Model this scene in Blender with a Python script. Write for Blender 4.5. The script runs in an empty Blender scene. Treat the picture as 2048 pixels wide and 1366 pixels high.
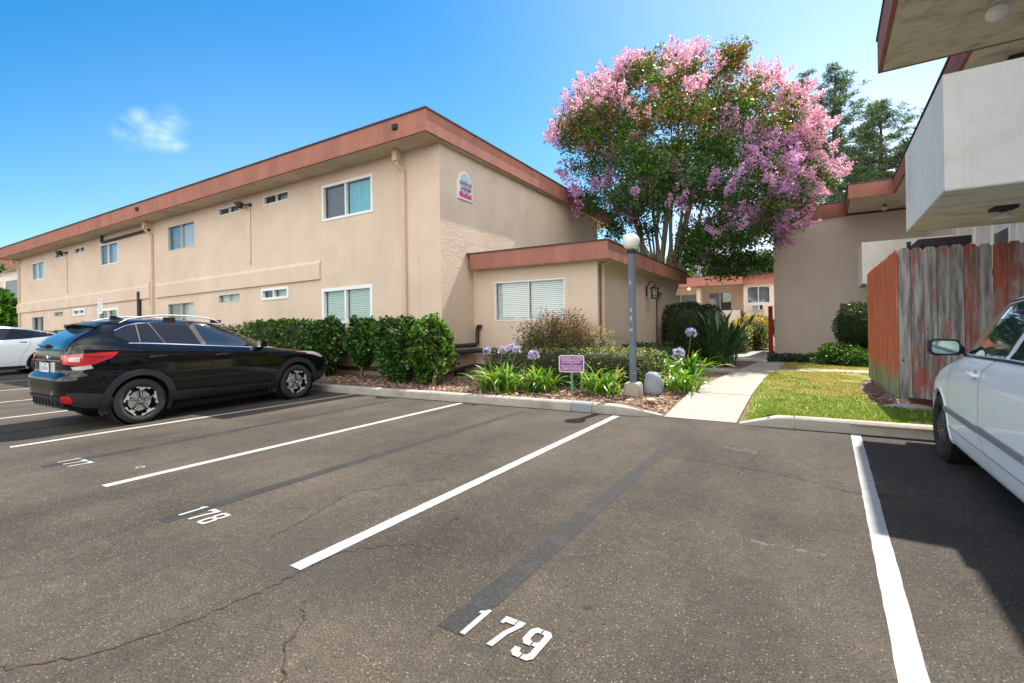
import bpy, bmesh, math, random
import numpy as np
from mathutils import Vector, Matrix
random.seed(7); rng = np.random.default_rng(11)
R = math.radians
scene = bpy.context.scene
col = scene.collection

# ---------------------------------------------------------------- camera
CAM_H = 1.45; YAW = R(30.3); ROLL = R(0.9)
right = Vector((math.cos(YAW), math.sin(YAW), 0)); fwd = Vector((-math.sin(YAW), math.cos(YAW), 0)); up = Vector((0, 0, 1))
r2 = right*math.cos(ROLL) - up*math.sin(ROLL); u2 = up*math.cos(ROLL) + right*math.sin(ROLL)
cam_data = bpy.data.cameras.new('camera'); cam = bpy.data.objects.new('camera', cam_data); col.objects.link(cam)
M4 = Matrix((( r2.x, u2.x, -fwd.x, 0), (r2.y, u2.y, -fwd.y, 0), (r2.z, u2.z, -fwd.z, CAM_H), (0, 0, 0, 1)))
cam.matrix_world = M4
cam_data.sensor_width = 36; cam_data.lens = 960*36/2048; cam_data.shift_y = -36/2048
cam_data.clip_start = 0.05; cam_data.clip_end = 3000
scene.camera = cam
scene.render.resolution_x = 1024; scene.render.resolution_y = 683

# ---------------------------------------------------------------- light
SUN_TRAVEL = Vector((-0.75, -4.1, -6.35)).normalized()
sun_el = math.asin(-SUN_TRAVEL.z); sun_az = math.atan2(-SUN_TRAVEL.x, -SUN_TRAVEL.y)
world = bpy.data.worlds.new('World'); scene.world = world; world.use_nodes = True
nt = world.node_tree; nt.nodes.clear()
sky = nt.nodes.new('ShaderNodeTexSky'); sky.sky_type = 'NISHITA'; sky.sun_disc = False
sky.sun_elevation = sun_el; sky.sun_rotation = sun_az; sky.altitude = 100
sky.air_density = 1.0; sky.dust_density = 0.6; sky.ozone_density = 2.2
hsv = nt.nodes.new('ShaderNodeHueSaturation'); hsv.inputs['Saturation'].default_value = 1.50; hsv.inputs['Value'].default_value = 0.60; hsv.inputs['Hue'].default_value = 0.492
nt.links.new(sky.outputs[0], hsv.inputs['Color'])
# thin wisps of cloud fixed to directions of the sky
tc = nt.nodes.new('ShaderNodeTexCoord'); nrm = nt.nodes.new('ShaderNodeVectorMath'); nrm.operation = 'NORMALIZE'
nt.links.new(tc.outputs['Generated'], nrm.inputs[0])
def sky_dir(u, v):
    d = fwd*960 + r2*(u-1024) - u2*(v-647); return d.normalized()
cloud_fac = None
noise = nt.nodes.new('ShaderNodeTexNoise'); noise.inputs['Scale'].default_value = 17; noise.inputs['Detail'].default_value = 6; noise.inputs['Distortion'].default_value = 0.6
nmap = nt.nodes.new('ShaderNodeMapping'); nmap.inputs['Scale'].default_value = (1.0, 1.0, 2.6)
nt.links.new(nrm.outputs[0], nmap.inputs['Vector']); nt.links.new(nmap.outputs[0], noise.inputs['Vector'])
def math_node(op, a, b=None, clamp=False):
    n = nt.nodes.new('ShaderNodeMath'); n.operation = op; n.use_clamp = clamp
    for i, x in enumerate((a, b)):
        if x is None: continue
        if isinstance(x, (int, float)): n.inputs[i].default_value = x
        else: nt.links.new(x, n.inputs[i])
    return n.outputs[0]
for (u, v, rad, amp) in ((300, 266, 0.034, 0.065), (328, 276, 0.030, 0.075), (352, 288, 0.024, 0.055), (345, 242, 0.030, 0.06), (280, 234, 0.020, 0.07), (258, 264, 0.030, 0.06)):
    d = sky_dir(u, v)
    dist = nt.nodes.new('ShaderNodeVectorMath'); dist.operation = 'DISTANCE'; dist.inputs[1].default_value = d
    nt.links.new(nrm.outputs[0], dist.inputs[0])
    f = math_node('SUBTRACT', 1.0, math_node('DIVIDE', dist.outputs['Value'], rad), True)
    f = math_node('MULTIPLY', math_node('POWER', f, 1.3), amp*1.9)
    cloud_fac = f if cloud_fac is None else math_node('MAXIMUM', cloud_fac, f)
nn = math_node('MULTIPLY', math_node('SUBTRACT', noise.outputs['Fac'], 0.36), 3.4, True)
cloud_fac = math_node('MULTIPLY', cloud_fac, nn, True)
# pale veil of high haze towards the sun
for (u, v, rad, amp) in ((1850, 300, 1.0, 0.16), (1620, 500, 0.42, 0.28), (600, 640, 0.75, 0.12)):
    dist = nt.nodes.new('ShaderNodeVectorMath'); dist.operation = 'DISTANCE'; dist.inputs[1].default_value = sky_dir(u, v); nt.links.new(nrm.outputs[0], dist.inputs[0])
    f = math_node('SUBTRACT', 1.0, math_node('DIVIDE', dist.outputs['Value'], rad), True)
    f = math_node('MULTIPLY', math_node('MULTIPLY', f, f), amp); cloud_fac = math_node('ADD', cloud_fac, f, True)
# added bank of bright cloud behind the camera, lightens the shaded facades
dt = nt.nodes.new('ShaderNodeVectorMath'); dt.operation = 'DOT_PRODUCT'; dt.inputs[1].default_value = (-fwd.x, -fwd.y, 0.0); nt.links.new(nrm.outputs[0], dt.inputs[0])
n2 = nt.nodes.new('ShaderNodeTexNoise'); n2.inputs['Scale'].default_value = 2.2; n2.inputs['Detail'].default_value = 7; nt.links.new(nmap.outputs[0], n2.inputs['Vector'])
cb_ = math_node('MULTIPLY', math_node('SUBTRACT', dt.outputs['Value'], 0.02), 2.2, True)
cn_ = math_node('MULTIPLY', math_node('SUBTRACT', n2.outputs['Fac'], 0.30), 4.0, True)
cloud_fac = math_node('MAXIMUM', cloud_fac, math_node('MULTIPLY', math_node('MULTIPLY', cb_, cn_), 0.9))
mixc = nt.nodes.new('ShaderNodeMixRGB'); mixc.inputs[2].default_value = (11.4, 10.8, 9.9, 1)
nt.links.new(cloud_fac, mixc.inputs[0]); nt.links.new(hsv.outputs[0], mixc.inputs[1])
bg = nt.nodes.new('ShaderNodeBackground'); bg.inputs['Strength'].default_value = 0.15
out = nt.nodes.new('ShaderNodeOutputWorld')
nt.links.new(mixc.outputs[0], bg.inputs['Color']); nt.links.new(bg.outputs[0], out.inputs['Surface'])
sl = bpy.data.lights.new('sun', 'SUN'); sl.energy = 3.9; sl.angle = R(0.5); sl.color = (1.0, 0.95, 0.86)
so = bpy.data.objects.new('sun', sl); col.objects.link(so)
so.rotation_euler = SUN_TRAVEL.to_track_quat('-Z', 'Y').to_euler()
scene.view_settings.view_transform = 'Standard'; scene.view_settings.look = 'None'
scene.view_settings.exposure = 1.2; scene.view_settings.gamma = 1; scene.view_settings.use_curve_mapping = False

# ---------------------------------------------------------------- helpers
def tag(o, label=None, cat=None, group=None, kind=None):
    if label: o['label'] = label
    if cat: o['category'] = cat
    if group: o['group'] = group
    if kind: o['kind'] = kind
    return o
def empty(name, loc=(0, 0, 0), rz=0.0, label=None, cat=None, group=None):
    o = bpy.data.objects.new(name, None); o.empty_display_size = 0.2; col.objects.link(o)
    o.location = loc; o.rotation_euler = (0, 0, rz)
    return tag(o, label, cat, group)
def origin_of(p):
    v = Vector((0, 0, 0))
    while p is not None:
        v += p.location; p = p.parent
    return v
def copy_tree(o, parent=None):
    c = o.copy(); col.objects.link(c); c.parent = parent
    for ch in [x for x in bpy.data.objects if x.parent is o]: copy_tree(ch, c)
    return c
class MB:
    """collects shapes, links them as ONE mesh object"""
    def __init__(s, xf=None): s.v = []; s.f = []; s.m = []; s.xf = xf; s.mi = 0
    def add(s, vs, fs):
        b = len(s.v)
        for p in vs: s.v.append(tuple(s.xf(p)) if s.xf else tuple(p))
        for f in fs: s.f.append(tuple(b+i for i in f)); s.m.append(s.mi)
    def box(s, x0, y0, z0, x1, y1, z1):
        s.add([(x0,y0,z0),(x1,y0,z0),(x1,y1,z0),(x0,y1,z0),(x0,y0,z1),(x1,y0,z1),(x1,y1,z1),(x0,y1,z1)],
              [(0,3,2,1),(4,5,6,7),(0,1,5,4),(1,2,6,5),(2,3,7,6),(3,0,4,7)])
    def quad(s, a, b, c, d): s.add([a, b, c, d], [(0, 1, 2, 3)])
    def bar(s, a, b, r0, r1=None, n=8, caps=True):
        s.tube([a, b], [r0, r0 if r1 is None else r1], n, caps)
    def tube(s, pts, rad, n=8, caps=True):
        pts = [Vector(p) for p in pts]
        if isinstance(rad, (int, float)): rad = [rad]*len(pts)
        vs = []; fs = []; prev = None
        for i, p in enumerate(pts):
            t = (pts[min(i+1, len(pts)-1)] - pts[max(i-1, 0)])
            if t.length < 1e-9: t = Vector((0, 0, 1))
            t.normalize()
            if prev is None:
                a = Vector((0, 0, 1)) if abs(t.z) < 0.9 else Vector((1, 0, 0)); x = t.cross(a).normalized()
            else:
                x = (prev - t*prev.dot(t));
                if x.length < 1e-6: x = t.cross(Vector((0.3, 0.5, 0.8)))
                x.normalize()
            prev = x; y = t.cross(x)
            for k in range(n):
                an = 2*math.pi*k/n; vs.append(p + (x*math.cos(an) + y*math.sin(an))*rad[i])
        for i in range(len(pts)-1):
            for k in range(n):
                a = i*n+k; b = i*n+(k+1) % n; fs.append((a, b, b+n, a+n))
        if caps:
            fs.append(tuple(range(n-1, -1, -1))); fs.append(tuple((len(pts)-1)*n+k for k in range(n)))
        s.add(vs, fs)
    def prism(s, poly, axis, a, b):
        """poly of 2D points extruded between a and b along axis"""
        def P(p, h):
            return {'z': (p[0], p[1], h), 'y': (p[0], h, p[1]), 'x': (h, p[0], p[1])}[axis]
        n = len(poly); vs = [P(p, a) for p in poly] + [P(p, b) for p in poly]
        fs = [tuple(range(n-1, -1, -1)), tuple(range(n, 2*n))] + [(i, (i+1) % n, (i+1) % n+n, i+n) for i in range(n)]
        s.add(vs, fs)
    def lathe(s, prof, c=(0, 0, 0), n=24, axis='z'):
        """prof: (radius, height)"""
        vs = []; fs = []
        for (r, h) in prof:
            for k in range(n):
                an = 2*math.pi*k/n; x = r*math.cos(an); y = r*math.sin(an)
                p = {'z': (x, y, h), 'y': (x, h, y), 'x': (h, x, y)}[axis]
                vs.append((c[0]+p[0], c[1]+p[1], c[2]+p[2]))
        for i in range(len(prof)-1):
            for k in range(n):
                a = i*n+k; b = i*n+(k+1) % n; fs.append((a, b, b+n, a+n))
        s.add(vs, fs)
    def rings(s, rings, closed=True, caps=True):
        n = len(rings[0]); vs = [p for r in rings for p in r]; fs = []
        for i in range(len(rings)-1):
            for k in range(n if closed else n-1):
                a = i*n+k; b = i*n+(k+1) % n; fs.append((a, b, b+n, a+n))
        if caps:
            fs.append(tuple(range(n-1, -1, -1))); fs.append(tuple((len(rings)-1)*n+k for k in range(n)))
        s.add(vs, fs)
    def build(s, name, mats, parent=None, smooth=False, bevel=0.0, local=False, fix=False):
        off = Vector((0, 0, 0)) if (local or parent is None) else origin_of(parent)
        me = bpy.data.meshes.new(name)
        vv = s.v if local or parent is None else [(p[0]-off.x, p[1]-off.y, p[2]-off.z) for p in s.v]
        me.from_pydata(vv, [], s.f)
        if not isinstance(mats, (list, tuple)): mats = [mats]
        for m in mats: me.materials.append(m)
        if len(mats) > 1: me.polygons.foreach_set('material_index', s.m)
        if fix:
            bm = bmesh.new(); bm.from_mesh(me); bmesh.ops.recalc_face_normals(bm, faces=bm.faces); bm.to_mesh(me); bm.free()
        if smooth:
            me.polygons.foreach_set('use_smooth', [True]*len(me.polygons))
            if smooth != 'all':
                me.set_sharp_from_angle(angle=R(smooth if not isinstance(smooth, bool) else 38))
        me.update()
        o = bpy.data.objects.new(name, me); col.objects.link(o); o.parent = parent
        if bevel:
            bv = o.modifiers.new('bevel', 'BEVEL'); bv.width = bevel; bv.segments = 2; bv.limit_method = 'ANGLE'; bv.angle_limit = R(40)
        return o
def raw_mesh(name, verts, faces4, mats, mat_idx=None, parent=None, smooth=False):
    """numpy verts (N,3) and quads (M,4)"""
    me = bpy.data.meshes.new(name); off = origin_of(parent) if parent is not None else Vector((0, 0, 0))
    verts = np.asarray(verts, dtype=np.float32) - np.array(off, dtype=np.float32)
    k = faces4.shape[1]
    me.vertices.add(len(verts)); me.vertices.foreach_set('co', verts.ravel())
    me.loops.add(faces4.size); me.loops.foreach_set('vertex_index', faces4.ravel().astype(np.int32))
    me.polygons.add(len(faces4)); me.polygons.foreach_set('loop_start', np.arange(0, faces4.size, k, dtype=np.int32))
    try: me.polygons.foreach_set('loop_total', np.full(len(faces4), k, dtype=np.int32))
    except Exception: pass
    if not isinstance(mats, (list, tuple)): mats = [mats]
    for m in mats: me.materials.append(m)
    if mat_idx is not None: me.polygons.foreach_set('material_index', mat_idx.astype(np.int32))
    me.update(calc_edges=True); me.validate()
    o = bpy.data.objects.new(name, me); col.objects.link(o); o.parent = parent
    return o

# ---------------------------------------------------------------- materials
def srgb(r, g, b):
    return tuple((c/12.92 if c <= 0.04045 else ((c+0.055)/1.055)**2.4) for c in (r/255, g/255, b/255)) + (1,)
def c4(c): return (c[0], c[1], c[2], 1)
def mat(name, c1, c2=None, scale=3.0, rough=0.8, bump=0.0, bscale=60.0, metal=0.0, coat=0.0, spec=0.5, c3=None, s3=0.6, f3=0.5, stretch=None, bdist=0.01, island=0.0, detail=5, bump2=None, streak=None, p3=(0.5, 0.75)):
    m = bpy.data.materials.new(name); m.use_nodes = True; nt = m.node_tree; n = nt.nodes; L = nt.links
    bs = n['Principled BSDF']; bs.inputs['Roughness'].default_value = rough; bs.inputs['Metallic'].default_value = metal
    bs.inputs['Specular IOR Level'].default_value = spec; bs.inputs['Coat Weight'].default_value = coat; bs.inputs['Coat Roughness'].default_value = 0.03
    bs.inputs['Base Color'].default_value = c4(c1)
    tcn = n.new('ShaderNodeTexCoord'); vec = tcn.outputs['Object']
    if stretch:
        mp = n.new('ShaderNodeMapping'); mp.inputs['Scale'].default_value = stretch; L.new(vec, mp.inputs[0]); vec = mp.outputs[0]
    cur = None
    if c2 is not None:
        ns = n.new('ShaderNodeTexNoise'); ns.inputs['Scale'].default_value = scale; ns.inputs['Detail'].default_value = detail; L.new(vec, ns.inputs['Vector'])
        rp = n.new('ShaderNodeValToRGB'); rp.color_ramp.elements[0].position = 0.33; rp.color_ramp.elements[1].position = 0.67
        rp.color_ramp.elements[0].color = c4(c1); rp.color_ramp.elements[1].color = c4(c2)
        L.new(ns.outputs['Fac'], rp.inputs[0]); cur = rp.outputs[0]
    if c3 is not None:
        n3 = n.new('ShaderNodeTexNoise'); n3.inputs['Scale'].default_value = s3; n3.inputs['Detail'].default_value = 7; n3.inputs['Roughness'].default_value = 0.65; L.new(vec, n3.inputs['Vector'])
        r3 = n.new('ShaderNodeValToRGB'); r3.color_ramp.elements[0].position = p3[0]; r3.color_ramp.elements[1].position = p3[1]
        r3.color_ramp.elements[0].color = (0, 0, 0, 1); r3.color_ramp.elements[1].color = (f3, f3, f3, 1)
        L.new(n3.outputs['Fac'], r3.inputs[0])
        mx = n.new('ShaderNodeMixRGB'); L.new(r3.outputs[0], mx.inputs[0]); mx.inputs[2].default_value = c4(c3)
        if cur is not None: L.new(cur, mx.inputs[1])
        else: mx.inputs[1].default_value = c4(c1)
        cur = mx.outputs[0]
    if streak:
        mp_ = n.new('ShaderNodeMapping'); mp_.inputs['Scale'].default_value = (2.6, 2.6, 0.16); L.new(tcn.outputs['Object'], mp_.inputs[0])
        n4 = n.new('ShaderNodeTexNoise'); n4.inputs['Scale'].default_value = 1.5; n4.inputs['Detail'].default_value = 8; n4.inputs['Roughness'].default_value = 0.7; L.new(mp_.outputs[0], n4.inputs['Vector'])
        r4 = n.new('ShaderNodeValToRGB'); r4.color_ramp.elements[0].position = 0.52; r4.color_ramp.elements[1].position = 0.78; r4.color_ramp.elements[0].color = (0, 0, 0, 1); k_ = streak[1]; r4.color_ramp.elements[1].color = (k_, k_, k_, 1); L.new(n4.outputs['Fac'], r4.inputs[0])
        m4 = n.new('ShaderNodeMixRGB'); L.new(r4.outputs[0], m4.inputs[0]); L.new(cur, m4.inputs[1]); m4.inputs[2].default_value = c4(streak[0]); cur = m4.outputs[0]
    if island:
        geo = n.new('ShaderNodeNewGeometry'); hs = n.new('ShaderNodeHueSaturation')
        mr = n.new('ShaderNodeMapRange'); mr.inputs['To Min'].default_value = 1-island; mr.inputs['To Max'].default_value = 1+island
        L.new(geo.outputs['Random Per Island'], mr.inputs['Value']); L.new(mr.outputs[0], hs.inputs['Value'])
        mh = n.new('ShaderNodeMapRange'); mh.inputs['To Min'].default_value = 0.5-island*0.05; mh.inputs['To Max'].default_value = 0.5+island*0.05
        ml = n.new('ShaderNodeMath'); ml.operation = 'MULTIPLY'; ml.inputs[1].default_value = 7.31
        fr = n.new('ShaderNodeMath'); fr.operation = 'FRACT'; L.new(geo.outputs['Random Per Island'], ml.inputs[0]); L.new(ml.outputs[0], fr.inputs[0])
        L.new(fr.outputs[0], mh.inputs['Value']); L.new(mh.outputs[0], hs.inputs['Hue'])
        if cur is not None: L.new(cur, hs.inputs['Color'])
        else: hs.inputs['Color'].default_value = c4(c1)
        cur = hs.outputs[0]
    if cur is not None: L.new(cur, bs.inputs['Base Color'])
    if bump:
        nb = n.new('ShaderNodeTexNoise'); nb.inputs['Scale'].default_value = bscale; nb.inputs['Detail'].default_value = 4; L.new(vec, nb.inputs['Vector'])
        bp = n.new('ShaderNodeBump'); bp.inputs['Strength'].default_value = bump; bp.inputs['Distance'].default_value = bdist
        h = nb.outputs['Fac']
        if bump2:
            n2 = n.new('ShaderNodeTexNoise'); n2.inputs['Scale'].default_value = bump2[0]; n2.inputs['Detail'].default_value = 6; n2.inputs['Distortion'].default_value = 0.8; L.new(vec, n2.inputs['Vector'])
            ad = n.new('ShaderNodeMath'); ad.operation = 'MULTIPLY_ADD'; ad.inputs[1].default_value = bump2[1]; L.new(n2.outputs['Fac'], ad.inputs[0]); L.new(h, ad.inputs[2]); h = ad.outputs[0]
        L.new(h, bp.inputs['Height']); L.new(bp.outputs[0], bs.inputs['Normal'])
    return m
def leafmat(name, c, trans=0.35, island=0.35, rough=0.45, spec=0.4, tc_=None):
    m = mat(name, c, rough=rough, island=island, spec=spec); nt = m.node_tree; n = nt.nodes; L = nt.links
    bs = n['Principled BSDF']; tr = n.new('ShaderNodeBsdfTranslucent'); mx = n.new('ShaderNodeMixShader'); mx.inputs[0].default_value = trans
    src = bs.inputs['Base Color'].links[0].from_socket
    h = n.new('ShaderNodeMixRGB'); h.blend_type = 'MULTIPLY'; h.inputs[0].default_value = 1; t = tc_ or (1.5, 1.6, 0.7); h.inputs[2].default_value = (t[0], t[1], t[2], 1)
    L.new(src, h.inputs[1]); L.new(h.outputs[0], tr.inputs['Color'])
    o = n['Material Output']; L.new(bs.outputs[0], mx.inputs[1]); L.new(tr.outputs[0], mx.inputs[2]); L.new(mx.outputs[0], o.inputs[0])
    return m
def glassmat(name, tint=(0.92, 0.95, 0.95), refl=0.015):
    m = bpy.data.materials.new(name); m.use_nodes = True; nt = m.node_tree; n = nt.nodes; L = nt.links; n.clear()
    t = n.new('ShaderNodeBsdfTransparent'); t.inputs[0].default_value = c4(tint)
    g = n.new('ShaderNodeBsdfGlossy'); g.inputs['Roughness'].default_value = 0.02; g.inputs[0].default_value = (1, 1, 1, 1)
    lw = n.new('ShaderNodeLayerWeight'); lw.inputs['Blend'].default_value = 0.5
    pw = n.new('ShaderNodeMath'); pw.operation = 'POWER'; pw.inputs[1].default_value = 4.0; L.new(lw.outputs['Facing'], pw.inputs[0])
    ad = n.new('ShaderNodeMath'); ad.operation = 'MULTIPLY_ADD'; ad.inputs[1].default_value = 0.6; ad.inputs[2].default_value = refl+0.035; ad.use_clamp = True; L.new(pw.outputs[0], ad.inputs[0])
    mx = n.new('ShaderNodeMixShader'); L.new(ad.outputs[0], mx.inputs[0]); L.new(t.outputs[0], mx.inputs[1]); L.new(g.outputs[0], mx.inputs[2])
    o = n.new('ShaderNodeOutputMaterial'); L.new(mx.outputs[0], o.inputs[0]); return m
MT = {}
MT['stucco'] = mat('stucco', (0.66, 0.525, 0.41), (0.72, 0.58, 0.46), scale=1.2, rough=0.95, bump=0.45, bscale=55, streak=((0.52, 0.40, 0.30), 0.42), c3=(0.58, 0.445, 0.335), s3=0.45, f3=0.5, p3=(0.44, 0.66), spec=0.2, bdist=0.012)
MT['stucco_rough'] = mat('stucco_rough', (0.66, 0.525, 0.41), (0.72, 0.58, 0.46), scale=1.2, rough=0.95, bump=0.75, bscale=26, c3=(0.56, 0.40, 0.28), s3=1.5, f3=0.4, spec=0.2, bdist=0.02, bump2=(9, 1.0))
MT['stucco_grey'] = mat('stucco_grey', (0.70, 0.62, 0.545), (0.74, 0.66, 0.585), scale=1.2, rough=0.95, bump=0.3, bscale=45, spec=0.2)
MT['stucco_white'] = mat('stucco_white', (0.86, 0.82, 0.76), (0.89, 0.86, 0.80), scale=2.0, rough=0.95, bump=0.5, bscale=38, c3=(0.58, 0.54, 0.48), s3=0.9, f3=0.42, p3=(0.5, 0.68), streak=((0.50, 0.46, 0.40), 0.35), spec=0.2, bdist=0.014, bump2=(90, 0.6))
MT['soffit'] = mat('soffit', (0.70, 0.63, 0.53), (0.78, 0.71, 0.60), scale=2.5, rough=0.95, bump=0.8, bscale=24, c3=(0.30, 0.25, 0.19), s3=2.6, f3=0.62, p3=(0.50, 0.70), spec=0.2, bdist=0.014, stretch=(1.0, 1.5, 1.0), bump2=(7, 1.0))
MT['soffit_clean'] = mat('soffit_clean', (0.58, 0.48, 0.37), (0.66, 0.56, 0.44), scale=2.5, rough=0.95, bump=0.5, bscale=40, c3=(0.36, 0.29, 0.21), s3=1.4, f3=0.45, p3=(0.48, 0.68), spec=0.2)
MT['fascia'] = mat('fascia', (0.34, 0.142, 0.103), (0.41, 0.176, 0.127), scale=2.5, rough=0.85, bump=0.25, bscale=30, c3=(0.24, 0.11, 0.09), s3=1.6, f3=0.6, p3=(0.46, 0.68), spec=0.3, stretch=(1, 1, 0.4))
MT['roof_edge'] = mat('roof_edge', (0.06, 0.05, 0.05), (0.1, 0.09, 0.08), rough=0.9)
MT['trim_tan'] = mat('trim_tan', (0.58, 0.44, 0.32), (0.64, 0.49, 0.365), rough=0.6, scale=4)
MT['white_vinyl'] = mat('white_vinyl', (0.80, 0.80, 0.79), rough=0.4)
MT['alu'] = mat('alu', (0.55, 0.55, 0.53), rough=0.4, metal=0.3)
MT['glass'] = glassmat('glass')
MT['room'] = mat('room', (0.03, 0.028, 0.026), (0.06, 0.055, 0.05), rough=0.9)
MT['room_mid'] = mat('room_mid', (0.16, 0.17, 0.17), (0.10, 0.11, 0.11), rough=0.9)
MT['curtain_white'] = mat('curtain_white', (0.62, 0.63, 0.62), (0.5, 0.52, 0.52), scale=9, rough=0.8, stretch=(4, 1, 0.2))
MT['curtain_teal'] = mat('curtain_teal', (0.02, 0.36, 0.46), (0.05, 0.50, 0.58), scale=5, rough=0.8, stretch=(4, 1, 0.2))
MT['curtain_grey'] = mat('curtain_grey', (0.27, 0.28, 0.36), (0.16, 0.17, 0.22), scale=9, rough=0.8, stretch=(5, 5, 0.2))
MT['screen'] = mat('screen', (0.22, 0.24, 0.27), (0.26, 0.28, 0.31), rough=0.7)
MT['screen_blue'] = mat('screen_blue', (0.30, 0.38, 0.44), (0.36, 0.43, 0.48), rough=0.7)
MT['blind'] = mat('blind', (0.52, 0.68, 0.64), rough=0.6)
MT['blind_white'] = mat('blind_white', (0.86, 0.85, 0.84), rough=0.6)
MT['black_plastic'] = mat('black_plastic', (0.012, 0.012, 0.013), (0.022, 0.022, 0.024), rough=0.45, scale=6)
MT['pipe_wrap'] = mat('pipe_wrap', (0.010, 0.010, 0.011), (0.025, 0.025, 0.027), rough=0.5, scale=8, bump=0.5, bscale=14, bdist=0.02)
MT['siding'] = mat('siding', (0.50, 0.36, 0.27), (0.40, 0.28, 0.21), scale=2, rough=0.9, stretch=(0.3, 1, 3))
MT['brown_wood'] = mat('brown_wood', (0.10, 0.035, 0.022), (0.16, 0.055, 0.035), scale=6, rough=0.6)
MT['dark_trim'] = mat('dark_trim', (0.035, 0.03, 0.028), rough=0.7)
MT['galv'] = mat('galv', (0.5, 0.5, 0.48), rough=0.5, metal=0.5)
MT['green_metal'] = mat('green_metal', (0.10, 0.22, 0.17), (0.16, 0.30, 0.24), rough=0.6, scale=15)
MT['white_paint'] = mat('white_paint', (0.78, 0.78, 0.75), rough=0.6)
MT['bark'] = mat('bark', (0.30, 0.22, 0.16), (0.42, 0.33, 0.25), scale=3, rough=0.9, bump=0.4, bscale=14, stretch=(1, 1, 0.25), c3=(0.16, 0.11, 0.08), s3=2, f3=0.6)
MT['bark_dark'] = mat('bark_dark', (0.07, 0.05, 0.04), (0.12, 0.09, 0.07), scale=5, rough=0.95, bump=0.5, bscale=18)
MT['stem'] = mat('stem', (0.16, 0.12, 0.08), (0.26, 0.20, 0.14), scale=9, rough=0.9)
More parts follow.
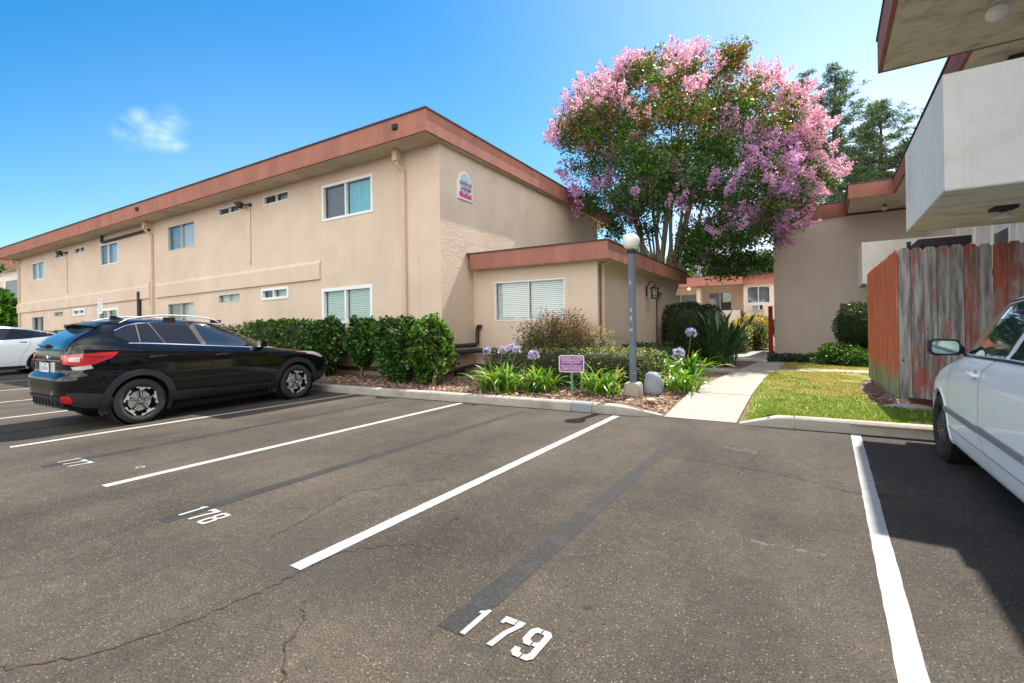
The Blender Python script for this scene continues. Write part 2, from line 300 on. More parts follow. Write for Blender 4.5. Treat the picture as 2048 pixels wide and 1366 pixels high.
# ================================================================ ground
def hground(y):
    if y < 8.6: return 0.14
    if y < 12: return 0.14
    return max(0.14 - (y-12)*0.0175, -0.35) if y < 40 else -0.35
def zpath(y):
    if y < 7.5: return 0.006
    if y < 9.2: return 0.006 + (y-7.5)/1.7*(0.150-0.006)
    return hground(y)+0.012
def gh(x, y):
    """height of the planted ground, dipping to meet the ramp at the front of the path"""
    h = hground(y)
    if y < 9.5:
        zp = zpath(y)-0.03; d = max(0.0, -1.72-x, x+0.66); t = max(0.0, 1-d/0.42); t = t*t*(3-2*t); h = h*(1-t)+min(h, zp)*t
    return h
def asphalt_mat():
    m = bpy.data.materials.new('asphalt'); m.use_nodes = True; nt = m.node_tree; n = nt.nodes; L = nt.links
    bs = n['Principled BSDF']; bs.inputs['Roughness'].default_value = 0.88; bs.inputs['Specular IOR Level'].default_value = 0.25
    tcn = n.new('ShaderNodeTexCoord'); v = tcn.outputs['Object']
    def noise(sc, det=4, rough=0.5):
        x = n.new('ShaderNodeTexNoise'); x.inputs['Scale'].default_value = sc; x.inputs['Detail'].default_value = det; x.inputs['Roughness'].default_value = rough; L.new(v, x.inputs['Vector']); return x.outputs['Fac']
    def ramp(src, p0, p1, a, b):
        r = n.new('ShaderNodeValToRGB'); r.color_ramp.elements[0].position = p0; r.color_ramp.elements[1].position = p1
        r.color_ramp.elements[0].color = c4(a); r.color_ramp.elements[1].color = c4(b); L.new(src, r.inputs[0]); return r.outputs[0]
    def mix(f, a, b, t='MIX', fv=1.0):
        x = n.new('ShaderNodeMixRGB'); x.blend_type = t
        if f is None: x.inputs[0].default_value = fv
        else: L.new(f, x.inputs[0])
        L.new(a, x.inputs[1]) if not isinstance(a, tuple) else setattr(x.inputs[1], 'default_value', c4(a))
        L.new(b, x.inputs[2]) if not isinstance(b, tuple) else setattr(x.inputs[2], 'default_value', c4(b))
        return x.outputs[0]
    base = ramp(noise(0.55, 6, 0.62), 0.35, 0.68, (0.047, 0.040, 0.033), (0.090, 0.076, 0.060))
    fine = ramp(noise(90, 3), 0.3, 0.7, (0.45, 0.45, 0.45), (1.45, 1.42, 1.38))
    c = mix(None, base, fine, 'MULTIPLY')
    mid = ramp(noise(14, 5, 0.7), 0.35, 0.65, (0.82, 0.82, 0.82), (1.16, 1.15, 1.13)); c = mix(None, c, mid, 'MULTIPLY')
    # tan and pale stones showing in the surface
    vo = n.new('ShaderNodeTexVoronoi'); vo.inputs['Scale'].default_value = 62; L.new(v, vo.inputs['Vector'])
    st = n.new('ShaderNodeMath'); st.operation = 'LESS_THAN'; st.inputs[1].default_value = 0.25; L.new(vo.outputs['Distance'], st.inputs[0])
    sp = n.new('ShaderNodeSeparateColor'); L.new(vo.outputs['Color'], sp.inputs[0])
    gt = n.new('ShaderNodeMath'); gt.operation = 'GREATER_THAN'; gt.inputs[1].default_value = 0.60; L.new(sp.outputs[0], gt.inputs[0])
    mm = n.new('ShaderNodeMath'); mm.operation = 'MULTIPLY'; L.new(st.outputs[0], mm.inputs[0]); L.new(gt.outputs[0], mm.inputs[1])
    stc = ramp(sp.outputs[1], 0.2, 0.9, (0.125, 0.086, 0.055), (0.23, 0.20, 0.165))
    c = mix(mm.outputs[0], c, stc)
    # smeared wear running along the bays, oil drips and a pale scraped band
    mpw = n.new('ShaderNodeMapping'); mpw.inputs['Scale'].default_value = (1.0, 0.22, 1.0); L.new(v, mpw.inputs[0])
    nw = n.new('ShaderNodeTexNoise'); nw.inputs['Scale'].default_value = 1.3; nw.inputs['Detail'].default_value = 6; nw.inputs['Roughness'].default_value = 0.6; L.new(mpw.outputs[0], nw.inputs['Vector'])
    c = mix(None, c, ramp(nw.outputs['Fac'], 0.36, 0.66, (0.78, 0.79, 0.81), (1.18, 1.16, 1.13)), 'MULTIPLY')
    edge = noise(9, 5, 0.7)
    for (sx_, sy_, rx_, ry_, amt, colr) in ((-0.93, 2.29, 0.16, 0.10, 0.75, (0.022, 0.021, 0.021)), (-0.80, 2.20, 0.06, 0.05, 0.9, (0.012, 0.012, 0.012)), (-1.10, 2.42, 0.10, 0.07, 0.5, (0.03, 0.03, 0.03)), (-0.05, 3.5, 0.75, 0.10, 0.35, (0.20, 0.18, 0.155)), (-0.5, 5.9, 0.7, 0.5, 0.35, (0.13, 0.118, 0.10)), (-3.3, 5.3, 0.9, 0.4, 0.4, (0.045, 0.043, 0.041)), (-5.9, 4.0, 1.3, 0.35, 0.55, (0.055, 0.053, 0.05)), (-1.2, 1.75, 0.45, 0.22, 0.45, (0.036, 0.035, 0.034)), (-3.95, 1.95, 0.45, 0.22, 0.4, (0.04, 0.038, 0.036)), (-1.5, 4.1, 0.25, 0.18, 0.4, (0.035, 0.034, 0.033)), (-4.3, 3.4, 0.22, 0.16, 0.45, (0.035, 0.034, 0.033)), (-6.9, 3.2, 0.2, 0.15, 0.5, (0.03, 0.03, 0.03)), (-2.9, 0.6, 0.8, 0.5, 0.4, (0.045, 0.042, 0.04))):
        mpx = n.new('ShaderNodeMapping'); mpx.vector_type = 'POINT'; mpx.inputs['Location'].default_value = (-sx_/rx_, -sy_/ry_, 0); mpx.inputs['Scale'].default_value = (1/rx_, 1/ry_, 1); L.new(v, mpx.inputs[0])
        ln_ = n.new('ShaderNodeVectorMath'); ln_.operation = 'LENGTH'; L.new(mpx.outputs[0], ln_.inputs[0])
        ad = n.new('ShaderNodeMath'); ad.operation = 'MULTIPLY_ADD'; ad.inputs[1].default_value = 1.6; L.new(edge, ad.inputs[0]); L.new(ln_.outputs['Value'], ad.inputs[2])
        c = mix(ramp(ad.outputs[0], 0.95, 1.75, (amt, amt, amt), (0, 0, 0)), c, colr)
    # dark soft stains
    sn = ramp(noise(0.9, 3, 0.5), 0.56, 0.74, (0, 0, 0), (0.55, 0.55, 0.55)); c = mix(sn, c, (0.038, 0.037, 0.036))
    L.new(c, bs.inputs['Base Color'])
    bp = n.new('ShaderNodeBump'); bp.inputs['Strength'].default_value = 0.65; bp.inputs['Distance'].default_value = 0.006
    L.new(noise(110, 3), bp.inputs['Height']); L.new(bp.outputs[0], bs.inputs['Normal'])
    return m
MT['asphalt'] = asphalt_mat()
MT['seal'] = mat('seal', (0.017, 0.017, 0.017), (0.040, 0.037, 0.034), scale=45, rough=0.75, c3=(0.055, 0.05, 0.045), s3=5, f3=0.7, bump=0.5, bscale=90, bdist=0.004, spec=0.3)
def line_paint_mat():
    m = mat('line_paint', (0.34, 0.335, 0.315), (0.40, 0.395, 0.375), scale=4, rough=0.7, bump=0.4, bscale=110, bdist=0.003)
    nt = m.node_tree; n = nt.nodes; L = nt.links; bs = n['Principled BSDF']; src = bs.inputs['Base Color'].links[0].from_socket
    tcn = n.new('ShaderNodeTexCoord'); a = n.new('ShaderNodeTexNoise'); a.inputs['Scale'].default_value = 26; a.inputs['Detail'].default_value = 8; a.inputs['Roughness'].default_value = 0.75; L.new(tcn.outputs['Object'], a.inputs['Vector'])
    r = n.new('ShaderNodeValToRGB'); r.color_ramp.elements[0].position = 0.565; r.color_ramp.elements[1].position = 0.70; r.color_ramp.elements[0].color = (0, 0, 0, 1); L.new(a.outputs['Fac'], r.inputs[0])
    x = n.new('ShaderNodeMixRGB'); L.new(r.outputs[0], x.inputs[0]); L.new(src, x.inputs[1]); x.inputs[2].default_value = (0.16, 0.15, 0.13, 1); L.new(x.outputs[0], bs.inputs['Base Color'])
    return m
MT['line_paint'] = line_paint_mat()
MT['concrete'] = mat('concrete', (0.33, 0.30, 0.25), (0.39, 0.355, 0.30), scale=2.2, rough=0.9, bump=0.3, bscale=70, c3=(0.30, 0.26, 0.21), s3=1.4, f3=0.45, bdist=0.005)
MT['kerb'] = mat('kerb', (0.36, 0.33, 0.28), (0.44, 0.41, 0.35), scale=3.0, rough=0.9, bump=0.35, bscale=60, c3=(0.20, 0.17, 0.13), s3=2.4, f3=0.7, bdist=0.006)
MT['kerb_grey'] = mat('kerb_grey', (0.26, 0.28, 0.30), (0.31, 0.33, 0.35), scale=3.0, rough=0.8, bump=0.2, bscale=60)
MT['soil'] = mat('soil', (0.17, 0.105, 0.07), (0.27, 0.18, 0.12), scale=14, rough=1.0, bump=1.0, bscale=35, c3=(0.11, 0.065, 0.045), s3=3, f3=0.8, bdist=0.03)
MT['turf'] = mat('turf', (0.12, 0.17, 0.03), (0.26, 0.27, 0.06), scale=2.2, rough=1.0, bump=0.8, bscale=60, c3=(0.36, 0.27, 0.14), s3=1.1, f3=0.9)
MT['terrain'] = mat('terrain', (0.09, 0.10, 0.04), (0.16, 0.14, 0.07), scale=0.2, rough=1.0)

# asphalt sheet: reaches the kerb line then, beyond it, ground
mb = MB(); mb.quad((-400, -400, 0), (400, -400, 0), (400, 7.45, 0), (-400, 7.45, 0))
mb.build('parking_lot', MT['asphalt'])['kind'] = 'structure'
ys = [7.30, 9.6, 12, 20, 32, 40, 700]
mb = MB()
for a, b in zip(ys[:-1], ys[1:]):
    za, zb = (-0.6 if a == 7.30 else hground(a)-0.012, hground(b)-0.012)
    if a == 7.30: za = 0.128
    if a == 40: zb = -0.4
    for x0, x1 in ((-400, -3.0), (-3.0, 0.6), (0.6, 400)):
        if a == 7.30 and x0 == -3.0:
            for i in range(36):
                for j in range(20):
                    X0, X1, Y0, Y1 = -3.0+i*0.1, -2.9+i*0.1, 7.36+j*0.112, 7.36+(j+1)*0.112
                    mb.quad(*[(p, q, gh(p, q)-0.012) for p, q in ((X0, Y0), (X1, Y0), (X1, Y1), (X0, Y1))])
            continue
        mb.quad((x0, a, za), (x1, a, za), (x1, b, zb), (x0, b, zb))
mb.build('ground', MT['soil'])['kind'] = 'structure'

# concrete paths
def strip(mb, pts_l, pts_r, zf, th=0.06):
    """top sheet with side walls between two polylines"""
    n = len(pts_l)
    for i in range(n-1):
        a, b, c, d = pts_l[i], pts_r[i], pts_r[i+1], pts_l[i+1]
        A, B_, C_, D = [(p[0], p[1], zf(p[1])) for p in (a, b, c, d)]
        mb.quad(A, B_, C_, D)
        mb.quad((A[0], A[1], A[2]-th), A, D, (D[0], D[1], D[2]-th)); mb.quad(B_, (B_[0], B_[1], B_[2]-th), (C_[0], C_[1], C_[2]-th), C_)
mb = MB()
L_ = [(-1.70, 7.42), (-1.68, 8.05), (-1.64, 9.2), (-1.56, 10.4), (-1.42, 12.0), (-1.30, 13.7), (-1.15, 15.6), (-1.02, 17.9)]
R_ = [(-0.70, 7.40), (-0.68, 8.05), (-0.63, 9.2), (-0.60, 10.4), (-0.55, 12.0), (-0.47, 13.7), (-0.35, 15.6), (-0.19, 17.9)]
for i in range(len(L_)-1):
    g = 0.010   # joints between the slabs
    def lerp(a, b, t): return (a[0]+(b[0]-a[0])*t, a[1]+(b[1]-a[1])*t)
    strip(mb, [lerp(L_[i], L_[i+1], 0), lerp(L_[i], L_[i+1], 1-g)], [lerp(R_[i], R_[i+1], 0), lerp(R_[i], R_[i+1], 1-g)], zpath)
mb.build('front_path', MT['concrete'])['kind'] = 'structure'
mb = MB()
strip(mb, [(-1.9, 18.0), (-2.1, 20), (-2.6, 24), (-3.4, 32)], [(-0.25, 18.0), (-0.8, 20.5), (-1.0, 24), (-1.6, 32)], lambda y: hground(y)+0.012)
mb.build('garden_path', MT['concrete'])['kind'] = 'structure'
mb = MB()
strip(mb, [(-0.42, 15.05), (1.2, 15.25), (3.6, 15.5)], [(-0.48, 14.35), (1.2, 14.6), (3.6, 14.85)], lambda y: 0.085+0.012)
strip(mb, [(-3.8, 14.25), (-2.4, 14.3), (-1.27, 14.35)], [(-3.8, 13.45), (-2.4, 13.5), (-1.32, 13.55)], lambda y: 0.112+0.008)
mb.build('cross_path', MT['concrete'])['kind'] = 'structure'

# kerbs
def kerb(name, pts, h, w=0.15, taper=(0, 0), m='kerb'):
    """pts: front face foot line; top rounded; taper: metres of ramp at either end"""
    mb = MB(); P = [Vector((x, y, 0)) for x, y in pts]; dense = []
    for a, b in zip(P[:-1], P[1:]):
        k = max(1, int((b-a).length/0.25))
        for i in range(k): dense.append(a.lerp(b, i/k))
    dense.append(P[-1]); tot = [0]
    for a, b in zip(dense[:-1], dense[1:]): tot.append(tot[-1]+(b-a).length)
    rings = []
    for i, p in enumerate(dense):
        t = (dense[min(i+1, len(dense)-1)]-dense[max(i-1, 0)]).normalized(); nn = Vector((-t.y, t.x, 0))
        hh = h
        if taper[0] and tot[i] < taper[0]: hh = max(0.012, h*math.sin(0.5*math.pi*tot[i]/taper[0]))
        if taper[1] and tot[-1]-tot[i] < taper[1]: hh = max(0.012, h*math.sin(0.5*math.pi*(tot[-1]-tot[i])/taper[1]))
        sec = [(0, -0.05), (0.0, hh*0.55), (0.012, hh*0.86), (0.04, hh), (w, hh*1.0), (w, -0.05)]
        rings.append([tuple(p + nn*a + Vector((0, 0, z))) for a, z in sec])
    mb.rings(rings); return mb.build(name, MT[m], smooth=30)
kl = [(-60, 6.98), (-20, 7.02), (-9.4, 7.10), (-7.6, 7.14)]
kerb('kerb', kl, 0.15)['kind'] = 'structure'
kerb('kerb', [(-7.59, 7.14), (-5.6, 7.22), (-3.16, 7.27)], 0.15)['kind'] = 'structure'
kerb('kerb', [(-3.15, 7.27), (-2.80, 7.275)], 0.152, m='kerb_grey')['kind'] = 'structure'
kerb('kerb', [(-2.79, 7.275), (-2.45, 7.27), (-2.12, 7.30), (-1.90, 7.36), (-1.72, 7.48)], 0.15, taper=(0, 0.75))['kind'] = 'structure'
kerb('kerb', [(-0.66, 7.33), (-0.2, 7.33), (0.0, 7.335)], 0.15, taper=(0.55, 0))['kind'] = 'structure'
kerb('kerb', [(0.01, 7.335), (0.8, 7.35), (3.2, 7.40), (60, 8.0)], 0.15)['kind'] = 'structure'

# lawn: turf sheets + grass blades
def lawn_shape():
    return [[(-0.64, 7.50), (1.5, 7.54), (3.0, 7.60), (3.0, 8.7), (1.30, 8.75), (1.05, 9.3), (1.05, 11.2), (1.30, 12.5), (3.6, 12.7), (3.6, 14.80), (1.2, 14.55), (-0.46, 14.3), (-0.55, 12.0), (-0.62, 9.2)],
            [(-0.38, 15.15), (1.2, 15.3), (3.6, 15.55), (3.6, 17.2), (0.6, 17.9), (-0.2, 17.85)]]
mb = MB()
for poly in lawn_shape():
    bm_ = bmesh.new(); bm_.faces.new([bm_.verts.new((x, y, 0)) for x, y in poly])
    for k in range(60):
        bmesh.ops.bisect_plane(bm_, geom=bm_.verts[:]+bm_.edges[:]+bm_.faces[:], plane_co=(0, 7.6+k*0.18, 0), plane_no=(0, 1, 0))
        if k < 22: bmesh.ops.bisect_plane(bm_, geom=bm_.verts[:]+bm_.edges[:]+bm_.faces[:], plane_co=(-0.6+k*0.1, 0, 0), plane_no=(1, 0, 0))
    bm_.verts.index_update(); mb.add([(v.co.x, v.co.y, gh(v.co.x, v.co.y)+0.004) for v in bm_.verts], [tuple(v.index for v in f.verts) for f in bm_.faces]); bm_.free()
tf = mb.build('lawn', MT['turf']); tf['kind'] = 'structure'
def inpoly(px, py, poly):
    c = np.zeros(len(px), bool); n = len(poly)
    for i in range(n):
        x0, y0 = poly[i]; x1, y1 = poly[(i+1) % n]
        k = ((y0 > py) != (y1 > py)) & (px < (x1-x0)*(py-y0)/(y1-y0+1e-12)+x0); c ^= k
    return c
def vnoise(x, y, s, seed=0):
    r = np.random.default_rng(seed); G = r.random((64, 64)); u = (x*s) % 63; v = (y*s) % 63
    i = u.astype(int); j = v.astype(int); fu = u-i; fv = v-j; fu = fu*fu*(3-2*fu); fv = fv*fv*(3-2*fv)
    return G[i, j]*(1-fu)*(1-fv)+G[i+1, j]*fu*(1-fv)+G[i, j+1]*(1-fu)*fv+G[i+1, j+1]*fu*fv
def hg_np(y): return np.where(y < 12, 0.14, 0.14-(y-12)*0.0175)
def gh_np(x, y):
    h = hg_np(y); zp = np.where(y < 7.5, 0.006, 0.006+(y-7.5)/1.7*0.144)-0.03; d = np.maximum(0, np.maximum(-1.72-x, x+0.66)); t = np.clip(1-d/0.42, 0, 1); t = t*t*(3-2*t)
    return np.where(y < 9.5, h*(1-t)+np.minimum(h, zp)*t, h)
MT['grass_green'] = leafmat('grass_green', (0.16, 0.25, 0.018), 0.3, 0.35, tc_=(1.5, 1.5, 0.6))
MT['grass_dry'] = leafmat('grass_dry', (0.46, 0.38, 0.10), 0.3, 0.3, tc_=(1.2, 1.1, 0.8))
N = 60000; px = rng.uniform(-0.7, 3.6, N); py = 7.5 + (17.9-7.5)*rng.random(N)**1.5
keep = np.zeros(N, bool)
for poly in lawn_shape(): keep |= inpoly(px, py, poly)
dry = vnoise(px, py, 1.3, 1)*0.6+vnoise(px, py, 4.0, 2)*0.4 + np.clip((px-0.55)*0.35, 0, 0.45)*(py > 8.6) + np.clip((py-10.8)*0.14, -0.2, 0.25)
bare = (dry > 1.02); keep &= ~bare; px = px[keep]; py = py[keep]; dry = dry[keep]; N = len(px)
h = rng.uniform(0.014, 0.036, N); w = rng.uniform(0.003, 0.007, N)*(1+(py-7.5)*0.10); an = rng.uniform(0, 2*np.pi, N)
dx = np.cos(an)*w; dy = np.sin(an)*w; lx = rng.normal(0, 0.014, N); ly = rng.normal(0, 0.014, N); z0 = gh_np(px, py)+0.002
V = np.stack([np.stack([px-dx, py-dy, z0], 1), np.stack([px+dx, py+dy, z0], 1), np.stack([px+lx+dx*0.3, py+ly+dy*0.3, z0+h], 1), np.stack([px+lx-dx*0.3, py+ly-dy*0.3, z0+h], 1)], 1).reshape(-1, 3)
o = raw_mesh('grass', V, np.arange(4*N).reshape(-1, 4), [MT['grass_green'], MT['grass_dry']], (dry+rng.normal(0, 0.10, N) > 0.53).astype(int))
tag(o, 'short sunlit lawn grass with dry yellow patches beside the concrete path', 'grass', kind='stuff')

# bark chips on the planting bed
MT['chips'] = mat('chips', (0.34, 0.22, 0.15), island=0.65, rough=0.95)
N = 16000; px = rng.uniform(-14, -1.2, N); py = 7.45 + 3.4*rng.random(N)**1.2
px2 = rng.uniform(1.0, 1.6, 700); py2 = rng.uniform(8.7, 11.6, 700); px = np.r_[px, px2]; py = np.r_[py, py2]
k = ~((px > -1.74) & (px < -0.6)) & ~((px > -7.25) & (py > 10.45)) & (~((px <= -7.3) & (py > 9.1))); px = px[k]; py = py[k]; N = len(px)
s = rng.uniform(0.012, 0.042, N); an = rng.uniform(0, 2*np.pi, N); el = rng.normal(0, 0.35, N); tw = rng.normal(0, 0.35, N); asp = rng.uniform(0.25, 0.6, N)
ax = np.stack([np.cos(an)*np.cos(el), np.sin(an)*np.cos(el), np.sin(el)], 1)*s[:, None]; bx = np.stack([-np.sin(an)*np.cos(tw), np.cos(an)*np.cos(tw), np.sin(tw)], 1)*(s*asp)[:, None]
C0 = np.stack([px, py, gh_np(px, py)+rng.uniform(0.0, 0.02, N)], 1)
V = np.stack([C0-ax-bx, C0+ax-bx*0.6, C0+ax*0.9+bx, C0-ax*0.8+bx*0.7], 1).reshape(-1, 3)
o = raw_mesh('bark_chips', V, np.arange(4*N).reshape(-1, 4), MT['chips'])
tag(o, 'loose brown bark chips spread over the planting beds behind the kerb', 'bark chips', kind='stuff')

# ---------------------------------------------------------------- painted lines, numbers, seals, cracks
Z1, Z2 = 0.002, 0.004
def paint_line(a, b, w, label, m='line_paint', z=Z2, name='parking_line', cat='parking line', group='white parking bay lines', jag=0.0022):
    a = Vector((a[0], a[1], 0)); b = Vector((b[0], b[1], 0)); t = (b-a); n_ = int(t.length/0.12)+2; t.normalize(); nn = Vector((-t.y, t.x, 0))
    mb = MB(); L = []; Rr = []
    for i in range(n_+1):
        p = a.lerp(b, i/n_); ww = w*(1.25-0.4*i/n_) if m == 'seal' else w; L.append(p+nn*(ww/2+random.uniform(-jag, jag))); Rr.append(p-nn*(ww/2+random.uniform(-jag, jag)))
    for i in range(n_): mb.quad((*L[i].xy, z), (*Rr[i].xy, z), (*Rr[i+1].xy, z), (*L[i+1].xy, z))
    o = mb.build(name, MT[m]); return tag(o, label, cat, group)
paint_line((-8.46, 2.00), (-8.07, 7.10), 0.105, 'white bay line running along the right side of the black car')
paint_line((-5.53, 1.92), (-5.27, 7.14), 0.105, 'white bay line second from the black car, ending beside the small painted ring')
paint_line((-2.60, 1.82), (-2.36, 7.18), 0.105, 'long white bay line ending at a forked crack in the middle of the lot')
paint_line((0.36, 1.75), (0.66, 7.31), 0.105, 'white bay line with worn paint beside the white car')
for i, (x0, x1, lb) in enumerate(((-11.45, -11.05, 'white bay line just left of the black car, half in its shadow'), (-14.1, -13.6, 'white bay line ahead of the black car rear bumper, second to its left'), (-16.9, -16.45, 'thin far white bay line third to the left of the black car'), (-19.9, -19.4, 'far white bay line close to the parked white hatchback'), (-22.9, -22.4, 'farthest white bay line under the white hatchback'))):
    paint_line((x0, 1.9), (x1, 7.0), 0.105, lb)
for a, b, w, lb in (((-4.13, 1.78), (-3.86, 6.9), 0.115, 'dark sealed strip in the middle bay, ending at a stencilled number with an 8'), ((-1.42, 1.80), (-1.20, 7.2), 0.125, 'dark sealed strip running towards the concrete path, nearest and widest'), ((-6.93, 1.88), (-6.68, 6.95), 0.11, 'thin faint sealed strip in the bay right of the black car'), ((-9.75, 1.9), (-9.5, 6.9), 0.12, 'dark sealed strip lying under the black car')):
    paint_line(a, b, w, lb, m='seal', z=Z1, name='sealed_strip', cat='sealed strip', group='dark strips of sealer over old bay lines', jag=0.006)
# stencil digits, each a list of polygons in a 1 wide x 1.6 high cell
DIG = {
 '1': [[(0.40,0),(0.66,0),(0.66,1.6),(0.50,1.6),(0.40,1.46),(0.24,1.40),(0.24,1.26),(0.40,1.26)]],
 '7': [[(0.04,1.6),(0.04,1.22),(0.20,1.18),(0.22,1.30),(0.62,1.30),(0.62,1.6)],[(0.67,1.6),(0.67,1.30),(0.72,1.30),(0.50,0.85),(0.36,0.0),(0.64,0.0),(0.74,0.75),(1.0,1.36),(1.0,1.6)]],
 '8': [[(0.47,1.6),(0.20,1.6),(0.04,1.44),(0.04,1.0),(0.16,0.86),(0.04,0.70),(0.04,0.16),(0.20,0),(0.47,0),(0.47,0.22),(0.34,0.22),(0.28,0.30),(0.28,0.62),(0.34,0.72),(0.47,0.74),(0.47,0.94),(0.34,0.96),(0.28,1.04),(0.28,1.30),(0.34,1.38),(0.47,1.38)],
       [(0.53,1.6),(0.80,1.6),(0.96,1.44),(0.96,1.0),(0.84,0.86),(0.96,0.70),(0.96,0.16),(0.80,0),(0.53,0),(0.53,0.22),(0.66,0.22),(0.72,0.30),(0.72,0.62),(0.66,0.72),(0.53,0.74),(0.53,0.94),(0.66,0.96),(0.72,1.04),(0.72,1.30),(0.66,1.38),(0.53,1.38)]],
 '9': [[(0.47,1.6),(0.20,1.6),(0.02,1.42),(0.02,0.86),(0.20,0.66),(0.47,0.66),(0.47,0.90),(0.36,0.90),(0.30,0.98),(0.30,1.28),(0.36,1.36),(0.47,1.36)],
       [(0.53,1.6),(0.80,1.6),(0.98,1.42),(0.98,0.18),(0.80,0.0),(0.53,0.0),(0.53,0.22),(0.64,0.24),(0.70,0.34),(0.70,0.70),(0.53,0.70),(0.53,0.88),(0.64,0.90),(0.70,0.98),(0.70,1.28),(0.64,1.36),(0.53,1.36)],
       [(0.47,0.0),(0.20,0.0),(0.02,0.16),(0.02,0.42),(0.28,0.42),(0.32,0.26),(0.47,0.22)]]}
def number(txt, o_, ex, ey, label):
    """o_: foot of the first digit; ex: digit advance vector; ey: digit height vector"""
    mb = MB(); o_ = Vector((o_[0], o_[1], 0)); ex = Vector((ex[0], ex[1], 0)); ey = Vector((ey[0], ey[1], 0))
    bmx = bmesh.new()
    for i, ch in enumerate(txt):
        for poly in DIG[ch]:
            vs = []
            for (a, b) in poly:
                p = o_ + ex*(i + a*0.74) + ey*(b/1.6); vs.append(bmx.verts.new((p.x, p.y, Z2+0.001)))
            bmx.faces.new(vs)
    bmx.normal_update(); bmesh.ops.triangulate(bmx, faces=bmx.faces); bmesh.ops.recalc_face_normals(bmx, faces=bmx.faces)
    for f in bmx.faces:
        if f.normal.z < 0: f.normal_flip()
    me = bpy.data.meshes.new('bay_number'); bmx.to_mesh(me); bmx.free(); me.materials.append(MT['line_paint'])
    o = bpy.data.objects.new('bay_number', me); col.objects.link(o); tag(o, label, 'bay number', 'stencilled bay numbers')
number('179', (-1.415, 1.81), (0.158, -0.006), (0.012, 0.22), 'white stencilled bay number 179, nearest of the numbers')
number('178', (-4.19, 1.90), (0.155, -0.004), (0.012, 0.21), 'white stencilled bay number 178 on a dark strip')
number('177', (-7.04, 2.02), (0.155, -0.002), (0.012, 0.20), 'white stencilled bay number 177, farthest of the numbers')
mb = MB(); n_ = 28
vs = [(-5.93+r*math.cos(2*math.pi*k/n_), 2.37+r*math.sin(2*math.pi*k/n_), Z2) for r in (0.028, 0.042) for k in range(n_)]
mb.add(vs, [(k, (k+1) % n_, (k+1) % n_+n_, k+n_) for k in range(n_)])
tag(mb.build('painted_ring', MT['line_paint']), 'tiny white painted ring on the asphalt in bay 177', 'painted mark')
# cracks
def crack(pts, w0):
    P = [Vector((x, y, 0)) for x, y in pts]; D = []
    for a, b in zip(P[:-1], P[1:]):
        k = max(2, int((b-a).length/0.035)); t = (b-a).normalized(); nn = Vector((-t.y, t.x, 0))
        for i in range(k): D.append(a.lerp(b, i/k)+nn*random.gauss(0, 0.012))
    n = len(D)
    for i in range(n-1):
        t = (D[i+1]-D[i]).normalized(); nn = Vector((-t.y, t.x, 0)); w = w0*random.uniform(0.25, 1.15)
        crk.quad((*(D[i]+nn*w).xy, Z1+0.001), (*(D[i]-nn*w).xy, Z1+0.001), (*(D[i+1]-nn*w).xy, Z1+0.001), (*(D[i+1]+nn*w).xy, Z1+0.001))
crk = MB()
crack([(-3.3, 0.4), (-2.95, 0.66), (-2.82, 0.78), (-2.69, 0.97), (-2.59, 1.23), (-2.54, 1.56), (-2.53, 1.94), (-2.52, 2.1), (-2.43, 2.21), (-2.26, 2.35), (-2.0, 2.43)], 0.006)
crack([(-2.25, 1.63), (-2.1, 1.52), (-2.03, 1.41), (-1.96, 1.31), (-1.84, 1.24), (-1.8, 1.0)], 0.006)
crack([(-3.73, 4.15), (-3.4, 4.26), (-2.98, 4.36), (-2.68, 4.39)], 0.004)
crack([(-1.11, 5.32), (-0.46, 5.19), (0.0, 5.09), (0.26, 4.92), (0.48, 4.83), (0.73, 4.93), (0.95, 5.08), (1.22, 5.07), (2.0, 5.2)], 0.005)
crack([(-3.13, 2.01), (-3.19, 2.36), (-3.35, 2.89), (-3.06, 3.33), (-2.82, 3.62)], 0.004)
crack([(-0.33, 5.99), (-0.39, 5.33), (-0.48, 4.92)], 0.004)
crack([(-2.1, 2.47), (-2.15, 2.67), (-2.22, 2.93)], 0.005)
crack([(0.60, 4.80), (1.0, 4.72), (1.19, 4.46), (2.0, 4.3)], 0.004)
MT['crack'] = mat('crack', (0.012, 0.010, 0.008), (0.09, 0.05, 0.03), scale=25, rough=1.0)
o = crk.build('asphalt_cracks', MT['crack']); o['kind'] = 'structure'

# ================================================================ main building (left)
XC, YF = -7.30, 9.14
def shz(x): return 0.0155*(x-XC)      # the long block follows the slope of the site
def fx(p): return (p[0], p[1], p[2]+shz(p[0]))
def wall_holes(mb, axis, c, a0, a1, z0, z1, holes, depth, inward):
    """wall sheet in plane axis=c spanning a0..a1 with reveals; inward: +1/-1 along the axis"""
    def P(a, z, d=0): return (a, c+d*inward, z) if axis == 'y' else (c+d*inward, a, z)
    As = sorted(set([a0, a1]+[h[0] for h in holes]+[h[1] for h in holes])); Zs = sorted(set([z0, z1]+[h[2] for h in holes]+[h[3] for h in holes]))
    for i in range(len(As)-1):
        for j in range(len(Zs)-1):
            ca = (As[i]+As[i+1])/2; cz = (Zs[j]+Zs[j+1])/2
            if any(h[0] < ca < h[1] and h[2] < cz < h[3] for h in holes): continue
            mb.quad(P(As[i], Zs[j]), P(As[i+1], Zs[j]), P(As[i+1], Zs[j+1]), P(As[i], Zs[j+1]))
    for (x0, x1, y0, y1) in holes:
        mb.quad(P(x0, y0), P(x1, y0), P(x1, y0, depth), P(x0, y0, depth)); mb.quad(P(x0, y1), P(x1, y1), P(x1, y1, depth), P(x0, y1, depth))
        mb.quad(P(x0, y0), P(x0, y1), P(x0, y1, depth), P(x0, y0, depth)); mb.quad(P(x1, y0), P(x1, y1), P(x1, y1, depth), P(x1, y0, depth))
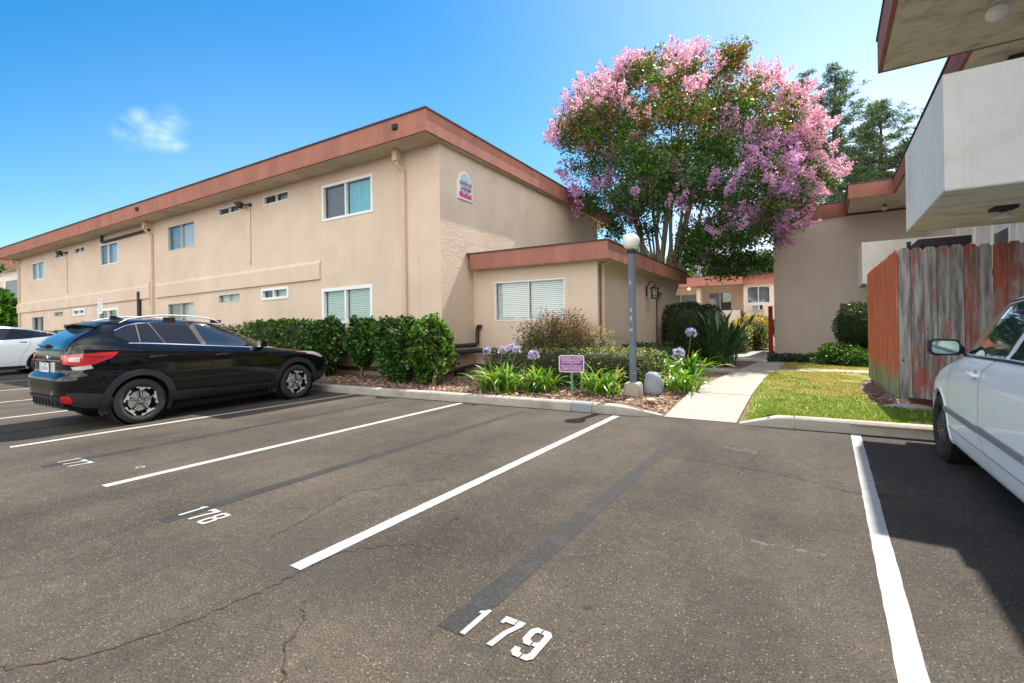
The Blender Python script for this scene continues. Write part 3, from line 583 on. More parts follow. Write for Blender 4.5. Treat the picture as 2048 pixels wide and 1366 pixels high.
def window(parent, axis, c, inward, a0, a1, z0, z1, frame='white_vinyl', fw=0.045, left='room', right='curtain_white', rec=0.03, proud=0.0, xf=None, blinds=(None, None), flip=False, label=None, split=0.5, sill=False):
    """sliding window: frame part with panes, curtains and blinds as sub-parts. inward = +1/-1"""
    def W(p):   # p=(a, d, z) d = depth inward
        q = (p[0], c+p[1]*inward, p[2]) if axis == 'y' else (c+p[1]*inward, p[0], p[2])
        return xf(q) if xf else q
    mid = a0+(a1-a0)*split
    mb = MB(W); d0, d1 = rec-proud, rec+0.05
    mb.box(a0, d0, z0, a0+fw, d1, z1); mb.box(a1-fw, d0, z0, a1, d1, z1); mb.box(a0+fw, d0, z0, a1-fw, d1, z0+fw); mb.box(a0+fw, d0, z1-fw, a1-fw, d1, z1)
    mb.box(mid-fw*0.35, d0+0.008, z0+fw, mid+fw*0.35, d1-0.006, z1-fw)
    if sill: mb.box(a0-0.03, -0.03, z0-0.03, a1+0.03, rec+0.02, z0-0.002)
    w = mb.build('window', MT[frame], parent, bevel=0.004 if sill else 0)
    if label: w['label'] = label
    for k, (b0, b1, back, bl) in enumerate(((a0+fw, mid-fw*0.35, left, blinds[0]), (mid+fw*0.35, a1-fw, right, blinds[1]))):
        m = MB(W); m.box(b0, d1-0.022-0.006*k, z0+fw, b1, d1-0.017-0.006*k, z1-fw); m.build('pane', MT['glass'], w)
        m = MB(W)
        if back.startswith('curtain'):
            n = max(6, int((b1-b0)/0.05)); ring0 = []; ring1 = []
            for i in range(n+1):
                a = b0+(b1-b0)*i/n; d = d1+0.05+0.018*math.sin(i*1.9)+0.01*math.sin(i*0.7)
                ring0.append((a, d, z0+fw)); ring1.append((a, d, z1-fw))
            for i in range(n): m.quad(ring0[i], ring0[i+1], ring1[i+1], ring1[i])
            m.build('curtain', MT[back], w, smooth='all')
        else:
            m.quad((b0, d1+0.09, z0+fw), (b1, d1+0.09, z0+fw), (b1, d1+0.09, z1-fw), (b0, d1+0.09, z1-fw))  # with the room tones, this sheet carries the dark of the unlit interior
            m.build('screen' if back.startswith('screen') else 'shade', MT[back], w)
        if bl:
            m = MB(W); pitch = bl[1]; z = z0+fw+0.01
            while z < z1-fw-0.01:
                m.quad((b0+0.01, d1+0.012, z), (b1-0.01, d1+0.012, z), (b1-0.01, d1+0.034, z+pitch*0.80), (b0+0.01, d1+0.034, z+pitch*0.80)); z += pitch
            m.build('blind', MT[bl[0]], w)
    return w

bld = empty('apartment_building', (XC, YF, 0), label='long two-storey tan stucco apartment building with terracotta fascia and flat roof', cat='apartment building')
XW = -36.9
W0 = [ # a0, a1, z0, z1, kwargs  (z before the slope)
 (-11.56, -9.54, 4.50, 5.52, dict(left='room', right='curtain_teal', fw=0.07, proud=0.05, split=0.48, label='white framed upper window with a bright teal curtain')),
 (-11.62, -9.60, 1.57, 2.59, dict(left='room_mid', right='room_mid', fw=0.09, proud=0.055, split=0.48, blinds=(('blind', 0.05), ('blind', 0.05)), label='white framed lower window with pale green blinds')),
 (-14.33, -13.08, 5.39, 5.67, dict(left='room', right='screen_blue', fw=0.03, proud=0.04)),
 (-16.91, -15.62, 5.41, 5.66, dict(left='room', right='screen_blue', fw=0.03, proud=0.04)),
 (-14.50, -13.14, 2.41, 2.78, dict(left='room', right='blind', fw=0.08, proud=0.055, split=0.45)),
 (-16.96, -15.72, 2.46, 2.73, dict(left='curtain_white', right='curtain_white', fw=0.025, frame='alu', proud=0.04)),
 (-20.36, -18.46, 4.58, 5.50, dict(left='screen', right='curtain_white', fw=0.03, frame='alu', proud=0.04)),
 (-20.42, -18.57, 1.62, 2.60, dict(left='room_mid', right='curtain_white', fw=0.03, frame='alu', proud=0.04)),
 (-26.38, -24.58, 4.55, 5.47, dict(left='room', right='screen_blue', fw=0.04, proud=0.04, split=0.45)),
 (-26.56, -24.62, 1.62, 2.66, dict(left='room', right='room', fw=0.10, proud=0.055)),
 (-31.58, -30.37, 5.36, 5.58, dict(left='room', right='screen_blue', fw=0.03, proud=0.04)),
 (-29.17, -27.96, 5.36, 5.63, dict(left='room_mid', right='screen_blue', fw=0.03, proud=0.04)),
 (-31.70, -30.54, 2.53, 2.74, dict(left='screen_blue', right='screen_blue', fw=0.02, frame='alu', proud=0.04)),
 (-29.42, -28.02, 2.46, 2.80, dict(left='room', right='room', fw=0.10, proud=0.055)),
 (-34.78, -32.93, 4.52, 5.43, dict(left='room', right='screen_blue', fw=0.04, proud=0.04, split=0.45)),
 (-34.82, -33.17, 1.62, 2.60, dict(left='screen', right='room', fw=0.03, frame='alu', proud=0.04, split=0.55))]
mb = MB(fx)
wall_holes(mb, 'y', YF, XW, XC, -0.1, 5.87, [w[:4] for w in W0], 0.09, 1)
mb.quad((XW, YF, -0.1), (XW, YF, 5.87), (XW, 20, 5.87), (XW, 20, -0.1)); mb.quad((XW, 20, -0.1), (XW, 20, 5.87), (XC, 20, 5.87), (XC, 20, -0.1))
mb.build('wall', MT['stucco'], bld)
mb = MB(); mb.quad((XC, YF, -0.1), (XC, 20.0, -0.1), (XC, 20.0, 5.87), (XC, YF, 5.87))
mb.build('end_wall', MT['stucco_rough'], bld)
mb = MB(); mb.box(-7.75, 20.0, 2.3, -6.55, 21.3, 3.6); mb.build('balcony', MT['stucco_white'], bld)
for w in W0: window(bld, 'y', YF, 1, *w[:4], xf=fx, **w[4])
# belt band
mb = MB(fx)
mb.prism([(YF-0.001, 2.87), (YF-0.065, 2.875), (YF-0.065, 3.33), (YF-0.001, 3.42)], 'x', -21.28, -11.66)
mb.prism([(YF-0.001, 2.89), (YF-0.065, 2.895), (YF-0.065, 3.35), (YF-0.001, 3.43)], 'x', XW, -21.75)
mb.build('belt_band', MT['stucco'], bld)
# roof: slab, fascia, soffit
OX, OY = XC+0.22, YF-0.74
mb = MB(fx)
mb.box(-37.35, OY, 5.84, OX, OY+0.06, 6.34); mb.box(OX-0.06, OY+0.06, 5.84, OX, 21.7, 6.34); mb.box(-37.35, OY+0.06, 5.84, -37.29, 21.7, 6.34)
mb.build('fascia', MT['fascia'], bld)
mb = MB(fx); mb.box(-37.38, OY-0.03, 6.341, OX+0.03, 21.73, 6.375); mb.build('roof', MT['roof_edge'], bld)
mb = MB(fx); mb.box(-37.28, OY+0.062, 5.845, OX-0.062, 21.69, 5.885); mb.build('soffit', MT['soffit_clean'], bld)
# downspouts
def downspout(mb, x, ztop, zbot, yw=YF, off=0.0, out_=0.22):
    mb.box(x-0.12, yw-out_-0.10, ztop-0.28, x+0.02, yw-out_+0.06, ztop)        # leader head under the soffit
    mb.tube([(x-0.05, yw-out_-0.02, ztop-0.28), (x-0.04, yw-out_, ztop-0.34), (x, yw-0.06, ztop-0.50), (x, yw-0.05, ztop-0.62)], 0.055, 8)
    mb.box(x-0.055, yw-0.095, zbot, x+0.055, yw-0.006, ztop-0.58)
for x in (-8.42, -21.52, -36.55):
    mb = MB(fx); downspout(mb, x, 5.83, 0.2)
    if x == -21.52: mb.box(x-0.12, YF-0.13, 2.62, x-0.004-0.055, YF-0.02, 3.52)
    mb.build('downspout', MT['trim_tan'], bld, bevel=0.006)
# scupper boxes on the fascia
for x in (-8.0, -20.9):
    mb = MB(fx); mb.box(x-0.07, OY-0.06, 6.06, x+0.07, OY-0.002, 6.18); mb.box(x-0.045, OY-0.075, 6.085, x+0.045, OY-0.061, 6.155); mb.build('scupper', MT['dark_trim'], bld)
# lap siding at the foot of the wall
mb = MB()
for k in range(5):
    z = 0.10+k*0.122
    mb.prism([(YF-0.012, z), (YF-0.045, z), (YF-0.022, z+0.122), (YF-0.012, z+0.122)], 'x', -13.5, XC+0.04)
    mb.prism([(XC+0.012, z), (XC+0.045, z), (XC+0.022, z+0.122), (XC+0.012, z+0.122)], 'y', YF-0.044, 10.49)
mb.build('siding', MT['siding'], bld)
mb = MB(); mb.box(XC+0.046, 9.55, 0.16, XC+0.075, 9.95, 0.28)
for k in range(5): mb.box(XC+0.0755, 9.57, 0.172+k*0.022, XC+0.082, 9.93, 0.182+k*0.022)
mb.build('crawl_vent', MT['black_plastic'], bld)

# pipes
def pipe(name, pts, r, m, label, group=None, n=10, wob=0.0, xf=None):
    mb = MB(xf); P = []
    for a, b in zip(pts[:-1], pts[1:]):
        a = Vector(a); b = Vector(b); k = max(1, int((b-a).length/0.35)) if wob else 1
        for i in range(k):
            q = a.lerp(b, i/k); P.append(q+Vector((random.gauss(0, wob), random.gauss(0, wob), random.gauss(0, wob))) if (wob and 0 < i) else q)
    P.append(Vector(pts[-1]))
    mb.tube(P, [r*(1+random.uniform(-0.08, 0.12)*(1 if wob else 0)) for _ in P], n)
    return tag(mb.build(name, MT[m], smooth=50), label, 'pipe', group)
yp = YF-0.11; xp = XC+0.13
pipe('wrapped_pipe', [(-13.3, yp, 0.90), (-7.45, yp, 0.92), (xp, yp+0.10, 0.93), (xp, 10.33, 0.90), (xp+0.03, 10.40, 0.96), (xp+0.03, 10.41, 1.32), (xp+0.06, 10.43, 1.39), (xp+0.14, 10.42, 1.38)], 0.055, 'pipe_wrap', 'black wrapped pipe that turns up the wall, topmost of three', 'black wrapped pipes along the wall foot', wob=0.006)
pipe('wrapped_pipe', [(-13.3, yp-0.01, 0.74), (-7.45, yp, 0.75), (xp+0.02, yp+0.10, 0.76), (xp+0.02, 10.28, 0.75), (xp+0.12, 10.38, 0.76), (-5.5, 10.40, 0.76)], 0.06, 'pipe_wrap', 'black wrapped pipe running level, middle of the three', 'black wrapped pipes along the wall foot', wob=0.006)
pipe('wrapped_pipe', [(-13.3, yp-0.01, 0.34), (-7.45, yp, 0.30), (xp, yp+0.10, 0.30), (xp, 10.2, 0.38), (xp+0.12, 10.38, 0.37), (-5.8, 10.40, 0.33)], 0.05, 'pipe_wrap', 'black wrapped pipe nearest the soil, lowest of three', 'black wrapped pipes along the wall foot', wob=0.008)
pipe('drain_pipe', [(-25.95, YF-0.07, 5.86), (-25.95, YF-0.07, 5.60), (-25.90, YF-0.07, 5.55), (-21.72, YF-0.07, 5.57)], 0.05, 'pipe_wrap', 'black drain pipe elbowing under the eaves above an upper window', xf=fx)
pipe('vent_pipe', [(-22.6, YF-0.07, 1.2), (-22.6, YF-0.07, 3.10), (-22.6, YF-0.07, 3.20)], 0.07, 'pipe_wrap', 'short upright black pipe against the tan wall above the black car', xf=fx)

# flood lights with conduit
def floodlight(x, z, zc, label):
    f = empty('floodlight', (x, YF, z+shz(x)), label=label, cat='floodlight', group='wall floodlights on the long facade')
    y0 = YF; Z = z+shz(x)
    mb = MB(); mb.lathe([(0, -0.06), (0.06, -0.06), (0.06, 0)], (x, y0, Z), 14, 'y'); mb.build('mounting_plate', MT['dark_trim'], f)
    mb = MB(); mb.bar((x, y0-0.05, Z), (x-0.16, y0-0.16, Z+0.02), 0.02)
    c = Vector((x-0.26, y0-0.22, Z+0.0)); d = Vector((-0.75, -0.35, -0.55)).normalized(); s = d.cross(Vector((0, 0, 1))).normalized(); t = s.cross(d)
    for k in (0,):
        q = [c-d*0.10+s*0.07+t*0.05, c-d*0.10-s*0.07+t*0.05, c-d*0.10-s*0.07-t*0.05, c-d*0.10+s*0.07-t*0.05]; e = [c+d*0.06+s*0.13+t*0.10, c+d*0.06-s*0.13+t*0.10, c+d*0.06-s*0.13-t*0.10, c+d*0.06+s*0.13-t*0.10]
        mb.rings([q, e])
    hd = mb.build('head', MT['dark_trim'], f)
    mb = MB(); e2 = [c+d*0.065+s*0.11+t*0.085, c+d*0.065-s*0.11+t*0.085, c+d*0.065-s*0.11-t*0.085, c+d*0.065+s*0.11-t*0.085]; e3 = [p+d*0.006 for p in e2]; mb.rings([e2, e3]); mb.build('lens', MT['alu'], hd)
    mb = MB(); mb.bar((x, y0-0.02, Z-0.06), (x-0.03, y0-0.02, zc+shz(x)), 0.014); mb.box(x-0.06, y0-0.05, zc+shz(x)-0.10, x, y0-0.003, zc+shz(x)); mb.build('conduit', MT['trim_tan'], f)
floodlight(-15.02, 5.52, 3.72, 'small dark floodlight with a conduit below, nearest along the long wall')
floodlight(-29.95, 5.52, 3.72, 'small dark floodlight with a conduit below, at the far end of the wall')

# arched sign on the end wall
sg = empty('wall_sign', (XC, 10.14, 4.95), label='small arched white sign with blue sky and pink lettering on the end wall', cat='sign')
MT['sign_blue'] = mat('sign_blue', (0.36, 0.56, 0.66), (0.48, 0.66, 0.74), scale=12, rough=0.6); MT['sign_pink'] = mat('sign_pink', (0.52, 0.06, 0.16), (0.62, 0.12, 0.22), scale=30, rough=0.6); MT['sign_lilac'] = mat('sign_lilac', (0.50, 0.40, 0.55), (0.66, 0.60, 0.70), scale=35, rough=0.6); MT['ink_dark'] = mat('ink_dark', (0.10, 0.09, 0.14), rough=0.6)
def arch(y0, y1, z0, zs, rr, n=14):
    c = (y0+y1)/2; pts = [(y0, z0), (y1, z0), (y1, zs), (c+rr, zs)]
    pts += [(c+rr*math.cos(math.pi*k/n), zs+rr*math.sin(math.pi*k/n)) for k in range(1, n)]
    return pts+[(c-rr, zs), (y0, zs)]
mb = MB(); mb.prism(arch(9.83, 10.47, 4.66, 5.14, 0.25), 'x', XC+0.004, XC+0.035); mb.build('sign_board', MT['white_paint'], sg)
mb = MB(); c_ = 10.15; mb.prism([(c_+0.20, 5.12)]+[(c_+0.205*math.cos(math.pi*k/12), 5.14+0.205*math.sin(math.pi*k/12)) for k in range(13)]+[(c_-0.20, 5.12)], 'x', XC+0.036, XC+0.040); mb.build('sky_panel', MT['sign_blue'], sg)
mb = MB(); mb.prism([(9.88, 4.72), (10.42, 4.70), (10.42, 4.86), (10.32, 4.80), (10.2, 4.85), (10.08, 4.80), (9.97, 4.88), (9.88, 4.83)], 'x', XC+0.036, XC+0.040); mb.build('flower_panel', MT['sign_pink'], sg)
mb = MB()
def scribble(y0, y1, z, h, n, seed):
    rr = random.Random(seed); P = []
    for i in range(n*6+1):
        t = i/(n*6); P.append((XC+0.046, y0+(y1-y0)*t+0.014*math.sin(i*2.1), z+h*(0.5*math.sin(i*1.05+seed)+rr.uniform(-0.25, 0.25))))
    mb.tube(P, 0.0075, 5)
scribble(9.90, 10.42, 5.08, 0.09, 6, 1); scribble(9.93, 10.40, 4.94, 0.08, 6, 4); mb.build('lettering', MT['ink_dark'], sg)
mb = MB(); scribble(9.90, 10.42, 5.01, 0.05, 7, 9); scribble(9.95, 10.35, 4.88, 0.05, 5, 12); mb.build('lettering', MT['sign_lilac'], sg)

MT['stucco_annex'] = mat('stucco_annex', (0.66, 0.525, 0.41), (0.72, 0.58, 0.46), scale=1.2, rough=0.95, bump=0.45, bscale=55, spec=0.2, streak=((0.54, 0.42, 0.32), 0.35), c3=(0.58, 0.45, 0.345), s3=0.6, f3=0.4, p3=(0.46, 0.68))
# ================================================================ entry building (single storey wing)
ent = empty('entry_wing', (-3.85, 10.5, 0), label='low tan single-storey wing with terracotta fascia behind the flower bed', cat='building')
XE, YE = -3.85, 10.5
mb = MB(); wall_holes(mb, 'y', YE, XC+0.002, XE, -0.1, 2.88, [(-6.64, -4.66, 1.52, 2.52)], 0.08, 1); mb.build('wall', MT['stucco_annex'], ent)
mb = MB(); wall_holes(mb, 'x', XE, YE, 19.0, -0.3, 2.88, [(15.95, 17.0, 0.05, 2.42)], 0.30, -1); mb.quad((XE, 19.0, -0.3), (XE, 19.0, 2.88), (XC, 19.0, 2.88), (XC, 19.0, -0.3)); mb.build('side_wall', MT['stucco_annex'], ent)
window(ent, 'y', YE, 1, -6.64, -4.66, 1.52, 2.52, fw=0.032, frame='white_vinyl', proud=0.04, left='room_mid', right='room_mid', split=0.50, blinds=(('blind_white', 0.048), ('blind_white', 0.048)), label='wide window with closed white slat blinds')
mb = MB(); mb.box(XE-0.30, 15.95, 0.05, XE-0.22, 16.02, 2.42); mb.box(XE-0.30, 16.93, 0.05, XE-0.22, 17.0, 2.42); mb.box(XE-0.30, 16.02, 2.33, XE-0.22, 16.93, 2.42); dr = mb.build('door', MT['brown_wood'], ent)
MT['door_red'] = mat('door_red', (0.14, 0.045, 0.035), (0.20, 0.065, 0.05), rough=0.5, scale=3)
mb = MB(); mb.box(XE-0.29, 16.025, 0.06, XE-0.25, 16.925, 2.325); mb.build('door_leaf', MT['door_red'], dr)
mb = MB(); mb.bar((XE-0.25, 16.12, 1.05), (XE-0.18, 16.12, 1.05), 0.03); mb.build('door_knob', MT['alu'], dr)
FX, FY = XE+0.36, YE-0.30
mb = MB(); mb.box(XC+0.10, FY, 2.86, FX, FY+0.05, 3.26); mb.box(FX-0.05, FY+0.05, 2.86, FX, 19.35, 3.26); mb.box(XC+0.10, 19.30, 2.86, FX-0.05, 19.35, 3.26); mb.build('fascia', MT['fascia'], ent)
mb = MB(); mb.box(XC+0.004, FY-0.025, 3.262, FX+0.025, 19.38, 3.29); mb.build('roof', MT['roof_edge'], ent)
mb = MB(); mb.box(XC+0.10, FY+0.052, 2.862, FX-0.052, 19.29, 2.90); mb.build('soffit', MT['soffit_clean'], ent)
mb = MB(); mb.box(XE+0.004, 10.72, 0.1, XE+0.09, 10.84, 2.84); mb.bar((XE+0.05, 10.78, 2.80), (XE+0.2, 10.78, 2.86), 0.03); mb.build('downspout', MT['trim_tan'], ent, bevel=0.006)
mb = MB(); mb.bar((XE+0.02, 10.62, 0.1), (XE+0.02, 10.62, 2.80), 0.013); mb.build('conduit', MT['brown_wood'], ent)
# lantern
ln = empty('wall_lantern', (XE, 14.75, 2.4), label='black coach lantern on a curved arm beside the brown door', cat='wall lamp')
mb = MB(); mb.box(XE+0.002, 14.69, 2.22, XE+0.03, 14.81, 2.50); mb.build('mounting_plate', MT['black_plastic'], ln)
mb = MB(); cx = XE+0.26
mb.tube([(XE+0.03, 14.75, 2.42), (XE+0.06, 14.75, 2.56), (XE+0.14, 14.75, 2.66), (XE+0.24, 14.75, 2.66), (XE+0.28, 14.75, 2.60), (XE+0.26, 14.75, 2.55)], 0.014, 8); mb.build('arm', MT['black_plastic'], ln, smooth=True)
mb = MB(); mb.lathe([(0.0, 2.56), (0.02, 2.55), (0.06, 2.51), (0.15, 2.46), (0.15, 2.445), (0.0, 2.445)], (cx, 14.75, 0), 8); mb.build('cap', MT['black_plastic'], ln)
mb = MB()
for k in range(8):
    a = math.pi/4*k+0.39; mb.bar((cx+0.115*math.cos(a), 14.75+0.115*math.sin(a), 2.445), (cx+0.10*math.cos(a), 14.75+0.10*math.sin(a), 2.16), 0.009)
mb.lathe([(0.0, 2.13), (0.11, 2.13), (0.11, 2.16), (0.0, 2.16)], (cx, 14.75, 0), 8); mb.lathe([(0.105, 2.22), (0.115, 2.22), (0.115, 2.235), (0.105, 2.235), (0.105, 2.22)], (cx, 14.75, 0), 8); mb.build('cage', MT['black_plastic'], ln)
MT['lamp_glass'] = mat('lamp_glass', (0.55, 0.53, 0.48), rough=0.1)
mb = MB(); mb.lathe([(0.0, 2.16), (0.05, 2.17), (0.05, 2.38), (0.0, 2.40)], (cx, 14.75, 0), 10); mb.build('lamp_glass', MT['lamp_glass'], ln, smooth=True)

# ================================================================ right building, turned three degrees
RB_ROT = -R(3)
rb = empty('apartment_block', (0, 0, 0), RB_ROT, label='pale stucco apartment block with white balconies and terracotta fascias at the right', cat='apartment building')
def RB(mb, name, m, p=None, **k): return mb.build(name, MT[m], p or rb, local=True, **k)
AW = 3.3
# back gable-end wall facing the lawn, and the long wall
mb = MB(); mb.box(-1.98, 24.45, -0.6, 6.0, 30.0, 5.72); RB(mb, 'wall', 'stucco_grey')
mb = MB(); mb.box(AW, 10.9, -0.6, 6.0, 24.44, 5.80); mb.box(AW, -6.0, -0.6, 6.0, 10.89, 5.80); RB(mb, 'long_wall', 'stucco_white')
mb = MB(); mb.box(-2.05, 24.36, 5.72, 0.72, 24.42, 6.30); mb.box(-2.11, 24.36, 5.72, -2.052, 30.2, 6.30)
mb.box(0.70, 21.40, 5.80, 2.00, 21.46, 6.31); mb.box(0.70, 21.46, 5.80, 0.76, 24.35, 6.31); mb.box(1.995, 10.785, 5.80, 2.055, 21.46, 6.31)
mb.box(0.87, 10.72, 5.80, 4.2, 10.78, 6.38); mb.box(0.81, 8.20, 5.80, 0.87, 10.78, 6.38); mb.box(0.87, 8.20, 5.80, 4.2, 8.26, 6.38)
mb.box(1.25, -6.0, 5.80, 1.31, 8.19, 6.31)
RB(mb, 'fascia', 'fascia')
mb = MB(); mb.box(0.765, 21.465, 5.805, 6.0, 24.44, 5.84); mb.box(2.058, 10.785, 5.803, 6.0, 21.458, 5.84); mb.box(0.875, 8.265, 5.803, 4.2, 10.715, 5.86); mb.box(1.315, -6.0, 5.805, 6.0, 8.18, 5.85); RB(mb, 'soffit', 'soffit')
mb = MB(); mb.box(-2.13, 24.33, 6.302, 6.0, 30.3, 6.34); mb.box(0.67, 21.37, 6.312, 6.0, 24.32, 6.345); mb.box(1.965, 10.785, 6.315, 6.0, 21.36, 6.348); mb.box(0.79, 8.18, 6.382, 4.2, 10.80, 6.42); mb.box(1.22, -6.0, 6.312, 6.0, 8.17, 6.35); RB(mb, 'roof', 'roof_edge')
# near white balcony: parapet box with a hollow top
def balcony(a0, a1, b0, b1, z0, z1, t=0.16, m='stucco_white'):
    mb = MB(); zf = z0+0.22
    o_ = [(a0, b0), (a1, b0), (a1, b1), (a0, b1)]; i_ = [(a0+t, b0+t), (a1, b0+t), (a1, b1-t), (a0+t, b1-t)]
    for k in (0, 2, 3):
        A, B_ = o_[k], o_[(k+1) % 4]; C_, D = i_[(k+1) % 4], i_[k]
        mb.quad((*A, z0), (*B_, z0), (*B_, z1), (*A, z1)); mb.quad((*D, z1), (*C_, z1), (*C_, zf), (*D, zf)); mb.quad((*A, z1), (*B_, z1), (*C_, z1), (*D, z1))
    mb.quad(*[(*p, zf) for p in i_])
    b = RB(mb, 'balcony', m)
    mb = MB(); mb.box(a0+0.004, b0+0.004, z0-0.012, a1, b1-0.004, z0-0.001); RB(mb, 'underside', 'soffit', b)
    return b
balcony(0.97, AW, 6.22, 8.92, 2.68, 3.80)
balcony(1.00, AW, 19.9, 22.3, 2.60, 3.98)
# post and panels seen over the fence
mb = MB()
for b in (13.9, 15.7, 17.3, 19.2): mb.box(AW-0.05, b, 0, AW-0.002, b+0.16, 5.79)
RB(mb, 'pilaster', 'stucco_white')
for b0, z0 in ((14.4, 2.2), (17.8, 2.2), (14.6, 4.3)):
    mb = MB(); mb.box(AW-0.035, b0, z0, AW-0.004, b0+1.1, z0+1.2); w = RB(mb, 'window', 'white_vinyl'); mb = MB(); mb.box(AW-0.045, b0+0.06, z0+0.06, AW-0.037, b0+1.04, z0+1.14); RB(mb, 'pane', 'room_mid', w)
mb = MB(); mb.box(2.6, 11.3, 5.55, 3.29, 11.5, 5.79); RB(mb, 'beam', 'dark_trim')
# little lean-to roof over the storage door behind the fence
sh = empty('storage_shed', (0, 0, 0), RB_ROT, label='low brown shed with a dark roof edge just showing over the fence', cat='shed')
mb = MB(); mb.box(1.34, 10.25, 0.0, 1.86, 11.6, 2.60); mb.build('shed_wall', MT['brown_wood'], sh, local=True)
mb = MB(); mb.prism([(10.20, 2.60), (11.75, 2.60), (11.75, 2.72), (10.20, 2.72)], 'x', 1.26, 1.90); mb.build('shed_roof', MT['dark_trim'], sh, local=True)
mb = MB(); mb.box(1.30, 11.9, 0.0, 1.36, 11.96, 2.9); mb.build('shed_post', MT['dark_trim'], sh, local=True)
# ceiling lamps
MT['globe_white'] = mat('globe_white', (0.80, 0.79, 0.74), rough=0.25)
def rot3(a, b): c, s_ = math.cos(R(3)), math.sin(R(3)); return (a*c+b*s_, -a*s_+b*c)
def ceil_lamp(a, b, z, kind, label):
    x, y = rot3(a, b); L0 = empty('ceiling_lamp', (x, y, z), label=label, cat='ceiling lamp', group='outdoor ceiling lamps of the right block')
    if kind == 'cone':
        mb = MB(); mb.box(x-0.10, y-0.10, z-0.035, x+0.10, y+0.10, z-0.002); mb.bar((x, y, z-0.035), (x, y, z-0.06), 0.03); mb.build('base', MT['dark_trim'], L0)
        mb = MB(); mb.lathe([(0.03, z-0.06), (0.05, z-0.075), (0.10, z-0.125), (0.095, z-0.13), (0.0, z-0.12)], (x, y, 0), 16); mb.build('lamp_shade', MT['globe_white'], L0, smooth=True)
    else:
        mb = MB(); mb.lathe([(0.0, z-0.002), (0.07, z-0.002), (0.07, z-0.04), (0.0, z-0.04)], (x, y, 0), 14); mb.build('base', MT['dark_trim'] if kind == 'small' else MT['globe_white'], L0)
        r_ = 0.10 if kind == 'small' else 0.13
        mb = MB(); mb.lathe([(r_*math.sin(math.pi*k/8)*1.0, z-0.04-r_*0.9+r_*0.9*math.cos(math.pi*k/8)) for k in range(9)], (x, y, 0), 16); mb.build('lamp_globe', MT['globe_white'], L0, smooth=True)
ceil_lamp(1.66, 7.5, 2.667, 'cone', 'small lamp with a pale conical shade under the near white balcony')
ceil_lamp(1.9, 23.4, 5.80, 'small', 'small round lamp under the far soffit at the back wall')
ceil_lamp(2.02, 9.28, 5.80, 'big', 'white dome lamp under the topmost soffit at the picture edge')
# wall light by far balcony
# ================================================================ far building across the court
YB = 34.8
fb = empty('courtyard_building', (-4, YB, -1.5), label='far peach stucco building with balconies and salmon fascia at the end of the path', cat='apartment building')
MT['stucco_peach'] = mat('stucco_peach', (0.90, 0.75, 0.60), (0.92, 0.79, 0.65), scale=1.5, rough=0.95, bump=0.2, bscale=40, spec=0.2)
MT['fascia_salmon'] = mat('fascia_salmon', (0.52, 0.22, 0.16), (0.58, 0.26, 0.19), scale=2, rough=0.85)
mb = MB()
wall_holes(mb, 'y', YB, -2.75, 4.0, -1.6, 3.80, [(-2.57, -1.18, 2.50, 3.64)], 0.1, 1)
mb.quad((-2.75, YB, -1.6), (-2.75, YB, 3.8), (-2.75, YB+1.5, 3.8), (-2.75, YB+1.5, -1.6))
wall_holes(mb, 'y', YB+1.5, -14.0, -2.75, -1.6, 3.95, [(-5.15, -3.55, 1.2, 3.45), (-8.2, -5.75, 1.2, 3.40)], 0.1, 1)
mb.box(-5.62, YB-0.2, -1.6, -5.38, YB+1.49, 3.60); mb.box(-14, YB+8, -1.6, 4, YB+9, 3.95)
mb.build('wall', MT['stucco_peach'], fb)
mb = MB(); mb.box(-5.37, YB-0.2, 0.7, -2.95, YB-0.08, 2.10); mb.box(-3.07, YB-0.08, 0.7, -2.95, YB+1.49, 2.10); mb.box(-14, YB-0.2, 0.7, -5.63, YB-0.08, 2.02); mb.build('parapet', MT['stucco_peach'], fb)
mb = MB(); mb.box(-14.2, YB-0.55, 3.76, -2.75, YB-0.49, 4.38); mb.box(-2.81, YB-0.49, 3.76, -2.75, YB-0.16, 4.38); mb.box(-2.75, YB-0.20, 3.76, 4.2, YB-0.14, 4.42); mb.build('fascia', MT['fascia_salmon'], fb)
mb = MB(); mb.box(-14.2, YB-0.48, 3.80, -2.82, YB+9.1, 3.86); mb.box(-2.80, YB-0.12, 3.81, 4.2, YB+9.1, 3.87); mb.build('soffit', MT['soffit'], fb)
mb = MB(); mb.box(-14.3, YB-0.58, 4.382, 4.3, YB+9.1, 4.43); mb.build('roof', MT['roof_edge'], fb)
window(fb, 'y', YB, 1, -2.57, -1.18, 2.50, 3.64, fw=0.07, proud=0.05, left='curtain_grey', right='screen', label='window with a striped curtain above the air conditioner')
window(fb, 'y', YB+1.5, 1, -5.15, -3.55, 1.2, 3.45, fw=0.09, proud=0.05, left='screen_blue', right='room_mid')
window(fb, 'y', YB+1.5, 1, -8.2, -5.75, 1.2, 3.40, fw=0.09, proud=0.05, left='screen', right='screen_blue')
mb = MB(); n_ = 16
for k in range(n_):
    a0 = math.pi*k/n_; a1 = math.pi*(k+1)/n_; c0 = (-1.88, 3.25)
    q = [(c0[0]+r_*math.cos(a), c0[1]+r_*0.46*math.sin(a)) for r_, a in ((0.80, a0), (0.84, a0), (0.84, a1), (0.80, a1))]
    mb.prism(q, 'y', YB-0.03, YB-0.001)
mb.build('arch_trim', MT['stucco_peach'], fb)
mb = MB(); mb.box(-2.4, YB-0.05, 0.4, -0.6, YB-0.002, 1.52); mb.build('ground_floor_window', MT['screen_blue'], fb)
ac = empty('air_conditioner', (-1.9, YB-0.2, 2.2), label='white box air conditioner under the far curtained window', cat='air conditioner')
mb = MB(); mb.box(-2.28, YB-0.32, 2.06, -1.55, YB-0.002, 2.42); mb.build('casing', MT['white_vinyl'], ac, bevel=0.01)
mb = MB()
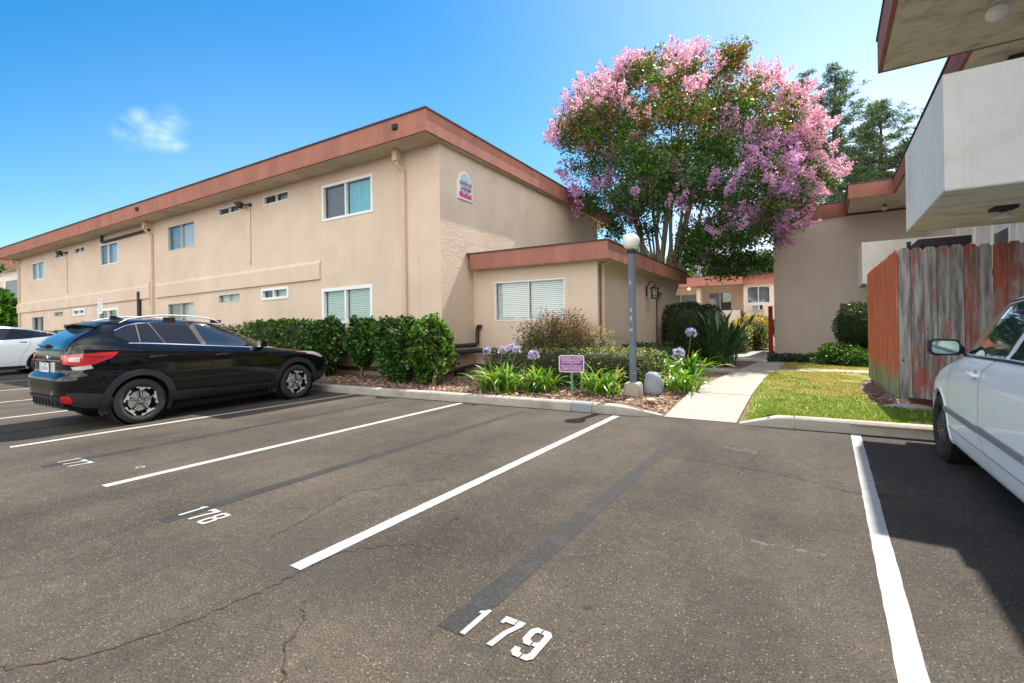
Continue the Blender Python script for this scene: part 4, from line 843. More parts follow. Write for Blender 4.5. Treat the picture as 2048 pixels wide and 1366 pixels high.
for k in range(7): mb.box(-2.22, YB-0.328, 2.10+k*0.042, -1.88, YB-0.3201, 2.118+k*0.042)
mb.box(-1.80, YB-0.328, 2.10, -1.62, YB-0.3201, 2.38); mb.build('grille', MT['dark_trim'], ac)
lamp = empty('balcony_lamp', (-6.3, YB+1.2, 3.78), label='small glowing ball lamp on the far balcony ceiling', cat='ceiling lamp')
MT['warm_lamp'] = mat('warm_lamp', (0.9, 0.7, 0.45), rough=0.3); b_ = MT['warm_lamp'].node_tree.nodes['Principled BSDF']; b_.inputs['Emission Color'].default_value = (1, 0.6, 0.3, 1); b_.inputs['Emission Strength'].default_value = 1.2
mb = MB(); mb.lathe([(0.11*math.sin(math.pi*k/8), 3.70+0.09*math.cos(math.pi*k/8)) for k in range(9)], (-6.3, YB+0.9, 0), 14); mb.build('lamp_globe', MT['warm_lamp'], lamp, smooth=True)
mb = MB(); mb.lathe([(0.0, 3.798), (0.05, 3.798), (0.05, 3.78), (0.0, 3.78)], (-6.3, YB+0.9, 0), 12); mb.build('base', MT['dark_trim'], lamp)

# hillside and houses behind
MT['hill'] = mat('hill', (0.07, 0.09, 0.035), (0.20, 0.17, 0.09), scale=0.5, rough=1.0)
mb = MB()
for i in range(12):
    for j in range(6):
        def H(a, b): return (-60+a*10, 52+b*16, -0.5+b*2.6+1.2*math.sin(a*1.3+b))
        mb.quad(H(i, j), H(i+1, j), H(i+1, j+1), H(i, j+1))
mb.build('hillside', MT['hill'], smooth='all')['kind'] = 'structure'
def house(name, x, y, w, d, z0, z1, wallm, roofm, ridge, label, gable='y', wins=()):
    h = empty(name, (x, y, z0), label=label, cat='house')
    mb = MB(); mb.box(x-w/2, y, z0, x+w/2, y+d, z1); mb.build('wall', MT[wallm], h)
    mb = MB(); e = 0.5
    if gable == 'y': mb.prism([(x-w/2-e, z1+0.01), (x+w/2+e, z1+0.01), (x+w/2+e, z1+0.2), (x, ridge), (x-w/2-e, z1+0.2)], 'y', y-e, y+d+e)
    else: mb.prism([(y-e, z1+0.01), (y+d+e, z1+0.01), (y+d+e, z1+0.2), (y+d/2, ridge), (y-e, z1+0.2)], 'x', x-w/2-e, x+w/2+e)
    mb.build('roof', MT[roofm], h)
    for (a, b, c, d_) in wins:
        mb = MB(); mb.box(x+a, y-0.08, b, x+c, y-0.002, d_); w_ = mb.build('window', MT['white_vinyl'], h); mb = MB(); mb.box(x+a+0.15, y-0.12, b+0.15, x+c-0.15, y-0.081, d_-0.15); mb.build('pane', MT['room'], w_)
MT['house_grey'] = mat('house_grey', (0.30, 0.30, 0.28), (0.35, 0.35, 0.33), rough=0.9); MT['house_blue'] = mat('house_blue', (0.42, 0.47, 0.52), rough=0.9); MT['roof_dark'] = mat('roof_dark', (0.05, 0.05, 0.055), (0.09, 0.09, 0.09), rough=0.9)
house('hill_house', -9.3, 66, 5.5, 8, 3, 9.0, 'house_grey', 'roof_dark', 10.6, 'grey house on the hill seen between the blossom tree limbs', 'x', ((-0.9, 6.9, 0.1, 8.4), (1.3, 6.9, 2.3, 8.4)))
house('hill_house', -5.0, 70, 4.2, 8, 4, 9.6, 'house_blue', 'roof_dark', 11.0, 'pale blue-grey house on the hill right of the grey one', 'x', ((-1.2, 7.6, 0.0, 9.0),))
house('gable_house', 0.6, 62, 6.5, 8, 3, 8.2, 'house_grey', 'roof_dark', 10.8, 'dark gabled roof peeping out beside the grey end wall', 'y')

# neighbour at the far left
nb = empty('neighbour_building', (-56, 16, 0), label='pale neighbour house with a red roof edge past the far end of the long building', cat='building')
mb = MB(); mb.box(-76, 13, -0.5, -49, 24, 6.25); mb.box(-63, 11, 2.6, -56.2, 12.99, 5.6); mb.build('wall', MT['stucco_white'], nb)
mb = MB(); mb.box(-76.5, 12.2, 6.26, -48.5, 12.3, 7.1); mb.box(-48.6, 12.31, 6.26, -48.5, 24.5, 7.1); mb.build('fascia', MT['fascia'], nb)
mb = MB(); mb.box(-76.4, 12.31, 6.27, -48.61, 24.4, 6.35); mb.build('roof', MT['soffit'], nb)
mb = MB(); mb.box(-55.2, 12.93, 3.6, -52.0, 12.998, 5.7); w_ = mb.build('window', MT['white_vinyl'], nb); mb = MB(); mb.box(-55.0, 12.90, 3.8, -52.2, 12.929, 5.5); mb.build('pane', MT['screen'], w_)

# ================================================================ fences
def fence_wood(name, grey, c_red=(0.36, 0.065, 0.035)):
    m = bpy.data.materials.new(name); m.use_nodes = True; nt = m.node_tree; n = nt.nodes; L = nt.links; bs = n['Principled BSDF']; bs.inputs['Roughness'].default_value = 0.9; bs.inputs['Specular IOR Level'].default_value = 0.2
    tcn = n.new('ShaderNodeTexCoord'); oi = n.new('ShaderNodeObjectInfo')
    ofs = n.new('ShaderNodeVectorMath'); ofs.operation = 'ADD'; L.new(tcn.outputs['Object'], ofs.inputs[0])
    cb = n.new('ShaderNodeCombineXYZ'); ml = n.new('ShaderNodeMath'); ml.operation = 'MULTIPLY'; ml.inputs[1].default_value = 37.0; L.new(oi.outputs['Random'], ml.inputs[0])
    for k in range(3): L.new(ml.outputs[0], cb.inputs[k])
    L.new(cb.outputs[0], ofs.inputs[1])
    mp = n.new('ShaderNodeMapping'); mp.inputs['Scale'].default_value = (14, 14, 1.3); L.new(ofs.outputs[0], mp.inputs[0])
    def noise(v, s, d=5, r=0.6):
        x = n.new('ShaderNodeTexNoise'); x.inputs['Scale'].default_value = s; x.inputs['Detail'].default_value = d; x.inputs['Roughness'].default_value = r; L.new(v, x.inputs['Vector']); return x.outputs['Fac']
    def ramp(src, p0, p1, a, b):
        r = n.new('ShaderNodeValToRGB'); r.color_ramp.elements[0].position = p0; r.color_ramp.elements[1].position = p1; r.color_ramp.elements[0].color = c4(a); r.color_ramp.elements[1].color = c4(b); L.new(src, r.inputs[0]); return r.outputs[0]
    def mix(f, a, b):
        x = n.new('ShaderNodeMixRGB'); L.new(f, x.inputs[0]); L.new(a, x.inputs[1]); L.new(b, x.inputs[2]); return x.outputs[0]
    grain = noise(mp.outputs[0], 1.2)
    red = ramp(grain, 0.35, 0.7, (c_red[0]*0.75, c_red[1]*0.75, c_red[2]*0.75), (c_red[0]*1.25, c_red[1]*1.4, c_red[2]*1.4))
    gr = ramp(grain, 0.38, 0.62, (0.16, 0.145, 0.14), (0.44, 0.41, 0.39))
    mp2 = n.new('ShaderNodeMapping'); mp2.inputs['Scale'].default_value = (5, 5, 1.4); L.new(ofs.outputs[0], mp2.inputs[0])
    wear = noise(mp2.outputs[0], 1.0, 6, 0.7); wj = n.new('ShaderNodeMath'); wj.operation = 'MULTIPLY_ADD'; wj.inputs[1].default_value = 0.30*(1 if grey > 0.3 else 0); L.new(oi.outputs['Random'], wj.inputs[0]); L.new(wear, wj.inputs[2]); wear = wj.outputs[0]
    f = ramp(wear, 0.62-grey*0.14, 0.77-grey*0.14, (0, 0, 0), (1, 1, 1))
    c = mix(f, red, gr)
    # knots
    vo = n.new('ShaderNodeTexVoronoi'); vo.inputs['Scale'].default_value = 3.2; mp3 = n.new('ShaderNodeMapping'); mp3.inputs['Scale'].default_value = (1.6, 1.6, 0.9); L.new(ofs.outputs[0], mp3.inputs[0]); L.new(mp3.outputs[0], vo.inputs['Vector'])
    kf = ramp(vo.outputs['Distance'], 0.05, 0.075, (1, 1, 1), (0, 0, 0)); kc = n.new('ShaderNodeRGB'); kc.outputs[0].default_value = (0.07, 0.02, 0.02, 1); c = mix(kf, c, kc.outputs[0])
    if name.endswith('mossy'):  # greenish tone towards the foot of the boards
        sx = n.new('ShaderNodeSeparateXYZ'); L.new(tcn.outputs['Object'], sx.inputs[0]); ad = n.new('ShaderNodeMath'); ad.operation = 'MULTIPLY_ADD'; ad.inputs[1].default_value = 0.9; L.new(noise(mp.outputs[0], 0.9), ad.inputs[0]); L.new(sx.outputs['Z'], ad.inputs[2])
        mf = ramp(ad.outputs[0], 0.80, 1.02, (1, 1, 1), (0, 0, 0)); mc = ramp(grain, 0.35, 0.65, (0.16, 0.19, 0.05), (0.42, 0.42, 0.30)); c = mix(mf, c, mc)
    L.new(c, bs.inputs['Base Color'])
    bp = n.new('ShaderNodeBump'); bp.inputs['Strength'].default_value = 0.5; bp.inputs['Distance'].default_value = 0.006; L.new(grain, bp.inputs['Height']); L.new(bp.outputs[0], bs.inputs['Normal'])
    return m
MT['fence_front'] = fence_wood('fence_front', 0.68, (0.38, 0.10, 0.07)); MT['fence_side'] = fence_wood('fence_side_mossy', 0.0, (0.60, 0.150, 0.078)); MT['fence_red'] = fence_wood('fence_red', 0.0, (0.34, 0.035, 0.025))
fe = empty('wooden_fence', (1.36, 9.07, 0.14), label='tall weathered red board fence with dog-ear tops behind the white car', cat='fence')
def board(axis, c, a, w, z0, z1, t, m, ear=0.035, par=None):
    mb = MB(); jz = random.uniform(-0.012, 0.012); l = random.uniform(-0.004, 0.004)
    poly = [(a, z0), (a+w, z0), (a+w+l, z1+jz-ear*1.3), (a+w+l-ear, z1+jz), (a+l+ear, z1+jz), (a+l, z1+jz-ear*1.3)]
    mb.prism(poly, 'y' if axis == 'y' else 'x', c, c+t)
    return mb.build('board', MT[m], par or fe, bevel=0.002)
a = 1.365; k = 0
while a < 3.4:
    board('y', 9.07+random.uniform(-0.004, 0.004), a, 0.142, 0.27+random.uniform(-0.02, 0.02), 2.47, 0.02, 'fence_front'); a += 0.1475; k += 1
b = 9.095
while b < 12.25:
    board('x', 1.345+random.uniform(-0.004, 0.004), b, 0.140, 0.24+random.uniform(-0.02, 0.02), 2.46-(b-9.1)*0.03, 0.02, 'fence_side'); b += 0.1455
mb = MB(); mb.box(1.375, 9.10, 0.08, 1.465, 9.19, 2.40); mb.box(1.375, 12.15, 0.05, 1.465, 12.24, 2.3); mb.box(3.0, 9.10, 0.08, 3.09, 9.19, 2.4); mb.build('post', MT['fence_front'], fe)
mb = MB(); mb.box(1.47, 9.095, 0.5, 2.99, 9.135, 0.6); mb.box(1.47, 9.095, 2.0, 2.99, 9.135, 2.1); mb.box(1.37, 9.2, 0.5, 1.41, 12.14, 0.6); mb.box(1.37, 9.2, 2.0, 1.41, 12.14, 2.1); mb.build('rail', MT['fence_front'], fe)
mb = MB(); mb.box(1.375, 9.5, 0.10, 1.385, 11.8, 0.23); mb.build('kickboard', MT['fence_front'], fe)
# concrete lumps under the fence
def rock(name, x, y, z, sx, sy, sz, m, label, group=None, seed=0, cat='rock'):
    bm = bmesh.new(); bmesh.ops.create_icosphere(bm, subdivisions=3, radius=1); rr = random.Random(seed); ph = [rr.uniform(0, 6) for _ in range(6)]
    for v in bm.verts:
        p = v.co; k = 1+0.13*math.sin(2.3*p.x+ph[0])+0.10*math.sin(3.1*p.y+ph[1])+0.10*math.sin(2.7*p.z+ph[2])+0.05*math.sin(7*p.x+5*p.y+ph[3])
        q = Vector((p.x*k*sx, p.y*k*sy, p.z*k*sz)); q.x = max(-sx*0.95, min(sx*0.98, q.x)); v.co = q
    me = bpy.data.meshes.new(name); bm.to_mesh(me); bm.free(); me.materials.append(MT[m]); me.polygons.foreach_set('use_smooth', [True]*len(me.polygons))
    o = bpy.data.objects.new(name, me); col.objects.link(o); o.location = (x, y, z); o.rotation_euler = (0, 0, rr.uniform(0, 3)); return tag(o, label, cat, group)
MT['rock_grey'] = mat('rock_grey', (0.24, 0.28, 0.33), (0.33, 0.37, 0.42), scale=4, rough=0.9, bump=0.6, bscale=20, c3=(0.12, 0.13, 0.14), s3=5, f3=0.6)
MT['rock_tan'] = mat('rock_tan', (0.36, 0.27, 0.20), (0.48, 0.38, 0.29), scale=7, rough=0.9, bump=0.5, bscale=20)
rock('concrete_footing', 1.42, 8.93, 0.14, 0.30, 0.12, 0.06, 'kerb', 'rough concrete lump at the foot of the fence corner', seed=3, cat='concrete footing')
# red fence panel and post at the back
x0, y0 = rot3(2.2, 22.0)
fe2 = empty('red_fence', (1.9, 20.3, 0), label='dark red board fence standing behind the round bush', cat='fence')
zb = hground(20.3)
for i in range(12): board('y', 20.3, 1.53+i*0.15, 0.145, zb, zb+1.95, 0.02, 'fence_red', par=fe2)
mb = MB(); mb.box(1.45, 20.28, zb, 1.525, 20.37, zb+1.98); mb.build('post', MT['fence_red'], fe2)
gp = empty('gate_post', (-0.78, 24.2, -0.1), label='tall red wooden gate post at the corner of the grey end wall', cat='gate post')
x_, y_ = rot3(-2.12, 24.25)
mb = MB(); mb.box(x_-0.08, y_-0.09, -0.1, x_+0.09, y_+0.08, 2.0); mb.build('post', MT['fence_red'], gp); mb = MB(); mb.box(x_-0.10, y_-0.11, 2.001, x_+0.11, y_+0.10, 2.04); mb.build('cap', MT['fence_red'], gp)
# ================================================================ vehicles
MT['paint_black'] = mat('paint_black', (0.005, 0.005, 0.006), rough=0.07, coat=0.0, spec=0.55)
MT['paint_white'] = mat('paint_white', (0.93, 0.94, 0.94), rough=0.45, coat=0.35, c3=(0.84, 0.85, 0.85), s3=1.5, f3=0.25)
MT['mirror_face'] = mat('mirror_face', (0.22, 0.30, 0.29), rough=0.05, metal=1.0)
MT['paint_pearl'] = mat('paint_pearl', (0.72, 0.80, 0.86), rough=0.3, coat=0.9)
MT['cladding'] = mat('cladding', (0.020, 0.021, 0.023), (0.028, 0.029, 0.031), rough=0.6, scale=8, bump=0.15, bscale=200, bdist=0.002)
MT['car_glass'] = mat('car_glass', (0.012, 0.016, 0.020), rough=0.04, coat=1.0, spec=0.9)
MT['car_glass_tint'] = mat('car_glass_tint', (0.020, 0.021, 0.028), rough=0.06, spec=0.35)
MT['car_glass_green'] = mat('car_glass_green', (0.030, 0.050, 0.045), rough=0.04, coat=1.0, spec=0.9)
MT['chrome'] = mat('chrome', (0.80, 0.80, 0.80), rough=0.12, metal=1.0)
MT['silver'] = mat('silver', (0.78, 0.78, 0.78), rough=0.30, metal=0.55)
MT['tyre'] = mat('tyre', (0.022, 0.021, 0.020), (0.04, 0.037, 0.034), scale=12, rough=0.85, bump=0.3, bscale=60)
MT['rim_black'] = mat('rim_black', (0.012, 0.012, 0.013), rough=0.3, spec=0.6)
MT['rim_steel'] = mat('rim_steel', (0.07, 0.06, 0.055), (0.12, 0.10, 0.085), scale=14, rough=0.55, metal=0.4)
MT['lamp_red'] = mat('lamp_red', (0.55, 0.012, 0.015), rough=0.12, coat=1.0)
MT['lamp_red_deep'] = mat('lamp_red_deep', (0.28, 0.008, 0.010), rough=0.15, coat=1.0)
MT['lamp_clear'] = mat('lamp_clear', (0.62, 0.60, 0.56), rough=0.15, coat=1.0)
MT['seam'] = mat('seam', (0.002, 0.002, 0.002), rough=0.9)
MT['seam_grey'] = mat('seam_grey', (0.26, 0.27, 0.28), rough=0.9)
MT['handle_shade'] = mat('handle_shade', (0.50, 0.52, 0.53), rough=0.5)
MT['handle_black'] = mat('handle_black', (0.05, 0.05, 0.055), rough=0.12, metal=0.7)
MT['plate'] = mat('plate', (0.70, 0.70, 0.72), rough=0.5)
MT['plate_ink'] = mat('plate_ink', (0.05, 0.07, 0.20), rough=0.6)
MT['rub_strip'] = mat('rub_strip', (0.20, 0.21, 0.21), (0.28, 0.29, 0.28), rough=0.6, scale=20, stretch=(1, 1, 6))

class CarBody:
    """body described by horizontal slices: rear y, front y, half width, roundness at each height"""
    def __init__(s, tab, belt, kshear, y_ref):
        zs = [t[0] for t in tab]; zz = np.linspace(zs[0], zs[-1], 400)
        def sm(k, w=7):
            v = np.interp(zz, zs, [t[k] for t in tab]); vp = np.pad(v, w, mode='edge'); ker = np.hanning(2*w+1); ker /= ker.sum(); return np.convolve(vp, ker, 'valid')
        s.zz = zz; s.yr = sm(1); s.yf = sm(2); s.w = sm(3); s.n = sm(4); s.z0 = zs[0]; s.z1 = zs[-1]; s.belt = belt; s.k = kshear; s.yref = y_ref
    def g(s, z):
        return (np.interp(z, s.zz, s.yr), np.interp(z, s.zz, s.yf), np.interp(z, s.zz, s.w), np.interp(z, s.zz, s.n))
    def shear(s, zs, y):
        b = max(0.0, 1-abs((zs-s.belt)/0.45))**1.0; b = b*b*(3-2*b); return s.k*(s.yref-max(-2.0, min(s.yref+0.9, y)))*b
    def unshear(s, z, y):
        q = z
        for _ in range(6): q = z-s.shear(q, y)
        return q
    def pt(s, th, zs):
        """th radians: 0 right side, +90 front centre, -90 rear centre, 180 left"""
        yr, yf, w, n = s.g(zs); c, si = math.cos(th), math.sin(th)
        x = w*math.copysign(abs(c)**(2/n), c); y = (yr+yf)/2+(yf-yr)/2*math.copysign(abs(si)**(2/n), si)
        return (x, y, zs+s.shear(zs, y))
    def mesh(s, nz=64):
        ths = []
        base = [0, .03, .08, .2, .5, 1.2, 2.5, 5, 9, 14, 20, 27, 35, 43, 50, 57, 64, 70, 75.5, 80, 83.5, 86, 88, 89.2, 89.8, 90]
        q = [R(t) for t in base]; ths = q + [math.pi-t for t in reversed(q[:-1])] + [math.pi+t for t in q[1:]] + [2*math.pi-t for t in reversed(q[1:-1])]
        zl = list(np.linspace(s.z0, s.z1, nz)); rings = [[s.pt(t, z) for t in ths] for z in zl]
        mb = MB(); mb.rings(rings); return mb
    # maps for panels
    def side(s, y, z, off, sgn=1):
        zs = s.unshear(z, y); yr, yf, w, n = s.g(zs); f = abs((y-(yr+yf)/2)/((yf-yr)/2)); f = min(f, 0.99999)
        return (sgn*(w*(1-f**n)**(1/n)+off), y, z)
    def wrap(s, thd, z, off, sgn=1):
        th = R(thd); y = s.pt(th, z)[1]; zs = s.unshear(z, y); p = s.pt(th, zs); d = Vector((math.cos(th), math.sin(th), 0)); 
        return (sgn*(p[0]+d.x*off), p[1]+d.y*off, z)
    def rear(s, x, z, off, sgn=1):
        zs = z
        for _ in range(5):
            yr, yf, w, n = s.g(zs); f = min(abs(x)/w, 0.9999); y = (yr+yf)/2-(yf-yr)/2*(1-f**n)**(1/n); zs = s.unshear(z, y)
        return (x, y-off, z+off*0.3)
    def front(s, x, z, off, sgn=1):
        yr, yf, w, n = s.g(z); f = min(abs(x)/w, 0.9999); y = (yr+yf)/2+(yf-yr)/2*(1-f**n)**(1/n)
        return (x, y+off, z+off*0.6+s.shear(z, y))
def patch(name, poly, mapf, off, m, parent, du=0.06, dv=0.05, sgn=1, inner=-0.006, smooth='all', hole=None):
    """panel cut to a 2D outline and laid on the body surface with a turned-in edge"""
    bm = bmesh.new(); vs = [bm.verts.new((p[0], p[1], 0)) for p in poly]
    if hole:
        hv = [bm.verts.new((p[0], p[1], 0)) for p in hole]; n = len(vs)
        for i in range(n): bm.faces.new((vs[i], vs[(i+1) % n], hv[(i+1) % n], hv[i]))
    else: bm.faces.new(vs)
    us = [p[0] for p in poly]; ws = [p[1] for p in poly]
    u = min(us)+du
    while u < max(us)-1e-4:
        bmesh.ops.bisect_plane(bm, geom=bm.verts[:]+bm.edges[:]+bm.faces[:], plane_co=(u, 0, 0), plane_no=(1, 0, 0)); u += du
    v = min(ws)+dv
    while v < max(ws)-1e-4:
        bmesh.ops.bisect_plane(bm, geom=bm.verts[:]+bm.edges[:]+bm.faces[:], plane_co=(0, v, 0), plane_no=(0, 1, 0)); v += dv
    bm.verts.index_update(); V = [tuple(q.co) for q in bm.verts]; F = [[q.index for q in f.verts] for f in bm.faces]; B = [(e.verts[0].index, e.verts[1].index) for e in bm.edges if len(e.link_faces) == 1]; bm.free()
    mb = MB(); top = [mapf(a, b, off, sgn) for a, b, _ in V]; bot = [mapf(a, b, inner, sgn) for a, b, _ in V]; n = len(V)
    mb.add(top+bot, F+[(a, b, b+n, a+n) for a, b in B])
    return mb.build(name, m if isinstance(m, bpy.types.Material) else MT[m], parent, smooth=smooth if smooth != 'all' else 40, local=True, fix=True)
def seam(mb, body, pts, sgn=1, w=0.006, off=0.0015, fn='side'):
    f = getattr(body, fn); P = []
    for a, b in zip(pts[:-1], pts[1:]):
        k = max(1, int(math.hypot(b[0]-a[0], b[1]-a[1])/0.06))
        for i in range(k): P.append((a[0]+(b[0]-a[0])*i/k, a[1]+(b[1]-a[1])*i/k))
    P.append(pts[-1])
    for a, b in zip(P[:-1], P[1:]):
        dx, dz = b[0]-a[0], b[1]-a[1]; l = math.hypot(dx, dz) or 1; nx, nz = -dz/l*w/2, dx/l*w/2
        mb.quad(f(a[0]+nx, a[1]+nz, off, sgn), f(a[0]-nx, a[1]-nz, off, sgn), f(b[0]-nx, b[1]-nz, off, sgn), f(b[0]+nx, b[1]+nz, off, sgn))
def circle(cx, cz, r, n=40, a0=0, a1=360, ex=1.0): return [(cx+r*math.cos(R(a0+(a1-a0)*k/n)), cz+ex*r*math.sin(R(a0+(a1-a0)*k/n))) for k in range(n+(0 if a1-a0 == 360 else 1))]
def wheel(car, x, y, r, w, kind, sgn):
    """sgn +1 right side; x = outer face"""
    wh = empty('wheel', (x, y, r)); wh.parent = car
    def X(d): return -sgn*d                    # local x inward
    T = MB(); s = sgn; rr = r
    prof = [(0.66, 0.030), (0.71, 0.010), (0.82, 0.0), (0.93, 0.008), (0.98, 0.028), (1.0, 0.06), (1.0, w-0.06), (0.98, w-0.028), (0.93, w-0.008), (0.71, w-0.01), (0.66, w-0.03)]
    T.lathe([(a*rr, X(h)) for a, h in prof], (0, 0, 0), 48, 'x')
    ty = T.build('tyre', MT['tyre'], wh, smooth=60, local=True)
    G = MB()
    for k in range(48):                        # tread grooves as raised blocks
        a0 = 2*math.pi*k/48; a1 = a0+2*math.pi/48*0.62
        for (h0, h1) in ((0.035, 0.09), (0.10, w-0.10), (w-0.09, w-0.035)):
            q = [(rr*1.004*math.cos(a), rr*1.004*math.sin(a)) for a in (a0, a1)]; p = [(rr*0.985*math.cos(a), rr*0.985*math.sin(a)) for a in (a0, a1)]
            G.add([(X(h0), *q[0]), (X(h0), *q[1]), (X(h1), *q[1]), (X(h1), *q[0]), (X(h0), *p[0]), (X(h0), *p[1]), (X(h1), *p[1]), (X(h1), *p[0])], [(0, 1, 2, 3), (0, 1, 5, 4), (2, 3, 7, 6), (1, 2, 6, 5), (3, 0, 4, 7)])
    G.build('tread', MT['tyre'], wh, local=True)
    R0 = 0.715*r
    D = MB(); D.lathe([(0.0, X(0.10)), (R0*0.4, X(0.10)), (R0*0.93, X(0.13)), (R0*0.94, X(0.035)), (R0*0.98, X(0.015)), (R0*1.0, X(0.020)), (R0, X(w-0.03))], (0, 0, 0), 48, 'x')
    rim = D.build('rim', MT['rim_black' if kind != 'steel' else 'rim_steel'], wh, smooth=30, local=True)
    if kind == 'alloy':
        S = MB(); B_ = MB()
        for k in range(5):
            a = 2*math.pi*k/5+0.25
            def P(rad, ang): return (rad*R0*math.cos(a+ang), rad*R0*math.sin(a+ang))
            # black blade, silver hooked end
            bl = [P(0.16, -0.35), P(0.16, 0.35), P(0.55, 0.20), P(0.92, 0.10), P(0.92, -0.22), P(0.55, -0.10)]
            B_.prism(bl, 'x', X(0.05), X(0.020))
            sv = [P(0.66, 0.16), P(0.70, -0.14), P(0.84, -0.22), P(0.80, -0.50), P(0.95, -0.55), P(0.955, 0.34), P(0.84, 0.33), P(0.82, 0.14)]
            S.prism(sv, 'x', X(0.040), X(0.008))
            sv2 = [P(0.20, -0.10), P(0.20, 0.10), P(0.60, 0.12), P(0.60, 0.03)]
            S.prism(sv2, 'x', X(0.030), X(0.0165))
        B_.build('spokes', MT['rim_black'], rim, local=True, fix=True); S.build('spokes', MT['silver'], rim, local=True, fix=True)
        H = MB(); H.lathe([(0, X(0.008)), (R0*0.12, X(0.010)), (R0*0.15, X(0.03))], (0, 0, 0), 20, 'x')
        for k in range(5): a = 2*math.pi*k/5; H.lathe([(0, X(0.022)), (0.010, X(0.022)), (0.011, X(0.05))], (0, R0*0.26*math.cos(a), R0*0.26*math.sin(a)), 8, 'x')
        H.build('hub', MT['chrome'], rim, local=True)
        Q = MB(); Q.lathe([(R0*0.10, X(0.07)), (R0*0.62, X(0.07)), (R0*0.62, X(0.085))], (0, 0, 0), 30, 'x'); Q.build('brake_disc', MT['silver'], rim, local=True)
    elif kind == 'steel':
        S = MB(); S.lathe([(0, X(0.035)), (R0*0.20, X(0.03)), (R0*0.34, X(0.045)), (R0*0.50, X(0.03)), (R0*0.66, X(0.035)), (R0*0.90, X(0.075))], (0, 0, 0), 36, 'x')
        S.build('hub', MT['rim_steel'], rim, local=True, smooth=True)
        H = MB()
        for k in range(14):
            a = 2*math.pi*k/14; c = (0, R0*0.76*math.cos(a), R0*0.76*math.sin(a)); H.lathe([(0, X(0.042)), (0.014, X(0.042)), (0.014, X(0.07))], c, 8, 'x')
        H.build('vent_holes', MT['seam'], rim, local=True)
        for k in range(5):
            N_ = MB(); a = 2*math.pi*k/5+0.4; N_.lathe([(0, X(0.006)), (0.011, X(0.010)), (0.012, X(0.045))], (0, R0*0.30*math.cos(a), R0*0.30*math.sin(a)), 8, 'x'); N_.build('wheel_nut', MT['chrome'], rim, local=True)
    else:
        S = MB()
        for k in range(5):
            a = 2*math.pi*k/5
            def P(rad, ang): return (rad*R0*math.cos(a+ang), rad*R0*math.sin(a+ang))
            S.prism([P(0.12, -0.5), P(0.12, 0.5), P(0.93, 0.16), P(0.93, -0.16)], 'x', X(0.05), X(0.015))
        S.build('spokes', MT['rim_steel'], rim, local=True, fix=True)
    return wh
def make_car(name, loc, rz, label, cat, tab, belt, kshear, yref, paint, wheels, wr, ww, kind, hw, well=1.13):
    car = empty(name, loc, rz, label, cat); cb = CarBody(tab, belt, kshear, yref)
    o = cb.mesh().build('body', MT[paint], car, smooth=45, local=True, fix=True)
    cutters = []
    for y in wheels:
        for s in (-1, 1):
            m = MB(); m.lathe([(0, s*(hw-0.36)), (wr*well, s*(hw-0.36)), (wr*well, s*(hw+0.2)), (0, s*(hw+0.2))], (0, y, wr+0.01), 40, 'x')
            c = m.build('cutter', MT['seam'], car, local=True, fix=True); cutters.append(c)
            bo = o.modifiers.new('b', 'BOOLEAN'); bo.object = c; bo.operation = 'DIFFERENCE'; bo.solver = 'EXACT'
    bpy.context.view_layer.update()
    dg = bpy.context.evaluated_depsgraph_get(); me = bpy.data.meshes.new_from_object(o.evaluated_get(dg)); o.modifiers.clear(); old = o.data; o.data = me; bpy.data.meshes.remove(old)
    for c in cutters: bpy.data.objects.remove(c, do_unlink=True)
    for y in wheels:
        for s in (-1, 1):
            m = MB(); r_ = wr*well-0.003; m.lathe([(0, s*(hw-0.357)), (r_, s*(hw-0.357)), (r_, s*(hw-0.03))], (0, y, wr+0.01), 40, 'x'); m.build('wheel_well', MT['seam'], car, smooth=True, local=True)
            wheel(car, s*hw, y, wr, ww, kind, s)
    m = MB(); m.box(-hw+0.16, wheels[0]+0.5, 0.16, hw-0.16, wheels[1]-0.5, tab[0][0]+0.01); m.build('underbody', MT['seam'], car, local=True)
    return car, cb

# ---- black crossover -----------------------------------------------------------------
tab = [ # z, rear y, front y, half width, roundness
 (0.26, -2.02, 2.02, 0.76, 7), (0.33, -2.14, 2.12, 0.83, 7), (0.45, -2.21, 2.20, 0.875, 7), (0.62, -2.26, 2.235, 0.885, 7), (0.745, -2.26, 2.22, 0.89, 7),
 (0.78, -2.24, 2.19, 0.89, 7), (0.80, -2.18, 2.16, 0.89, 7), (0.90, -2.175, 2.06, 0.892, 7), (0.97, -2.17, 1.90, 0.890, 7), (1.01, -2.165, 1.60, 0.880, 7), (1.045, -2.155, 1.25, 0.868, 7), (1.07, -2.145, 1.02, 0.855, 7),
 (1.10, -2.13, 0.93, 0.840, 6.5), (1.14, -2.10, 0.83, 0.812, 6.5), (1.23, -2.02, 0.63, 0.775, 6.5), (1.34, -1.92, 0.38, 0.735, 6.5), (1.45, -1.83, 0.12, 0.695, 6.5), (1.53, -1.77, -0.06, 0.660, 6.5), (1.565, -1.74, -0.20, 0.63, 6), (1.595, -1.64, -0.38, 0.55, 5), (1.613, -1.35, -0.62, 0.42, 4), (1.622, -1.1, -0.80, 0.2, 4)]
HEAD = R(-0.6)
car, cb = make_car('parked_car', (-9.56, 4.85, 0), HEAD, 'glossy black crossover parked facing the hedge with chrome window trim and roof rails', 'car', tab, 1.13, 0.055, 0.6, 'paint_black', (-1.335, 1.345), 0.345, 0.225, 'alloy', 0.885)
